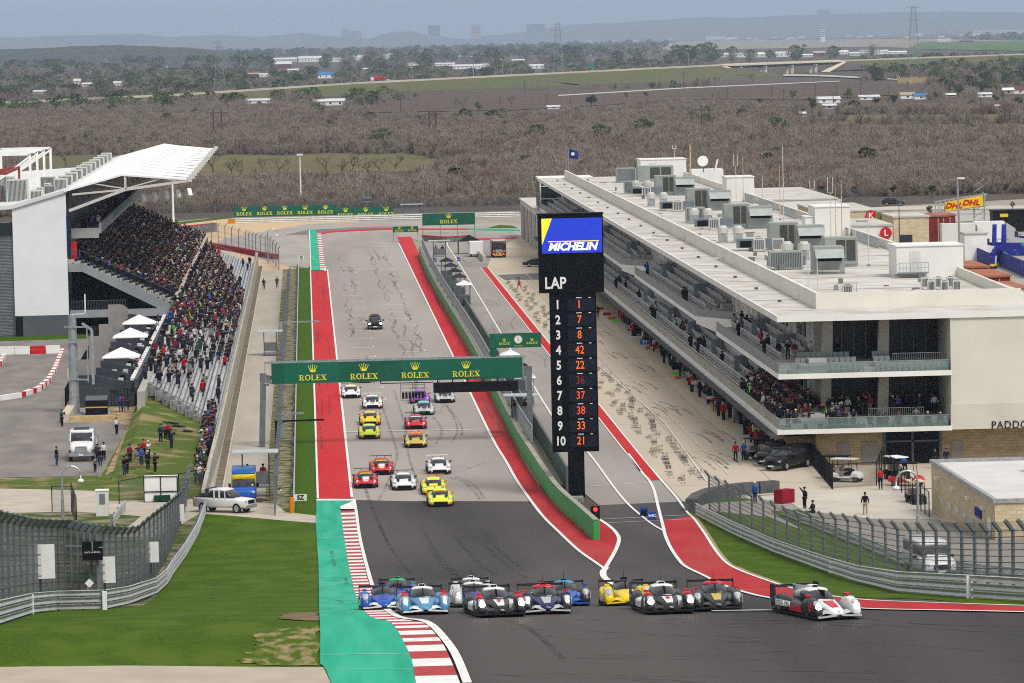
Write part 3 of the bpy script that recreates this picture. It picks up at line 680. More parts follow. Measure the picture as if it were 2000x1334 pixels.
build_each(lower(b),'white_table',mat('offwhite_plastic',(.6,.6,.6),None,1),tb)
b = MB()
for g in range(4):
    for k in range(6):
        y = 450+g*24+k*2.6; x = -23.3+.2*(k % 2)
        b.box(x,x+1.5,y,y+.18,3.4,6.4-.22*k+.5*(g % 2)+g*.28).cut()
build_each(lower(b),'privacy_screen',mat('taupe_canvas',(.27,.25,.24),(.22,.205,.195),.8,.8),tb)
for k,(px,py) in enumerate([(237,692),(255,653),(272,627)]):
    c = G(px,py,z=4.3); t = thing('umbrella','square white parasol over the terrace boxes, %s from the front' % ordn[k],'parasol',(c.x,c.y,1.1),group='white parasols on the terrace')
    b = MB(); s = 2.0; x,y = c.x,c.y; V = [(x-s,y-s,4.1),(x+s,y-s,4.1),(x+s,y+s,4.1),(x-s,y+s,4.1),(x,y,5.1)]
    b.add(V+[(a,bb_,z-.1) for a,bb_,z in V],[(0,1,4),(1,2,4),(2,3,4),(3,0,4),(6,5,9),(7,6,9),(8,7,9),(5,8,9),(0,5,6,1),(1,6,7,2),(2,7,8,3),(3,8,5,0)]); b.build('canopy',M['white'],t)
    b = MB(); b.tube((x,y,1.1),(x,y,5.0),.06); b.build('pole',M['steel'],t)
def picket_fence(name,pts,h,label,step=.35,m=None,cat='fence'):
    b = MB(); m = m or M['black']
    for p,q in zip(pts,pts[1:]):
        p = Vector(p); q = Vector(q); L = (q-p).length; n = max(1,int(L/step))
        for k in range(n+1):
            c = p+(q-p)*k/n; b.bar(c,c+Vector((0,0,h)),.035 if k % 6 else .08)
        for z in (.15,h-.12,h-.35): b.bar(p+Vector((0,0,z)),q+Vector((0,0,z)),.04)
    o = b.build(name,m); return tag(o,label,cat)
def g3(px,py):
    v = G(px,py); return (v.x,v.y,v.z)
picket_fence('iron_fence',[g3(128,795),g3(250,795),(-17.9,470,0)],2.0,'black iron picket fence below the dark terrace boxes')
picket_fence('iron_fence',[g3(128,795),g3(196,665)],2.0,'black iron picket fence between kart lot and terrace boxes',.5)
picket_fence('iron_fence',[g3(2,656),g3(135,655)],1.9,'black iron picket fence in front of the grandstand plinth',.3)
t = thing('equipment_cart','black equipment trolley parked outside the grandstand opening','trolley',g3(190,662))
c = G(190,662); b = MB(); b.box(c.x-1,c.x+.6,c.y,c.y+1,.2,1.6); b.build('cabinet',M['black'],t)
b = MB(); b.box(c.x+.7,c.x+2.0,c.y,c.y+.8,.3,1.5); b.build('side_case',M['dsteel'],t); b = MB(); b.tube((c.x-.8,c.y,.12),(c.x-.8,c.y+.2,.12),.12); b.tube((c.x+.4,c.y,.12),(c.x+.4,c.y+.2,.12),.12); b.build('wheel',M['rubber'],t)
base = G(146,808); t = thing('speaker_mast','thick galvanised mast with a side cage rising by the dumpster','mast',base)
b = MB(); b.tube((base.x,base.y,0),(base.x,base.y,10.2),.55,.42,14); b.build('pole',M['galv'],t)
b = MB(); x,y = base.x,base.y
for z in (3.6,7.4,9.0): b.bar((x-.8,y-.5,z),(x+1.6,y-.5,z-.1),.15)
b.bar((x+1.5,y-.5,3.2),(x+1.5,y-.5,9.0),.12); b.bar((x+2.0,y-.3,3.0),(x+2.0,y-.3,8.6),.28); b.bar((x+1.0,y-.3,9.3),(x+2.0,y-.3,8.6),.25); b.build('side_frame',M['galv'],t)
b = MB(); b.bar((x+1.4,y-.5,10.4),(x+1.4,y-.5,12.3),.12); b.bar((x+1.4,y-.5,10.3),(x,y,10.2),.1); b.build('antenna',M['white'],t)
b = MB(); b.box(x-.8,x+.8,y-.8,y+.8,0,.15); b.build('base_plate',M['steel'],t)
b = MB(); c = G(590,0) if False else None
def boxpx(name,label,cat,x0,x1,ybase,h,depth,m,parts=None):
    a = G(x0,ybase); q = G(x1,ybase); t = thing(name,label,cat,((a.x+q.x)/2,a.y,a.z)); b = MB(); b.box(a.x,q.x,a.y,a.y+depth,a.z,a.z+h); b.build('body',m,t); return t,a,q
t,a,q = boxpx('dumpster','black metal dumpster with a yellow stripe','dumpster',167,209,811,1.45,2.2,M['black'])
b = MB(); b.box(a.x-.02,q.x+.02,a.y-.03,a.y,.72,.85); b.build('yellow_stripe',mat('stripe_yellow',(.6,.35,.04),None,1),t)
b = MB(); b.ext([(a.x,a.y-.02,1.47),(q.x,a.y-.02,1.47),(q.x,a.y+2.2,1.75),(a.x,a.y+2.2,1.75)],(0,0,.07)); b.build('lid',M['dsteel'],t)
a = G(137,826); q = G(226,823)
o = MB().box(a.x,q.x,a.y,a.y+.6,0,.62).build('planter_wall',mat('limestone',(.42,.30,.14),(.55,.42,.24),1.6,.9,detail=8)); tag(o,'low golden limestone planter wall in front of the dumpster','wall')
o = MB().box(a.x-.9,a.x-.05,a.y,a.y+12,0,.9).build('planter_wall',mat('cream_stone',(.55,.50,.38),(.45,.4,.3),2,.9)); tag(o,'pale cut-stone side wall beside the speaker mast','wall')
def kart_row(pts,label):
    t = thing('kart_barrier',label,'barrier',g3(*pts[0])); P = [G(*p) for p in pts]; w_ = MB(); r_ = MB(); acc = 0; k = 0
    for p,q in zip(P,P[1:]):
        L = (q-p).length; n = max(1,int(L/1.5)); d = (q-p)/n
        for i in range(n):
            s_ = p+d*i; e_ = p+d*(i+.97); (r_ if k % 3 == 2 else w_).bar(s_+Vector((0,0,.3)),e_+Vector((0,0,.3)),.5,.55).cut(); k += 1
    build_each(w_,'white_block',M['white'],t); build_each(r_,'red_block',M['redp'],t)
kart_row([(0,783),(40,777),(75,765),(95,748),(108,725),(118,700),(123,688)],'curving line of red and white kart track barriers')
kart_row([(0,693),(60,692),(120,690)],'front straight line of red and white kart track barriers')
kart_row([(0,686),(60,685),(118,683)],'back straight line of red and white kart track barriers')
kart_row([(-10,722),(0,715),(8,700)],'short stub of kart barriers at the left edge')
def light_pole(px,py,h,label,arm=0,name='street_lamp',base=None,m=None,r=.13):
    c = base or G(px,py); t = thing(name,label,'street lamp',c)
    b = MB(); b.tube(c,(c.x,c.y,c.z+h),r,r*.6,10); b.build('pole',m or M['white'],t)
    b = MB()
    if arm: b.bar((c.x,c.y,c.z+h),(c.x+arm,c.y,c.z+h+.1),.12); b.box(c.x+arm-.5,c.x+arm+.4,c.y-.15,c.y+.15,c.z+h-.05,c.z+h+.15)
    else: b.box(c.x-.7,c.x+.7,c.y-.3,c.y+.3,c.z+h,c.z+h+.35)
    b.build('lamp_head',m or M['white'],t); return t
light_pole(588,402,11.6,'tall white lamp mast behind the green board row',r=.22)
light_pole(339,443,13,'thick white mast beyond the far end of the grandstand',r=.26)
def curved_lamp(px,py,h,label,flip=1,z=None):
    c = G(px,py); t = thing('curved_lamp',label,'street lamp',c,group='hooked lamp posts'); b = MB(); b.tube(c,(c.x,c.y,c.z+h*.45),.14,.14,10); b.tube((c.x,c.y,c.z+h*.45),(c.x,c.y,c.z+h),.09,.09,8)
    pr = None
    for k in range(9):
        an = pi*k/8; p = Vector((c.x+flip*(.75-.75*cos(an)),c.y,c.z+h+.75*sin(an)))
        if pr is not None: b.tube(pr,p,.07,.07,6)
        pr = p
    b.build('pole',M['galv'],t); b = MB(); b.tube(pr,pr-Vector((0,0,.35)),.06); b.ball(pr-Vector((0,0,.45)),.26,.26,.18); b.build('lamp_head',M['white'],t); return t
curved_lamp(123,1012,3.4,'hooked lamp post behind the tall mesh fence on the lawn side')
curved_lamp(524,515,5.2,'hooked lamp post at the far end of the service road')
t,a,q = boxpx('utility_cabinet','tall cream utility cabinet by the gate','cabinet',188,212,1009,2.1,1.0,M['offwhite'])
b = MB(); b.box(a.x+.3,q.x-.25,a.y-.06,a.y,1.1,1.9); b.build('meter_panel',M['steel'],t)
b = MB(); b.box(a.x-.05,q.x+.05,a.y-.05,a.y+1.05,2.1,2.18); b.build('cap',M['white'],t)
t,a,q = boxpx('storage_crate','large white crate in a black frame on the grass','crate',282,347,982,2.1,1.6,M['white'])
b = MB(); zz = a.z
for x in (a.x,(a.x+q.x)/2,q.x): b.bar((x,a.y-.05,zz),(x,a.y-.05,zz+2.15),.07)
for z in (.05,.9,2.15): b.bar((a.x,a.y-.05,zz+z),(q.x,a.y-.05,zz+z),.07)
b.build('frame',M['black'],t); b = MB(); b.box(a.x+.8,q.x-.6,a.y-.3,a.y-.08,zz+.15,zz+.6); b.build('tray',mat('dark_green',(.01,.05,.03),None,1),t)
def chain_fence(name,pts,h,label,step=3.0,m=None,wire=None,cat='fence'):
    t = thing(name,label,cat,pts[0]); b = MB(); w_ = MB(); m = m or M['black']
    for p,q in zip(pts,pts[1:]):
        p = Vector(p); q = Vector(q); n = max(1,int((q-p).length/step))
        for k in range(n+1): c = p+(q-p)*k/n; b.tube(c,c+Vector((0,0,h)),.045,.045,6)
        b.bar(p+Vector((0,0,h)),q+Vector((0,0,h)),.05)
        w_.quad([p,q,q+Vector((0,0,h)),p+Vector((0,0,h))])
    b.build('post',m,t); w_.build('wire_mesh',wire or M['wire'],t); return t
chain_fence('mesh_fence',[g3(233,985),g3(283,975),g3(350,970),g3(398,960)],1.9,'black mesh fence behind the white crate')
chain_fence('gate',[g3(102,1000),g3(140,1000)],2.1,'open black mesh gate by the hooked lamp post',cat='gate')
chain_fence('gate',[g3(140,1000),g3(150,1030)],2.4,'tall black gate leaf swung toward the track',cat='gate')
# ================================================================== PIT BUILDING (right)
PY0,PY1 = 384.0,780.0
M['stone'] = None
def brick(name,c1,c2,mortar,sx=3.2,sy=7.5,axis='y'):
    m = bpy.data.materials.new(name); m.use_nodes = True; n = m.node_tree.nodes; l = m.node_tree.links; b = n['Principled BSDF']
    b.inputs['Roughness'].default_value = .9; b.inputs['Specular IOR Level'].default_value = .08
    tc = n.new('ShaderNodeTexCoord'); sp = n.new('ShaderNodeSeparateXYZ'); cb = n.new('ShaderNodeCombineXYZ'); ad = n.new('ShaderNodeMath'); br = n.new('ShaderNodeTexBrick')
    l.new(tc.outputs['Object'],sp.inputs[0]); l.new(sp.outputs['X'],ad.inputs[0]); l.new(sp.outputs['Y'],ad.inputs[1]); l.new(ad.outputs[0],cb.inputs[0]); l.new(sp.outputs['Z'],cb.inputs[1])
    l.new(cb.outputs[0],br.inputs['Vector']); br.inputs['Scale'].default_value = 1; br.inputs['Brick Width'].default_value = .7; br.inputs['Row Height'].default_value = .26; br.inputs['Mortar Size'].default_value = .014
    br.inputs['Color1'].default_value = (*c1,1); br.inputs['Color2'].default_value = (*c2,1); br.inputs['Mortar'].default_value = (*mortar,1)
    l.new(br.outputs['Color'],b.inputs['Base Color']); return m
STONE = brick('limestone_blocks',(.40,.31,.19),(.30,.225,.135),(.22,.17,.11))
CSTONE = brick('cream_blocks',(.60,.50,.34),(.48,.39,.25),(.36,.30,.20))
pb = thing('pit_building','long cream three-storey pit building with seating terraces above the garages','building',(52,PY0,0))
ROOF = mat('membrane_roof',(.56,.545,.52),(.45,.435,.41),.14,.85,detail=9,col3=(.43,.40,.35),scale3=.32)
CREAM = mat('cream_wall',(.62,.60,.53),(.57,.55,.48),.2,.8,detail=6)
WTRIM = mat('white_trim',(.74,.73,.69),(.68,.67,.63),.3,.6)
b = MB(); b.box(40.1,66.0,PY0,PY1,12.75,13.15); b.build('roof_slab',ROOF,pb)
b = MB(); b.box(39.95,40.1,PY0-.15,PY1+.15,12.7,13.22); b.box(40.1,66.0,PY0-.15,PY0,12.7,13.22); b.build('roof_edge',WTRIM,pb)
b = MB(); PT = 14.55
b.box(44.45,44.75,393.7,776,13.15,PT); b.box(44.75,62.6,393.7,394.0,13.15,PT); b.box(64.4,64.7,470,776,13.15,14.1)
b.ext([(62.6,393.7,13.15),(62.85,393.9,13.15),(64.7,470,13.15),(64.4,470,13.15)],(0,0,.95)); b.build('parapet',mat('parapet_cream',(.70,.68,.60),(.64,.62,.55),.3,.7),pb)
b = MB(); b.box(44.0,66,PY0+8,PY1,3.4,12.75); b.box(54.9,66,PY0+.02,PY0+8,3.1,12.75); b.build('upper_walls',CREAM,pb)
b = MB(); b.ext([(54.8,PY0-.02,3.08),(66,PY0-.02,3.08),(66,PY0-.02,5.25),(54.85,PY0-.02,5.25)],(0,.05,0)); b.build('lower_wall_band',mat('band_cream',(.57,.55,.475),None,.2,.8),pb)
b = MB(); b.box(43.3,66,PY0+2.2,PY1,0,3.0); b.build('ground_floor_walls',STONE,pb)
TERR = mat('terrace_concrete',(.40,.40,.39),(.32,.32,.315),.3,.85)
SEAT = mat('seat_back_grey',(.27,.285,.285),(.20,.215,.215),1.2,.5)
SEAT2 = mat('seat_beige_grey',(.54,.54,.53),(.42,.42,.41),.6,.55)
up_seg = [(PY0,442.5),(464,552.5),(573,660),(684,775)]
def upx(k): return 40.55+.85*k
b = MB(); fa = MB(); gl = MB(); pr = MB(); st = MB()
for (ya,yb) in up_seg:
    for k in range(4): b.box(upx(k)-.4,upx(k+1)-.4 if k < 3 else 44.2,ya+.2 if k else ya+.2,yb,7.9,8.15+.42*k)
    b.cut()
    fa.box(40.0,40.15,ya,yb,7.78,8.22).cut()
    gl.box(40.05,40.09,ya,yb,8.22,9.15).cut()
    if yb < 770:
        pass
    if ya > PY0:
        pr.ext([(39.9,ya,7.6),(44.2,ya-10.5,5.9),(44.2,ya-10.5,8.4),(39.9,ya,8.35)],(.1,.4,0)).cut()
        gl.quad([(40.05,ya,8.22),(44.1,ya-9.4,8.22),(44.1,ya-9.4,9.15),(40.05,ya,9.15)]).cut()
build_each(b,'upper_terrace',TERR,pb); build_each(fa,'upper_fascia',WTRIM,pb); build_each(pr,'terrace_prow',WTRIM,pb)
build_each(gl,'glass_balustrade',mat('balustrade_perforated',(.30,.30,.295),(.24,.24,.235),2,.8),pb)
b = MB(); b.box(40.15,44.0,PY0,PY1,3.05,3.3)
for k in range(4): b.box(upx(k)-.35,upx(k+1)-.35 if k < 3 else 44.0,PY0+.2,PY1,3.3,3.5+.4*k)
b.build('lower_terrace',TERR,pb)
b = MB(); b.box(39.8,40.15,PY0-.1,PY1,3.0,3.45); b.box(39.85,54.9,PY0-.12,PY0,3.02,3.42); b.build('lower_fascia',WTRIM,pb)
b = MB(); b.box(39.98,40.08,PY0,PY1,3.42,4.35); b.build('lower_balustrade',mat('balustrade_beige',(.36,.34,.29),(.30,.28,.24),.3,.6),pb)
b = MB(); b.box(39.2,39.85,PY0,PY1,2.85,3.0)
for k in range(100): b.bar((39.2,PY0+k*4,2.7),(40.1,PY0+k*4,3.1),.15)
b.build('lower_canopy',mat('canopy_grey',(.085,.088,.088),(.06,.062,.062),1,.6),pb)
b = MB(); b.box(40.15,54.85,PY0,PY0+8,3.05,3.3); b.box(40.2,54.85,PY0+1.3,PY0+8,3.3,3.75); b.box(40.2,54.85,PY0+2.4,PY0+8,3.75,4.15)
b.cut(); b.box(40.15,54.85,PY0+.02,PY0+8,7.8,8.1); b.box(40.2,54.85,PY0+1.3,PY0+8,8.1,8.5); b.box(40.2,54.85,PY0+2.4,PY0+8,8.5,8.9); build_each(b,'end_terrace',TERR,pb)
b = MB(); b.box(40.0,54.95,PY0-.14,PY0,7.78,8.22); b.build('end_fascia',WTRIM,pb)
b = MB(); b.box(40.0,54.7,PY0-.06,PY0-.02,8.22,9.1); b.cut(); b.box(40.0,54.6,PY0-.06,PY0-.02,3.42,4.35); build_each(b,'end_balustrade',gmat('green_glass',(.20,.28,.27),.30,.08),pb)
b = MB(); b.box(40,54.7,PY0-.08,PY0-.0,9.1,9.15); b.cut(); b.box(40,54.7,PY0-.08,PY0,4.35,4.4); build_each(b,'handrail',M['galv'],pb)
b = MB()
for (x,zt,zb) in ((44.3,12.7,8.9),(49.2,12.7,8.9),(44.1,7.7,4.2),(49.1,7.7,4.2)):
    b.ext([(x-.1,PY0+4,zb),(x+.85,PY0+4,zb),(x+.95,PY0+4,zt),(x+.1,PY0+4,zt)],(0,.8,0)).cut()
build_each(b,'column',mat('column_cream',(.50,.47,.40),None,.5,.8),pb)
b = MB(); b.box(45.0,54.8,PY0+7.6,PY0+8.0,3.4,12.7); b.build('dark_glazing',mat('dark_interior',(.006,.007,.009),(.012,.013,.016),.5,.35),pb)
b = MB()
for k in range(9): b.box(45.3+k*1.05,45.38+k*1.05,PY0+7.4,PY0+7.6,8.9,12.6); b.box(45.3+k*1.05,45.38+k*1.05,PY0+7.4,PY0+7.6,4.2,7.7)
b.build('mullion',mat('mullion',(.20,.20,.19),None,1,.5),pb)
b = MB(); b.ext([(40.2,PY0+.1,12.74),(54.85,PY0+.1,12.74),(54.85,PY0+8,12.2),(44,PY0+8,12.2)],(0,0,-.04)); b.build('soffit',mat('soffit',(.42,.35,.25),None,.4,.8),pb)
b = MB(); pn = MB()
for (z0,z1) in ((9.9,12.3),(5.3,7.6)):
    y = PY0+14
    while y < PY1-14:
        b.box(43.93,43.99,y,y+7.5,z0+.5,z1).cut(); y += 15
build_each(b,'window_band',M['glass'],pb)
b = MB(); y = PY0+10
while y < PY1-5:
    b.box(43.8,43.92,y,y+.12,4.9,12.5).cut(); y += 5.0
build_each(b,'window_post',WTRIM,pb)
b = MB(); y = PY0+16
while y < PY1-12: b.box(43.22,43.3,y,y+6.4,0,2.75).cut(); y += 8.6
build_each(b,'garage_door',mat('garage_dark',(.014,.015,.018),(.05,.05,.055),.6,.5),pb)
b = MB(); b.box(41.0,43.3,PY0+3,PY0+14,.05,2.6); b.build('side_room',STONE,pb)
b = MB(); b.box(43.4,66,PY0+2.0,PY0+2.2,0,3.05); b.build('stone_end_wall',STONE,pb)
dp = MB();
for (x0,x1,h) in ((1637,1660,1.95),(1684,1715,2.0),(1858,1881,1.95)):
    p = A(x0,900,PY0+2); q = A(x1,900,PY0+2); dp.box(p.x,q.x,PY0+1.9,PY0+2.0,0,h).cut()
build_each(dp,'steel_door',mat('door_grey',(.24,.22,.20),None,.5,.5),pb)
p = A(1728,900,PY0+2); q = A(1836,900,PY0+2)
b = MB(); b.box(p.x,q.x,PY0+1.85,PY0+1.95,0,3.0); b.build('glass_entrance',M['black'],pb)
b = MB(); mx_ = (p.x+q.x)/2
for x in (p.x,mx_,q.x): b.box(x-.1,x+.1,PY0+1.7,PY0+1.85,0,3.0)
b.box(p.x,q.x,PY0+1.7,PY0+1.84,1.95,2.1); b.build('entrance_frame',M['dsteel'],pb)
text('lettering','PADDOCK CLUB',.95,A(1936,831,PY0-.1),M['black'],pb,align='LEFT',spacing=1.1,sx=.92)
def seat_rows(kx,ya,yb,z0,dz,nm,seg=3.4,rows=4,m=SEAT):
    out = MB()
    for k in range(rows):
        y = ya+1.5
        while y < yb-seg:
            x = upx(k); z = z0+dz*k
            out.box(x+.02,x+.34,y,y+seg-.35,z+.12,z+.42); out.ext([(x-.08,y,z+.38),(x-.2,y,z+.72),(x-.12,y,z+.78),(x+.04,y,z+.4)],(0,seg-.35,0)).cut(); y += seg
    return out
us = MB()
for (ya,yb) in up_seg:
    q = seat_rows(0,ya+8 if ya < 390 else ya+2,yb,8.15,.42,'u'); o_ = len(us.v); us.c += [c+len(us.f) for c in q.c]; us.add(q.v,q.f)
o = us.build('upper_seat_rows',SEAT2,pb); o['kind'] = 'stuff'
q = seat_rows(0,PY0+8,PY1,3.5,.4,'l'); o = q.build('lower_seat_rows',SEAT2,pb); o['kind'] = 'stuff'
def chair_mb(x,y,z):
    b = MB(); b.box(x-.2,x+.2,y+.02,y+.4,z+.38,z+.44); b.ext([(x-.22,y+.42,z+.40),(x+.22,y+.42,z+.40),(x+.20,y+.5,z+.88),(x-.20,y+.5,z+.88)],(0,.05,0))
    b.box(x-.2,x-.16,y+.05,y+.4,z,z+.38); b.box(x+.16,x+.2,y+.05,y+.4,z,z+.38); b.bar((x-.22,y+.1,z+.55),(x-.22,y+.45,z+.55),.03); b.bar((x+.22,y+.1,z+.55),(x+.22,y+.45,z+.55),.03); return b
def proto_chair(x,y,z):
    t = thing('stadium_chair','','chair',(x,y,z))
    b = MB(); b.box(-.2,.2,.02,.4,.38,.44); b.build('seat',SEAT,t,local=True)
    b = MB(); b.box(-.22,.22,.40,.46,.40,.92); b.build('backrest',SEAT,t,local=True)
    b = MB(); b.box(-.2,-.16,.05,.4,0,.38); b.box(.16,.2,.05,.4,0,.38); b.bar((-.22,.1,.6),(-.22,.42,.6),.035); b.bar((.22,.1,.6),(.22,.42,.6),.035); b.build('frame',M['dsteel'],t,local=True); return t
pc = None
def put_chair(x,y,z,lab,grp):
    global pc
    if pc is None: pc = proto_chair(x,y,z); pc['label'] = lab; pc['group'] = grp; return pc
    return dup(pc,(x,y,z),None,lab,grp)
for lev,z0,nm in ((0,8.1,'upper'),(1,3.3,'lower')):
    for r,(yy,zz,cols) in enumerate(((PY0+.3,z0,[a for a in range(28) if a not in (13,14)]),(PY0+1.45,z0+.42,list(range(1,12))+[15,16,17]),(PY0+2.55,z0+.8,list(range(2,11))+[15,16,17]))):
        for i,a in enumerate(cols):
            if lev == 1 and r > 0 and a > 12: continue
            put_chair(41.4+a*.485,yy,zz,'grey chair, %s row, %s end terrace, %s from the glass corner' % (['front','middle','back'][r],nm,ordn[i]),'grey stadium chairs on the %s end terrace' % nm)
def railing(name,label,x0,x1,y,z,h,m,grp=None,cat='railing',dx=(1,0)):
    t = thing(name,label,cat,(x0,y,z),group=grp); b = MB(); L = x1-x0; d = Vector((dx[0],dx[1],0)); o = Vector((x0,y,z)); n = max(2,int(L/.16))
    for k in range(n+1): b.bar(o+d*(L*k/n),o+d*(L*k/n)+Vector((0,0,h)),.03)
    b.build('picket',m,t); b = MB()
    for zz in (.1,h): b.bar(o+Vector((0,0,zz)),o+d*L+Vector((0,0,zz)),.05)
    b.build('rail',m,t); return t
railing('crowd_barrier','grey barrier on the upper end terrace by the cream wall',50.2,54.4,PY0+2.4,8.5,1.1,M['galv'])
railing('crowd_barrier','grey barrier on the lower end terrace behind the standing people',48.0,52.8,PY0+2.3,3.8,1.1,M['galv'])
railing('crowd_barrier','small side barrier on the lower end terrace',40.5,42.2,PY0+3.5,3.8,1.0,M['galv'])
def vomitory(x,y,z,lab,up):
    t = thing('stair_enclosure',lab,'stair box',(x,y,z),group='stair enclosures on the %s terrace' % up)
    b = MB(); b.box(41.6,43.4,y,y+.1,z,z+1.9); b.build('panel',mat('panel_bluegrey',(.26,.29,.33),(.22,.25,.29),.5,.4),t)
    b = MB()
    for k in range(16): b.bar((43.4,y+k*.2*2.5/1.5,z+.8),(43.4,y+k*.2*2.5/1.5,z+1.9),.04)
    for k in range(10): b.bar((42.2+k*.13,y-.02,z+.9),(42.2+k*.13,y-.02,z+1.95),.03)
    b.bar((42.1,y-.02,z+1.95),(43.5,y-.02,z+1.95),.06); b.build('railing',M['galv'],t)
    b = MB(); b.box(41.6,43.4,y+.1,y+5,z,z+.7); b.build('side_wall',TERR,t)
for k,y in enumerate((401,423,486,530,588,640,705)): vomitory(41.5,y,8.6,'blue-grey stair enclosure on the upper terrace, %s from the near end' % ordn[k],'upper')
for k,y in enumerate((417,441,466,495,522,560,605,650,700)): vomitory(41.5,y,3.9,'blue-grey stair enclosure on the lower terrace, %s from the near end' % ordn[k],'lower')
t = thing('control_block','far glazed end block under the roof tip of the pit building','building',(42,782,0))
b = MB(); b.box(40.5,50,782,796,7.5,12.6); b.build('glazing',M['glass'],t)
b = MB();
for x in (40.45,44.5,47.5): b.box(x,x+.2,781.8,782,7.5,12.8)
for z in (7.5,9.4,11.6): b.box(40.4,50,781.85,781.95,z,z+.15)
b.build('frame',WTRIM,t); b = MB(); b.box(40.5,50,781.9,797,12.6,13.0); b.build('roof',WTRIM,t)
t = thing('garage_block','low grey-cream garage block past the far end of the pit lane','building',(40,800,0))
b = MB(); b.ext([(40.2,773,0),(43.5,773,0),(44,851,0),(40.3,851,0)],(0,0,7.0)); b.build('wall',CREAM,t)
b = MB(); b.box(40.0,44.2,772.6,851.5,7.0,7.3); b.build('roof',ROOF,t)
b = MB()
for k in range(5): b.box(40.1,40.2,778+k*14.5,788+k*14.5,.2,6.2).cut()
build_each(b,'roller_door',mat('roller',(.33,.32,.30),(.28,.27,.25),1,.6,stretch=(1,1,6)),t)
b = MB()
for z in (0,2,4,6.8): b.box(41.0,43.4,772.7,773,z,z+.2)
b.build('ledge',M['offwhite'],t)
RZ = 13.15
def stair_box(x0,x1,y0,y1,h,lab,door=True):
    t = thing('stair_tower',lab,'roof building',(x0,y0,RZ)); b = MB(); b.box(x0,x1,y0,y1,RZ,RZ+h); b.build('wall',mat('stucco_white',(.72,.71,.67),(.68,.67,.63),.4,.8),t)
    b = MB(); b.box(x0-.1,x1+.1,y0-.1,y1+.1,RZ+h,RZ+h+.12); b.build('roof',WTRIM,t)
    if door:
        xd = x0+(x1-x0)*.2; b = MB(); b.box(xd,xd+1.05,y0-.06,y0,RZ+.55,RZ+2.6); b.build('door',mat('door_white',(.62,.62,.60),None,1),t)
        b = MB(); b.box(xd-1.2,xd+1.7,y0-1.1,y0,RZ+.45,RZ+.55)
        for k in range(4): b.box(xd-1.6-.0*k,xd-1.2,y0-1.1+.25*k,y0-.9+.25*k,RZ+.1*k,RZ+.1*k+.1)
        b.build('landing',M['steel'],t); b = MB()
        for k in range(9): b.bar((xd-1.2+k*.36,y0-1.1,RZ+.5),(xd-1.2+k*.36,y0-1.1,RZ+1.5),.045)
        b.bar((xd-1.2,y0-1.1,RZ+1.5),(xd+1.7,y0-1.1,RZ+1.5),.06); b.bar((xd-1.2,y0-1.1,RZ+1.0),(xd+1.7,y0-1.1,RZ+1.0),.05); b.bar((xd-1.2,y0-1.1,RZ+1.5),(xd-2.2,y0-1.1,RZ+.9),.05); b.build('railing',M['galv'],t)
    return t
stair_box(57.7,64.3,440,446,3.05,'large white roof stair tower nearest the front with a door and landing')
stair_box(60.0,64.2,531,538,3.55,'white roof stair tower halfway along the pit building',False)
stair_box(58.9,60.0,531.5,535,2.4,'narrow white lean-to beside the middle stair tower',False)
stair_box(61.0,65.0,653,660,3.4,'white roof stair tower in front of the far satellite dishes',False)
stair_box(56.9,64.7,766,774,3.1,'wide white roof stair tower at the far end of the pit building')
b = MB(); b.box(64.7,70,755,760,RZ-4,RZ+1.6); o = b.build('roof_annex',M['white']); tag(o,'low white annex with a pale roof beside the far stair tower','roof building')
def hood_unit(x,y,w_,h,lab):
    t = thing('hooded_unit',lab,'air handler',(x,y,RZ),group='hooded air handlers on the pit roof'); m = M['acgrey']
    b = MB(); b.box(x,x+w_,y,y+3,RZ+.2,RZ+h); b.build('casing',m,t)
    b = MB(); b.ext([(x+.1,y,RZ+h-.25),(x+.1,y-1.1,RZ+h-1.1),(x+.1,y,RZ+h-1.1)],(w_-.2,0,0)); b.build('hood',mat('hood_pale',(.42,.46,.44),None,1,.35,.3),t)
    b = MB(); b.box(x+.3,x+w_-.3,y-.03,y,RZ+h-1.45,RZ+h-1.1); b.build('intake',M['black'],t)
    b = MB(); b.box(x-.05,x+w_+.05,y,y+3,RZ,RZ+.2); b.build('base_frame',M['steel'],t)
def cab_unit(x,y,w_,h,lab):
    t = thing('cabinet_unit',lab,'air handler',(x,y,RZ),group='tall cabinet units on the pit roof')
    b = MB(); b.box(x,x+w_,y,y+3.5,RZ+.15,RZ+h); b.build('casing',M['acgrey'],t)
    b = MB()
    for (a0,a1) in ((.35,.62),(.66,.93)):
        b.box(x+w_*a0,x+w_*a1,y-.04,y,RZ+.5,RZ+h-.25)
    b.build('grille',mat('grille_dark',(.05,.05,.045),(.09,.09,.08),6,.6),t)
    b = MB(); b.box(x-.05,x+w_+.05,y,y+3.5,RZ,RZ+.15); b.build('base_frame',M['steel'],t)
def duct(x0,x1,y,lab):
    t = thing('duct',lab,'duct',(x0,y,RZ),group='blue-grey ducts on the pit roof'); b = MB(); b.box(x0,x1,y,y+1.2,RZ+.3,RZ+1.3); b.build('body',mat('duct_bluegrey',(.17,.20,.225),(.14,.165,.19),1,.5,.2),t)
    b = MB(); b.box(x0+.3,x0+1.6,y-.05,y,RZ+.4,RZ+1.1); b.build('opening',M['black'],t)
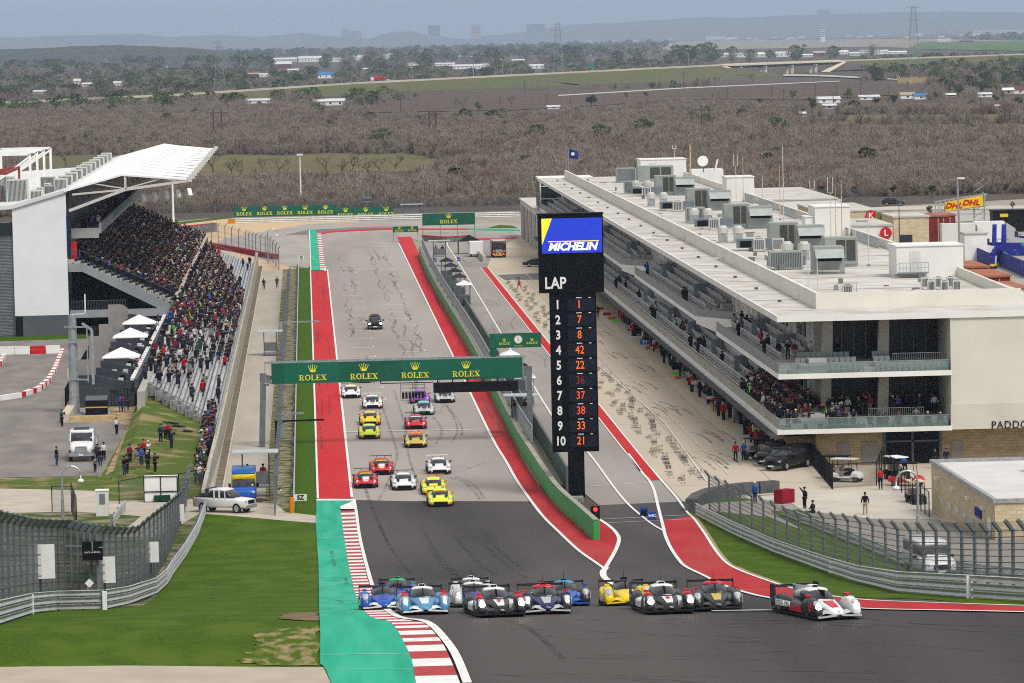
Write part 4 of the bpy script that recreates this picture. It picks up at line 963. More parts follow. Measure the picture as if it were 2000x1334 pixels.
def condenser(x,y,w_,h,lab,grp='condensers on the pit roof'):
    t = thing('condenser',lab,'condenser',(x,y,RZ),group=grp); b = MB(); b.box(x,x+w_,y,y+w_*.7,RZ+.15,RZ+h); b.build('casing',M['accream'],t)
    b = MB(); n = 5
    for k in range(n): b.box(x+.1+k*(w_-.2)/n,x+.1+(k+.6)*(w_-.2)/n,y-.03,y,RZ+.3,RZ+h-.12)
    b.build('grille',M['dsteel'],t)
    b = MB(); b.tube((x+w_/2,y+w_*.35,RZ+h),(x+w_/2,y+w_*.35,RZ+h+.08),w_*.3,n=12); b.build('fan',M['steel'],t)
    b = MB(); b.box(x,x+.15,y,y+w_*.7,RZ,RZ+.15); b.cut(); b.box(x+w_-.15,x+w_,y,y+w_*.7,RZ,RZ+.15); build_each(b,'foot',M['steel'],t)
def fans(x,y,lab):
    t = thing('exhaust_fan',lab,'exhaust fan',(x,y,RZ),group='round exhaust fans on the pit roof')
    b = MB(); b.box(x-.5,x+.5,y-.5,y+.5,RZ,RZ+1.1); b.build('curb',M['galv'],t); b = MB(); b.tube((x,y,RZ+1.1),(x,y,RZ+1.75),.62,.68,14); b.tube((x,y,RZ+1.75),(x,y,RZ+2.0),.5,.4,14); b.build('drum',M['accream'],t)
bays = [(1590,536,'nearest the front'),(1557,489,'second from the front'),(1462,447,'third from the front'),(1384,411.5,'fourth from the front'),(1318,382,'fifth from the front')]
for i,(px,py,w_) in enumerate(bays):
    c = G(px,py,z=RZ); x,y = c.x,c.y
    hood_unit(x,y,3.1,2.75,'grey-green air handler with a sloped hood, %s' % w_)
    if i == 0: cab_unit(x+3.0,y+16,3.4,2.9,'tall grey cabinet with twin dark grilles, right of the nearest hooded unit')
    else: cab_unit(x-2.5,y+5,3.2,2.9,'tall grey cabinet with twin dark grilles, behind the hooded unit %s' % w_)
    if i: duct(x-6.5,x-1.8,y+2,'blue-grey duct run left of the hooded unit %s' % w_); condenser(x-5,y-1.5,1.3,1.45,'upright cream condenser left of the hooded unit %s' % w_)
    else: duct(x-3.4,x+.5,y+12,'blue-grey duct behind the nearest hooded unit')
    if i == 1: condenser(x-2.9,y-1.5,1.3,1.45,'second upright condenser in the second bay, closer to its hooded unit')
for k,(px,py) in enumerate([(1538,508),(1412,474),(1356,437),(1272,403),(1243,378)]):
    c = G(px,py,z=RZ)
    for j,nm in enumerate(('left','right')): fans(c.x+1.7*j,c.y-1.0*j,'round exhaust fan on a curb, %s one of the %s pair from the front' % (nm,ordn[k]))
for k,(px,py,w_) in enumerate([(1504,528,3.4),(1341,435,2.4),(1220,378,2.3)]):
    c = G(px,py,z=RZ); ac_unit('packaged_unit',c.x,c.x+w_,c.y,c.y+2,RZ,RZ+1.9,'grey-green packaged unit near the parapet, %s from the front' % ordn[k],M['acgrey'],'packaged units on the pit roof')
c = G(1205,357,z=RZ)
ac_unit('packaged_unit',c.x,c.x+3.2,c.y,c.y+3,RZ,RZ+2.4,'grey-green unit at the far left of the pit roof',M['acgrey'],'packaged units on the pit roof')
cab_unit(c.x+3.6,c.y+2,6.0,2.6,'long grey cabinet at the far end before the wide white tower')
for k,(px,py) in enumerate([(1800,566),(1812,572),(1826,566),(1838,573),(1850,565),(1862,572)]):
    c = G(px,py,z=RZ); condenser(c.x,c.y,.75,1.15,'small white condenser near the front parapet, %s from the left of its cluster' % ordn[k],'small condensers by the front parapet')
c = G(1643,581,z=RZ); condenser(c.x+.2,c.y+.2,.95,1.1,'single condenser inside a pipe frame near the front parapet')
t = thing('pipe_frame','small pipe frame around the single condenser','frame',c); b = MB()
for dx_ in (0,1.4): b.bar((c.x+dx_,c.y,RZ),(c.x+dx_,c.y,RZ+1.35),.06)
b.bar((c.x,c.y,RZ+1.3),(c.x+1.4,c.y,RZ+1.3),.05); b.build('rail',M['galv'],t)
b = MB()
for px0,py0,px1,py1 in ((1672,577,1800,566),(1560,529,1640,529),(1275,460,1400,470),(1370,505,1505,500),(1185,375,1300,385),(1480,520,1510,523)):
    p = G(px0,py0,z=RZ+.35); q = G(px1,py1,z=RZ+.35); b.bar(p,q,.14).cut()
for i_,o in enumerate(build_each(b,'roof_pipe',M['accream'],None)): tag(o,'thin white pipe run across the pit roof, %s of six' % ordn[i_],'pipe','pipe runs on the pit roof')
b = MB(); y = 405; i_ = 0
while y < 770: b.box(42.3,42.6,y,y+.5,13.15,13.35).cut(); y += 21; i_ += 1
build_each(b,'roof_drain',M['dsteel'],pb)
_rr = random.Random(9); b = MB()
for k in range(70):
    x = _rr.uniform(45.6,62.5); y = _rr.uniform(400,765); s_ = _rr.uniform(.2,.7); b.box(x,x+s_*_rr.uniform(.6,2.5),y,y+s_,13.15,13.15+_rr.uniform(.1,.6)).cut()
build_each(b,'roof_fitting',mat('fitting_grey',(.25,.24,.23),(.12,.11,.10),.35,.7),pb)
b = MB()
for k in range(18): b.box(44.8,64.2,402+k*20.5,402.12+k*20.5,13.15,13.19).cut()
for k in range(24): b.box(40.3,44.4,392+k*16,392.1+k*16,13.15,13.19).cut()
build_each(b,'roof_seam',mat('seam',(.34,.32,.29),None,1),pb)
for k in range(6):
    y = 560+k*28; t = railing('roof_guardrail','guardrail along the inner edge of the pit roof, %s stretch from the front' % ordn[k],63.6,84,y-60,RZ,1.1,M['galv'],'inner roof guardrails',dx=(.0,1.0))
def antenna(px,y0,yb,lab,m=None,fork=0,r=.07,z=RZ):
    c = G(px,yb,z=z); h = (yb-y0)*c.y/FPX; t = thing('antenna',lab,'antenna',c,group='antennas on the pit roof'); b = MB(); b.tube(c,c+Vector((0,0,h*.75 if fork else h)),r,r*.5,6); b.build('mast',m or M['accream'],t)
    b = MB()
    if fork:
        tp = c+Vector((0,0,h*.75)); b.bar(tp+Vector((-.3,0,0)),tp+Vector((.3,0,0)),.06)
        for s_ in (-.3,.3): b.tube(tp+Vector((s_,0,0)),tp+Vector((s_,0,h*.25)),.05,.05,6)
        b.build('fork',m or M['accream'],t)
    else: b.box(c.x-.15,c.x+.15,c.y-.15,c.y+.15,RZ,RZ+.2); b.build('foot',M['steel'],t)
OR = mat('orange_mast',(.50,.24,.05),(.6,.55,.4),2,.6)
for a in ((1349,281,357,'orange banded lattice antenna beside the far stair tower',OR,0,.16),(1438,301,393,'forked antenna on a thin mast right of the far dishes',None,1),(1452,308,395,'thin yellowish whip antenna above the middle units',OR,0,.06),
          (1531,283,436,'tallest grey whip antenna above the pit roof',None,0,.08),(1524,321,430,'pale whip antenna left of the tallest one',OR,0,.06),(1490,344,405,'short whip antenna behind the hooded units',None,0,.06),(1587,352,420,'small forked antenna behind the middle stair tower',None,1),
          (1623,345,470,'forked antenna with white panels on the roof edge',None,1),(1633,361,478,'rusty whip antenna before the middle tower',OR,0,.06),(1645,351,484,'tall rusty whip antenna right of the middle tower',OR,0,.07),(1757,370,480,'dark mast with white panel antennas by the letter building',M['dsteel'],1,.09),
          (1579,476,570,'slim cream pole near the front parapet, the left one',None,0,.06),(1597,483,580,'slim cream pole near the front parapet, the right one',None,0,.06),(1697,415,520,'thin pole before the red letter signs',None,0,.05),(1418,310,345,'pair of short dark whips beside the dish',M['dsteel'],1,.06),(1317,283,312,'twin white sensor post on the far white tower',M['white'],1,.06,RZ+3.1)):
    antenna(*a)
t = thing('satellite_dish','white satellite dish beside the far stair tower','dish',G(1374,337,z=RZ+1.6)); c = G(1374,337,z=RZ+1.6); b = MB(); b.tube(c,c+Vector((0,0,1.4)),.12); b.build('mount',M['steel'],t); b = MB(); b.tube(c+Vector((-.1,-.3,1.9)),c+Vector((0,.1,1.8)),.9,.3,16); b.build('reflector',M['white'],t)
t = thing('satellite_dish','tilted narrow white antenna panel right of the dish','dish',G(1396,337,z=RZ+1.6)); c = G(1396,337,z=RZ+1.6); b = MB(); b.bar(c,c+Vector((.5,0,2.2)),.5,.25); b.build('panel',M['white'],t); b = MB(); b.tube(c,c+Vector((0,0,.6)),.1); b.build('mount',M['steel'],t)
FLG = mat('navy_flag',(.01,.02,.12),(.02,.04,.2),2,.7)
for k,(px,y0,lab) in enumerate(((1106,284,'tall flagpole at the far left corner of the pit roof'),(1111,290,'flagpole with a navy flag at the far roof corner'))):
    c = G(px,336,z=RZ+1); h = (336-y0)*c.y/FPX; t = thing('flagpole',lab,'flagpole',c); b = MB(); b.tube(c,c+Vector((0,0,h)),.07,.05,6); b.build('pole',M['galv'],t)
    if k:
        b = MB(); n = 6; vs = []
        for i in range(n+1): vs += [(c.x+.1+i*.27,c.y+.12*sin(i*1.3),c.z+h-.1-.08*i),(c.x+.1+i*.27,c.y+.12*sin(i*1.3),c.z+h-1.7-.03*i)]
        b.add(vs,[(2*i,2*i+1,2*i+3,2*i+2) for i in range(n)]); b.build('flag',FLG,t)
        b = MB(); b.box(c.x+.5,c.x+1.0,c.y-.2,c.y-.16,c.z+h-1.2,c.z+h-.7); b.build('flag_emblem',M['white'],t)
sb = thing('brick_kiosk','pale brick single-storey building with a flat roof at the right edge','building',(50,343,0))
p0 = G(1820,1010); p1 = G(1957,1080); KX = 47.6
KN_ = G(1943,983,z=4.2); KH = 4.2; KFx,KFy = 47.4,343.0; KNx,KNy = KN_.x,KN_.y; KB = 0
b = MB(); b.ext([(KFx,KFy,KB),(KNx,KNy,KB),(70,KNy,KB),(70,KFy,KB)],(0,0,KH-KB)); b.build('wall',CSTONE,sb)
b = MB(); b.ext([(KFx-.12,KFy+.1,KH),(KNx-.12,KNy-.12,KH),(KNx+.2,KNy-.12,KH),(KFx+.2,KFy+.1,KH)],(0,0,.3)); b.cut(); b.ext([(KNx+.2,KNy-.12,KH),(70,KNy-.12,KH),(70,KNy+.15,KH),(KNx+.2,KNy+.15,KH)],(0,0,.3)); b.cut(); b.ext([(KFx+.2,KFy-.2,KH),(70,KFy-.2,KH),(70,KFy+.1,KH),(KFx+.2,KFy+.1,KH)],(0,0,.3)); build_each(b,'parapet',M['galv'],sb)
b = MB(); b.ext([(KFx+.2,KFy-.2,KH),(KNx+.2,KNy+.15,KH),(70,KNy+.15,KH),(70,KFy-.2,KH)],(0,0,.05)); b.build('roof',mat('pale_roof',(.58,.57,.55),(.5,.49,.47),.3,.8),sb)
def onwall(y): return KFx+(KFy-y)/(KFy-KNy)*(KNx-KFx)
def wy(t): return lerp(KFy,KNy,t)
b = MB()
for t_ in (.12,.38,.62,.85): y = wy(t_); x = onwall(y)-.25; b.box(x,x+.3,y,y+.5,KH-.95,KH-.7).cut()
build_each(b,'wall_light',M['white'],sb)
b = MB()
for k in range(6): y = wy(.15+k*.12); x = onwall(y)-.02; b.box(x,x+.06,y-1.9,y,1.5,2.1).cut()
build_each(b,'strip_window',mat('pane_grey',(.35,.35,.34),None,1,.2),sb)
b = MB(); y = wy(.72); b.box(onwall(y)-.12,onwall(y)-.02,y-2.6,y,2.5,3.1); b.build('blue_sign',mat('sign_blue',(.02,.04,.25),None,1),sb)
b = MB(); y = wy(.93); b.tube((onwall(y)-.02,y,2.3),(onwall(y)-.12,y,2.3),.7,n=16); b.build('round_sign',M['white'],sb)
ac_unit('kiosk_roof_unit',53.4,56,333,334.5,4.26,5.4,'small roof unit on the pale brick kiosk',M['accream'])
# ================================================================== SIGNS,GANTRY,TOWER,FENCES
def V3(x,y,z): return Vector((x,y,z))
# --- serif lettering for the green boards,drawn from strokes; unit height 1,returns polys and width
def _ring(cx,cz,ro,ri,a0=0,a1=360,n=20,sx=1.0,thick=1.35):
    P = []
    for i in range(n+1):
        t = radians(a0+(a1-a0)*i/n); P.append(((cx+ro*sx*cos(t),cz+ro*sin(t)),(cx+(ri/thick if False else ri)*sx*.86*cos(t),cz+ri*1.08*sin(t))))
    return [[P[i][0],P[i+1][0],P[i+1][1],P[i][1]] for i in range(n)]
def R_(x0,x1,z0,z1): return [(x0,z0),(x1,z0),(x1,z1),(x0,z1)]
GLY = {
 'R': ([R_(.10,.30,0,1),R_(0,.42,0,.09),R_(0,.45,.91,1),[(.36,.46),(.55,.50),(.86,.09),(.62,.09)],R_(.58,.98,0,.10)]+_ring(.42,.725,.275,.16,-90,90,10,1.3),.98),
 'O': (_ring(.48,.5,.52,.36,0,360,24,.95),.98),
 'L': ([R_(.10,.30,0,1),R_(0,.44,.91,1),R_(0,.74,0,.09),[(.62,.05),(.78,0),(.80,.30),(.73,.30)]],.80),
 'E': ([R_(.10,.30,0,1),R_(0,.74,.91,1),R_(0,.76,0,.09),R_(.28,.56,.45,.55),R_(.52,.58,.36,.66),[(.68,.05),(.78,0),(.80,.28),(.73,.28)],[(.68,.95),(.78,1),(.78,.74),(.72,.74)]],.82),
 'X': ([[(.06,.95),(.32,.95),(.94,.05),(.68,.05)],[(.76,.95),(.86,.95),(.26,.05),(.14,.05)],R_(0,.42,.91,1),R_(.62,1.0,.91,1),R_(0,.38,0,.09),R_(.56,1.0,0,.09)],1.0)}
def rolex_mb(b,cx,y,z0,h,zc=None,rz=0,nose=True,slope=0.0):
    """word centred on cx with base z0 and height h; crown above"""
    W = sum(GLY[c][1] for c in 'ROLEX')*h*.98+4*.10*h; x = cx-W/2
    for c in 'ROLEX':
        polys,w_ = GLY[c]
        for i,P in enumerate(polys): b.ext([(x+p[0]*h*.98,y-.002*i,z0+p[1]*h+slope*(x-cx)) for p in P],(0,.02,0))
        x += (w_*.98+.10)*h
    k = h*1.15; zc = z0+h*1.45
    for i in range(5):
        t = (i-2); ax = cx+t*k*.34; top = zc+k*(1.12-.10*abs(t)); bx0 = cx+t*k*.17
        b.ext([(bx0-k*.09,y-.003,zc+k*.18),(bx0+k*.09,y-.003,zc+k*.18),(ax+k*.02,y-.003,top),(ax-k*.02,y-.003,top)],(0,.02,0))
        b.ext([(ax+k*.085*cos(2*pi*j/8),y-.004,top+k*.085*sin(2*pi*j/8)) for j in range(8)],(0,.02,0))
    b.ext([(cx+k*.42*cos(2*pi*j/14),y-.005,zc+k*.14+k*.15*sin(2*pi*j/14)) for j in range(14)],(0,.02,0))
def rolex_child(parent,spots,y,name='lettering'):
    out = MB()
    for (cx,z0,h) in spots: rolex_mb(out,cx,y,z0,h); out.cut()
    build_each(out,name,M['gold'],parent)
# --- start gantry
GYD = 418.0
gt = thing('start_gantry','steel start gantry carrying a long green banner across the track','gantry',(8,GYD,0))
b = MB(); b.box(-3.7,19.65,GYD-.02,GYD+.06,5.92,7.82); b.build('banner',mat('banner_green',(.004,.115,.066),(.0035,.095,.055),.25,.5),gt)
b = MB(); b.quad([(-3.7,GYD-.03,5.93),(-2.55,GYD-.03,5.93),(-2.55,GYD-.03,7.81),(-3.7,GYD-.03,7.81)]); b.cut(); b.quad([(2.6,GYD-.03,5.93),(8.4,GYD-.03,5.93),(8.4,GYD-.03,7.81),(2.6,GYD-.03,7.81)]); build_each(b,'banner_panel',mat('banner_green2',(.0035,.092,.053),None,.25,.5),gt)
rolex_child(gt,[(A(611,737,GYD).x,6.16,.52),(A(711,734,GYD).x,6.16,.52),(A(811,732,GYD).x,6.16,.52),(A(910.5,728,GYD).x,6.16,.52)],GYD-.06)
b = MB()
for y in (GYD+.1,GYD+1.6):
    for z in (5.95,7.85): b.bar((-4.4,y,z),(20.0,y,z),.13)
for k in range(25):
    x = -4.3+k*1.0; b.bar((x,GYD+.1,7.85),(x,GYD+1.6,7.85),.08); b.bar((x,GYD+.1,5.95),(x+1.0,GYD+1.6,5.95),.08); b.bar((x,GYD+.1,5.95),(x,GYD+.1,7.85),.08)
b.build('truss',M['galv'],gt)
b = MB(); b.bar((-4.75,GYD+.4,0),(-4.45,GYD+.4,6.9),.55,.55); b.cut(); b.bar((20.3,GYD+.9,0),(20.3,GYD+.9,6.9),.5,.55); build_each(b,'leg',mat('leg_steel',(.17,.185,.195),(.13,.14,.15),1,.5,.3),gt)
b = MB(); b.ext([(-4.8,GYD+.2,6.1),(-4.0,GYD+.2,5.7),(-3.6,GYD+.2,6.6),(-4.8,GYD+.2,6.9)],(0,.4,0)); b.cut(); b.ext([(19.6,GYD+.5,5.8),(20.1,GYD+.5,5.8),(20.6,GYD+.5,6.9),(19.6,GYD+.5,6.9)],(0,.4,0)); build_each(b,'bracket',MATS['leg_steel'],gt)
b = MB(); b.box(11.3,19.2,GYD-.3,GYD-.15,4.72,5.68)
b.build('dark_screen',M['black'],gt)
b = MB()
for k in range(6): x = 11.7+k*1.4; b.bar((x,GYD-.2,5.68),(x,GYD-.1,5.95),.12)
b.bar((6.4,GYD-.2,5.72),(11.3,GYD-.2,5.72),.08); b.bar((6.4,GYD-.2,5.72),(6.4,GYD-.2,6.0),.08); b.build('hanger',M['black'],gt)
lp = thing('start_lights','panel of black start light boxes hanging from the gantry','start lights',(9.3,GYD-.3,4.3))
b = MB(); x0 = A(785,779,GYD).x; x1 = A(828,779,GYD).x
for k in range(7): x = lerp(x0+.12,x1-.12,k/6); b.box(x-.11,x+.11,GYD-.45,GYD-.3,4.25,4.85).cut()
build_each(b,'light_box',M['black'],lp)
b = MB()
for z in (4.12,4.9,5.25,5.55): b.bar((x0-.1,GYD-.36,z),(x1+.1,GYD-.36,z),.04)
for x in (x0-.1,(x0+x1)/2,x1+.1): b.bar((x,GYD-.36,4.1),(x,GYD-.36,5.75),.05)
b.build('frame',M['dsteel'],lp)
# --- clock sign
ck = thing('clock_sign','green clock board with a round white clock on a bent post beyond the gantry','sign',(17,425,0)); YC = 419.4
q = [A(956,652,YC),A(1057,650,YC)]; zb = A(1005,679,YC).z; xl,xr,zt = q[0].x,q[1].x,q[0].z
b = MB(); b.box(xl,xr,YC,YC+.25,zb,zt); b.build('board',M['rolex'],ck)
b = MB(); b.box(xl,xl+.62,YC+.03,YC+.22,7.9,zb); b.build('post',M['rolex'],ck)
cx = A(1012,663,YC); b = MB(); b.tube((cx.x,YC-.06,cx.z),(cx.x,YC,cx.z),.34,n=20); b.build('clock_face',M['white'],ck)
b = MB(); b.tube((cx.x,YC-.04,cx.z),(cx.x,YC-.0,cx.z),.42,n=20); b.build('clock_rim',mat('brass',(.45,.38,.2),None,1,.3,.5),ck)
b = MB(); b.bar((cx.x,YC-.08,cx.z-.02),(cx.x,YC-.08,cx.z+.26),.03); b.bar((cx.x,YC-.08,cx.z),(cx.x+.01,YC-.08,cx.z-.14),.04); b.build('clock_hand',M['black'],ck)
rolex_child(ck,[(A(985,668,YC).x,zb+.30,.21),(A(1039,668,YC).x,zb+.30,.21)],YC-.03)
text('lettering','DAYTONA',.16,(cx.x,YC-.02,zb+.16),M['gold'],ck)
# --- lap tower
TY = 365.0; lt_ = thing('lap_tower','tall black lap counter tower with a blue screen and orange numbers','scoreboard',(21.3,TY,0))
TB = mat('tower_black',(.004,.005,.007),(.007,.008,.010),.8,.6)
b = MB(); b.box(18.68,23.95,TY,TY+1.0,16.75,23.1); b.build('head',TB,lt_)
b = MB(); b.box(19.5,23.27,TY+.05,TY+.9,3.75,16.75); b.build('column',TB,lt_)
b = MB(); b.box(20.75,22.05,TY+.1,TY+.9,0,3.75); b.build('leg',TB,lt_)
b = MB(); b.box(18.6,24.0,TY-.05,TY+1.05,23.1,23.22); b.build('top_trim',M['black'],lt_)
BLU = bpy.data.materials.new('screen_blue');
def emat(name,c,e):
    if name in MATS: return MATS[name]
    m = bpy.data.materials.new(name); m.use_nodes = True; b_ = m.node_tree.nodes['Principled BSDF']; b_.inputs['Base Color'].default_value = (*[x*.3 for x in c],1); b_.inputs['Emission Color'].default_value = (*c,1); b_.inputs['Emission Strength'].default_value = e; MATS[name] = m; return m
sx0,sx1,sz0,sz1 = 18.95,23.85,A(1115,494,TY).z,A(1115,426,TY).z
b = MB(); b.box(sx0,sx1,TY-.04,TY,sz0,sz1); b.build('screen',emat('screen_blue',(.008,.035,.50),.55),lt_)
b = MB(); b.ext([(sx0,TY-.06,sz0+.75),(sx0+.04,TY-.06,sz0+.75),(sx0+.85,TY-.06,sz1),(sx0,TY-.06,sz1)],(0,.01,0)); b.build('yellow_wedge',emat('screen_yellow',(.80,.62,.02),.7),lt_)
b = MB(); b.box(sx0+.5,sx1-.25,TY-.06,TY-.045,sz0+.92,sz0+.99); b.build('yellow_line',MATS['screen_yellow'],lt_)
text('lettering','MICHELIN',.86,(21.42,TY-.07,sz0+.50),emat('screen_white',(.8,.8,.8),.7),lt_,bold=.035,shear=.28,sx=1.02)
text('lettering','LAP',1.32,(19.98,TY-.03,A(1084,554,TY).z),M['white'],lt_,bold=.03,sx=.80)
for i,num in enumerate(['1','7','8','42','22','36','37','38','33','21']):
    yy = 596+i*29.6; c = A(1089+i*.65,yy,TY); text('lettering',str(i+1),1.02,(c.x,TY+.02,c.z),M['white'],lt_,bold=.028,sx=.82)
    c2 = A(1131+i*.5,yy-1,TY); mm = emat('led_orange',(.85,.11,.01),.8) if i not in (5,) else emat('led_dim',(.22,.012,.004),.5)
    if i in (6,7): mm = emat('led_red',(.62,.05,.008),.9)
    text('lettering',num,.92,(c2.x,TY+.02,c2.z),mm,lt_,bold=.0,sx=.80)
    b = MB(); b.box(c2.x-.95,c2.x+1.3,TY+.02,TY+.045,c2.z-.5,c2.z+.5); b.build('number_screen',mat('number_screen',(.004,.007,.016),None,1,.4),lt_)
    b = MB(); c3 = A(1131+i*.5,yy-14.5,TY); b.box(c3.x-.25,c3.x+.2,TY+.01,TY+.04,c3.z-.03,c3.z+.03); b.box(c3.x+.75,c3.x+.95,TY+.01,TY+.04,c3.z-.03,c3.z+.03); b.build('status_mark',M['white'],lt_)
# --- green boards at the far corner
def green_board(name,pxl,pyl,pxr,pyr,hpx,ycount,lab,spots,legs=True,yw=None,zbase=None,hh=None):
    a = G(pxl,pyl); c = G(pxr,pyr); Y = yw or (a.y+c.y)/2
    a = A(pxl,pyl,Y); c = A(pxr,pyr,Y); h = hpx*Y/FPX; t = thing(name,lab,'sign board',((a.x+c.x)/2,Y,0),group='green boards round the track')
    zb = (a.z+c.z)/2 if zbase is None else zbase; b = MB(); b.box(a.x,c.x,Y,Y+.12,zb,zb+h); b.build('board',M['rolex'],t)
    rolex_child(t,[(lerp(a.x,c.x,s_),zb+h*.15,h*.30) for s_ in spots],Y-.04)
    b = MB(); n = max(2,int((c.x-a.x)/3)+1)
    for k in range(n): x = lerp(a.x+.1,c.x-.1,k/(n-1)); b.bar((x,Y+.2,0),(x,Y+.2,zb+h),.12).cut()
    build_each(b,'post',M['steel'],t); return t
green_board('green_board',457,420,656,424,20.5,5,'long green board with five gold crowns behind the gravel trap',[.1,.3,.5,.7,.9],yw=975)
green_board('green_board',656.6,424,768,426,20.5,3,'green board with three gold crowns, right of the five-crown board',[.165,.52,.88],yw=974)
green_board('green_board',825,441,928,438,23,1,'tall single-crown green board on posts behind the pit entry',[.5],yw=842)
green_board('green_board',767,454,817,453,11.5,2,'small two-crown green board at the end of the pit wall',[.26,.76],yw=840)
# --- armco barriers
def armco(name,pts,label,h=.93,n_rail=3,step=4.0):
    P = [Vector(p) for p in pts]; t = thing(name,label,'crash barrier',P[0]); rails = MB(); posts = MB()
    rh = h/n_rail
    for r in range(n_rail):
        prof = []
        for j,(dy,dz) in enumerate([(0,.02),(-.09,.08),(-.02,.5),(-.09,.92-.02),(0,.98)]): prof.append((dy,.08+r*rh+dz*rh*.86))
        for a,c in zip(P,P[1:]):
            d = (c-a); d.z = 0; d.normalize(); nrm = Vector((d.y,-d.x,0))
            s_ = -1 if nrm.x*0+nrm.y > 0 and abs(nrm.y) > .05 else 1
            vs = [a-nrm*dy*SIDE[0]+Vector((0,0,dz)) for dy,dz in prof]+[c-nrm*dy*SIDE[0]+Vector((0,0,dz)) for dy,dz in prof]
            rails.add(vs,[(k,k+1,6+k,5+k) for k in range(4)])
        rails.cut()
    build_each(rails,'rail',M['armco'],t)
    for a,c in zip(P,P[1:]):
        m = max(1,int((c-a).length/step))
        for k in range(m):
            p = a+(c-a)*k/m; d = (c-a).normalized(); q = p+Vector((d.y,-d.x,0))*(-.12*SIDE[0]); posts.bar(q,q+Vector((0,0,h+.02)),.12).cut()
    build_each(posts,'post',M['steel'],t); return t
SIDE = [1]
M['armco'] = mat('armco_steel',(.50,.51,.50),(.38,.385,.38),1.2,.45,.35,detail=8)
ARL = [(0,1221),(62,1200),(112,1194),(160,1193),(205,1192),(250,1182),(305,1161),(325,1142.5),(337,1122),(362,1087),(385,1047),(401,1003)]
ARR = [(1360,1007),(1431,1044),(1512,1080),(1610,1116),(1675,1138),(1756,1158),(1893,1170),(2010,1178)]
SIDE[0] = 1
arl = [G(*p) for p in [(-60,1238)]+ARL]; armco('crash_barrier',arl,'wavy three-rail steel barrier along the left lawn',.98)
SIDE[0] = 1
arr = [G(*p) for p in ARR]+[G(2060,1182)]; armco('crash_barrier',arr,'three-rail steel barrier curving below the right grass bank',.95)
b = MB()
for i in (2,5):
    p = arl[i]; b.box(p.x-.1,p.x+.12,p.y-.25,p.y-.1,p.z+.05,p.z+.95).cut()
for p in (G(1622,1120),G(1893,1170)): b.box(p.x-.12,p.x+.12,p.y-.2,p.y-.05,p.z+.05,p.z+.95).cut()
for i_,o in enumerate(build_each(b,'splice_plate',M['white'],None)): tag(o,'white joint strap on the steel barrier, %s' % ['left lawn, nearer the left edge','left lawn, at the bend','right bank, halfway','right bank, near the right edge'][i_],'strap')
SIDE[0] = 1
armco('crash_barrier',[V3(-1.72,y,0) for y in range(359,760,20)],'straight steel barrier between the grass strip and fence',.8,2,10)
SIDE[0] = 1
armco('crash_barrier',[A(*p) for p in [(455,433,950),(560,432,950),(700,433,950),(860,437,950),(1015,440,950)]] and [V3(A(x,430,945).x,945,0) for x in (455,600,800,1015)],'long steel barrier round the far corner',1.2,3,6)
armco('crash_barrier',[g3(220,1030) and G(220,1030),G(233,1010),G(245,996)],'short curved barrier stub by the utility cabinet',.8,2)
armco('crash_barrier',[G(1530,1008),G(1600,1035),G(1700,1075),G(1780,1110),G(1900,1125),G(2010,1140)],'low service barrier behind the right mesh fence',.75,2)
# --- debris fences
def debris_fence(name,pts,h,label,m_wire,spacing=None,lean=(0,0),dense=1,pr=.07,cables=7,tops=None):
    P = [Vector(p) for p in pts]; t = thing(name,label,'debris fence',P[0]); wr = MB(); cb = MB(); L = Vector((lean[0],lean[1],0)); posts = MB()
    def ht(p):
        if tops is None: return h
        x = proj(p)[0]; yy = tops[0][1] if x < tops[0][0] else tops[-1][1]
        for (x0,y0),(x1,y1) in zip(tops,tops[1:]):
            if x0 <= x <= x1: yy = y0+(y1-y0)*(x-x0)/(x1-x0)
        return min(4.3,max(2.4,A(x,yy,p.y).z-p.z-.4))
    h0 = h
    for a,c in zip(P,P[1:]):
        n = spacing or 1; h = ht(a); h2 = ht(c)
        for k in range(n):
            p = a+(c-a)*k/n
            posts.bar(p,p+Vector((0,0,h)),pr*2,pr*2); posts.bar(p+Vector((0,0,h)),p+Vector((0,0,h+.45))+L,pr*2,pr*2); posts.cut()
        wr.quad([a,c,c+Vector((0,0,h2)),a+Vector((0,0,h))]); wr.quad([a+Vector((0,0,h)),c+Vector((0,0,h2)),c+Vector((0,0,h2+.42))+L,a+Vector((0,0,h+.42))+L])
        for j in range(cables+1): cb.bar(a+Vector((0,0,.3+(h-.3)*j/cables)),c+Vector((0,0,.3+(h2-.3)*j/cables)),.035)
    build_each(posts,'post',M['fpost'],t); wr.build('wire_mesh',m_wire,t); cb.build('cable',M['dsteel'],t); return t
M['fpost'] = mat('fence_post',(.17,.19,.205),(.13,.145,.16),2,.5,.3)
FL = [(-40,1222),(0,1209),(60,1188),(123,1181),(200,1180),(262,1162),(300,1132),(325,1095),(347,1040),(360,1005),(369,965)]
fl = []
for p in FL:
    fl.append(G(*p))
def resamp(P,n):
    out = resample([tuple(p) for p in P],n); return [Vector((p.x,p.y,zf(p.y))) for p in out]
pxs = resample(FL,44); fl = [G(p[0],p[1]) for p in pxs]
debris_fence('debris_fence',fl,3.3,'tall dark mesh debris fence sweeping along the left lawn',meshmat('left_mesh',(.12,.135,.15),wire=.74),lean=(.35,-.25),cables=8,tops=[(0,970),(15,973),(50,982),(82,995),(120,1010),(140,1018),(175,1025),(240,1030),(265,1027),(287,1008),(325,980),(350,958),(369,915)])
FRb = [(1386,1000),(1431,1036),(1490,1064),(1560,1094),(1610,1108),(1675,1128),(1756,1146),(1893,1158),(2030,1166)]
pxs = resample(FRb,28); fr = [G(p[0],p[1]) for p in pxs]
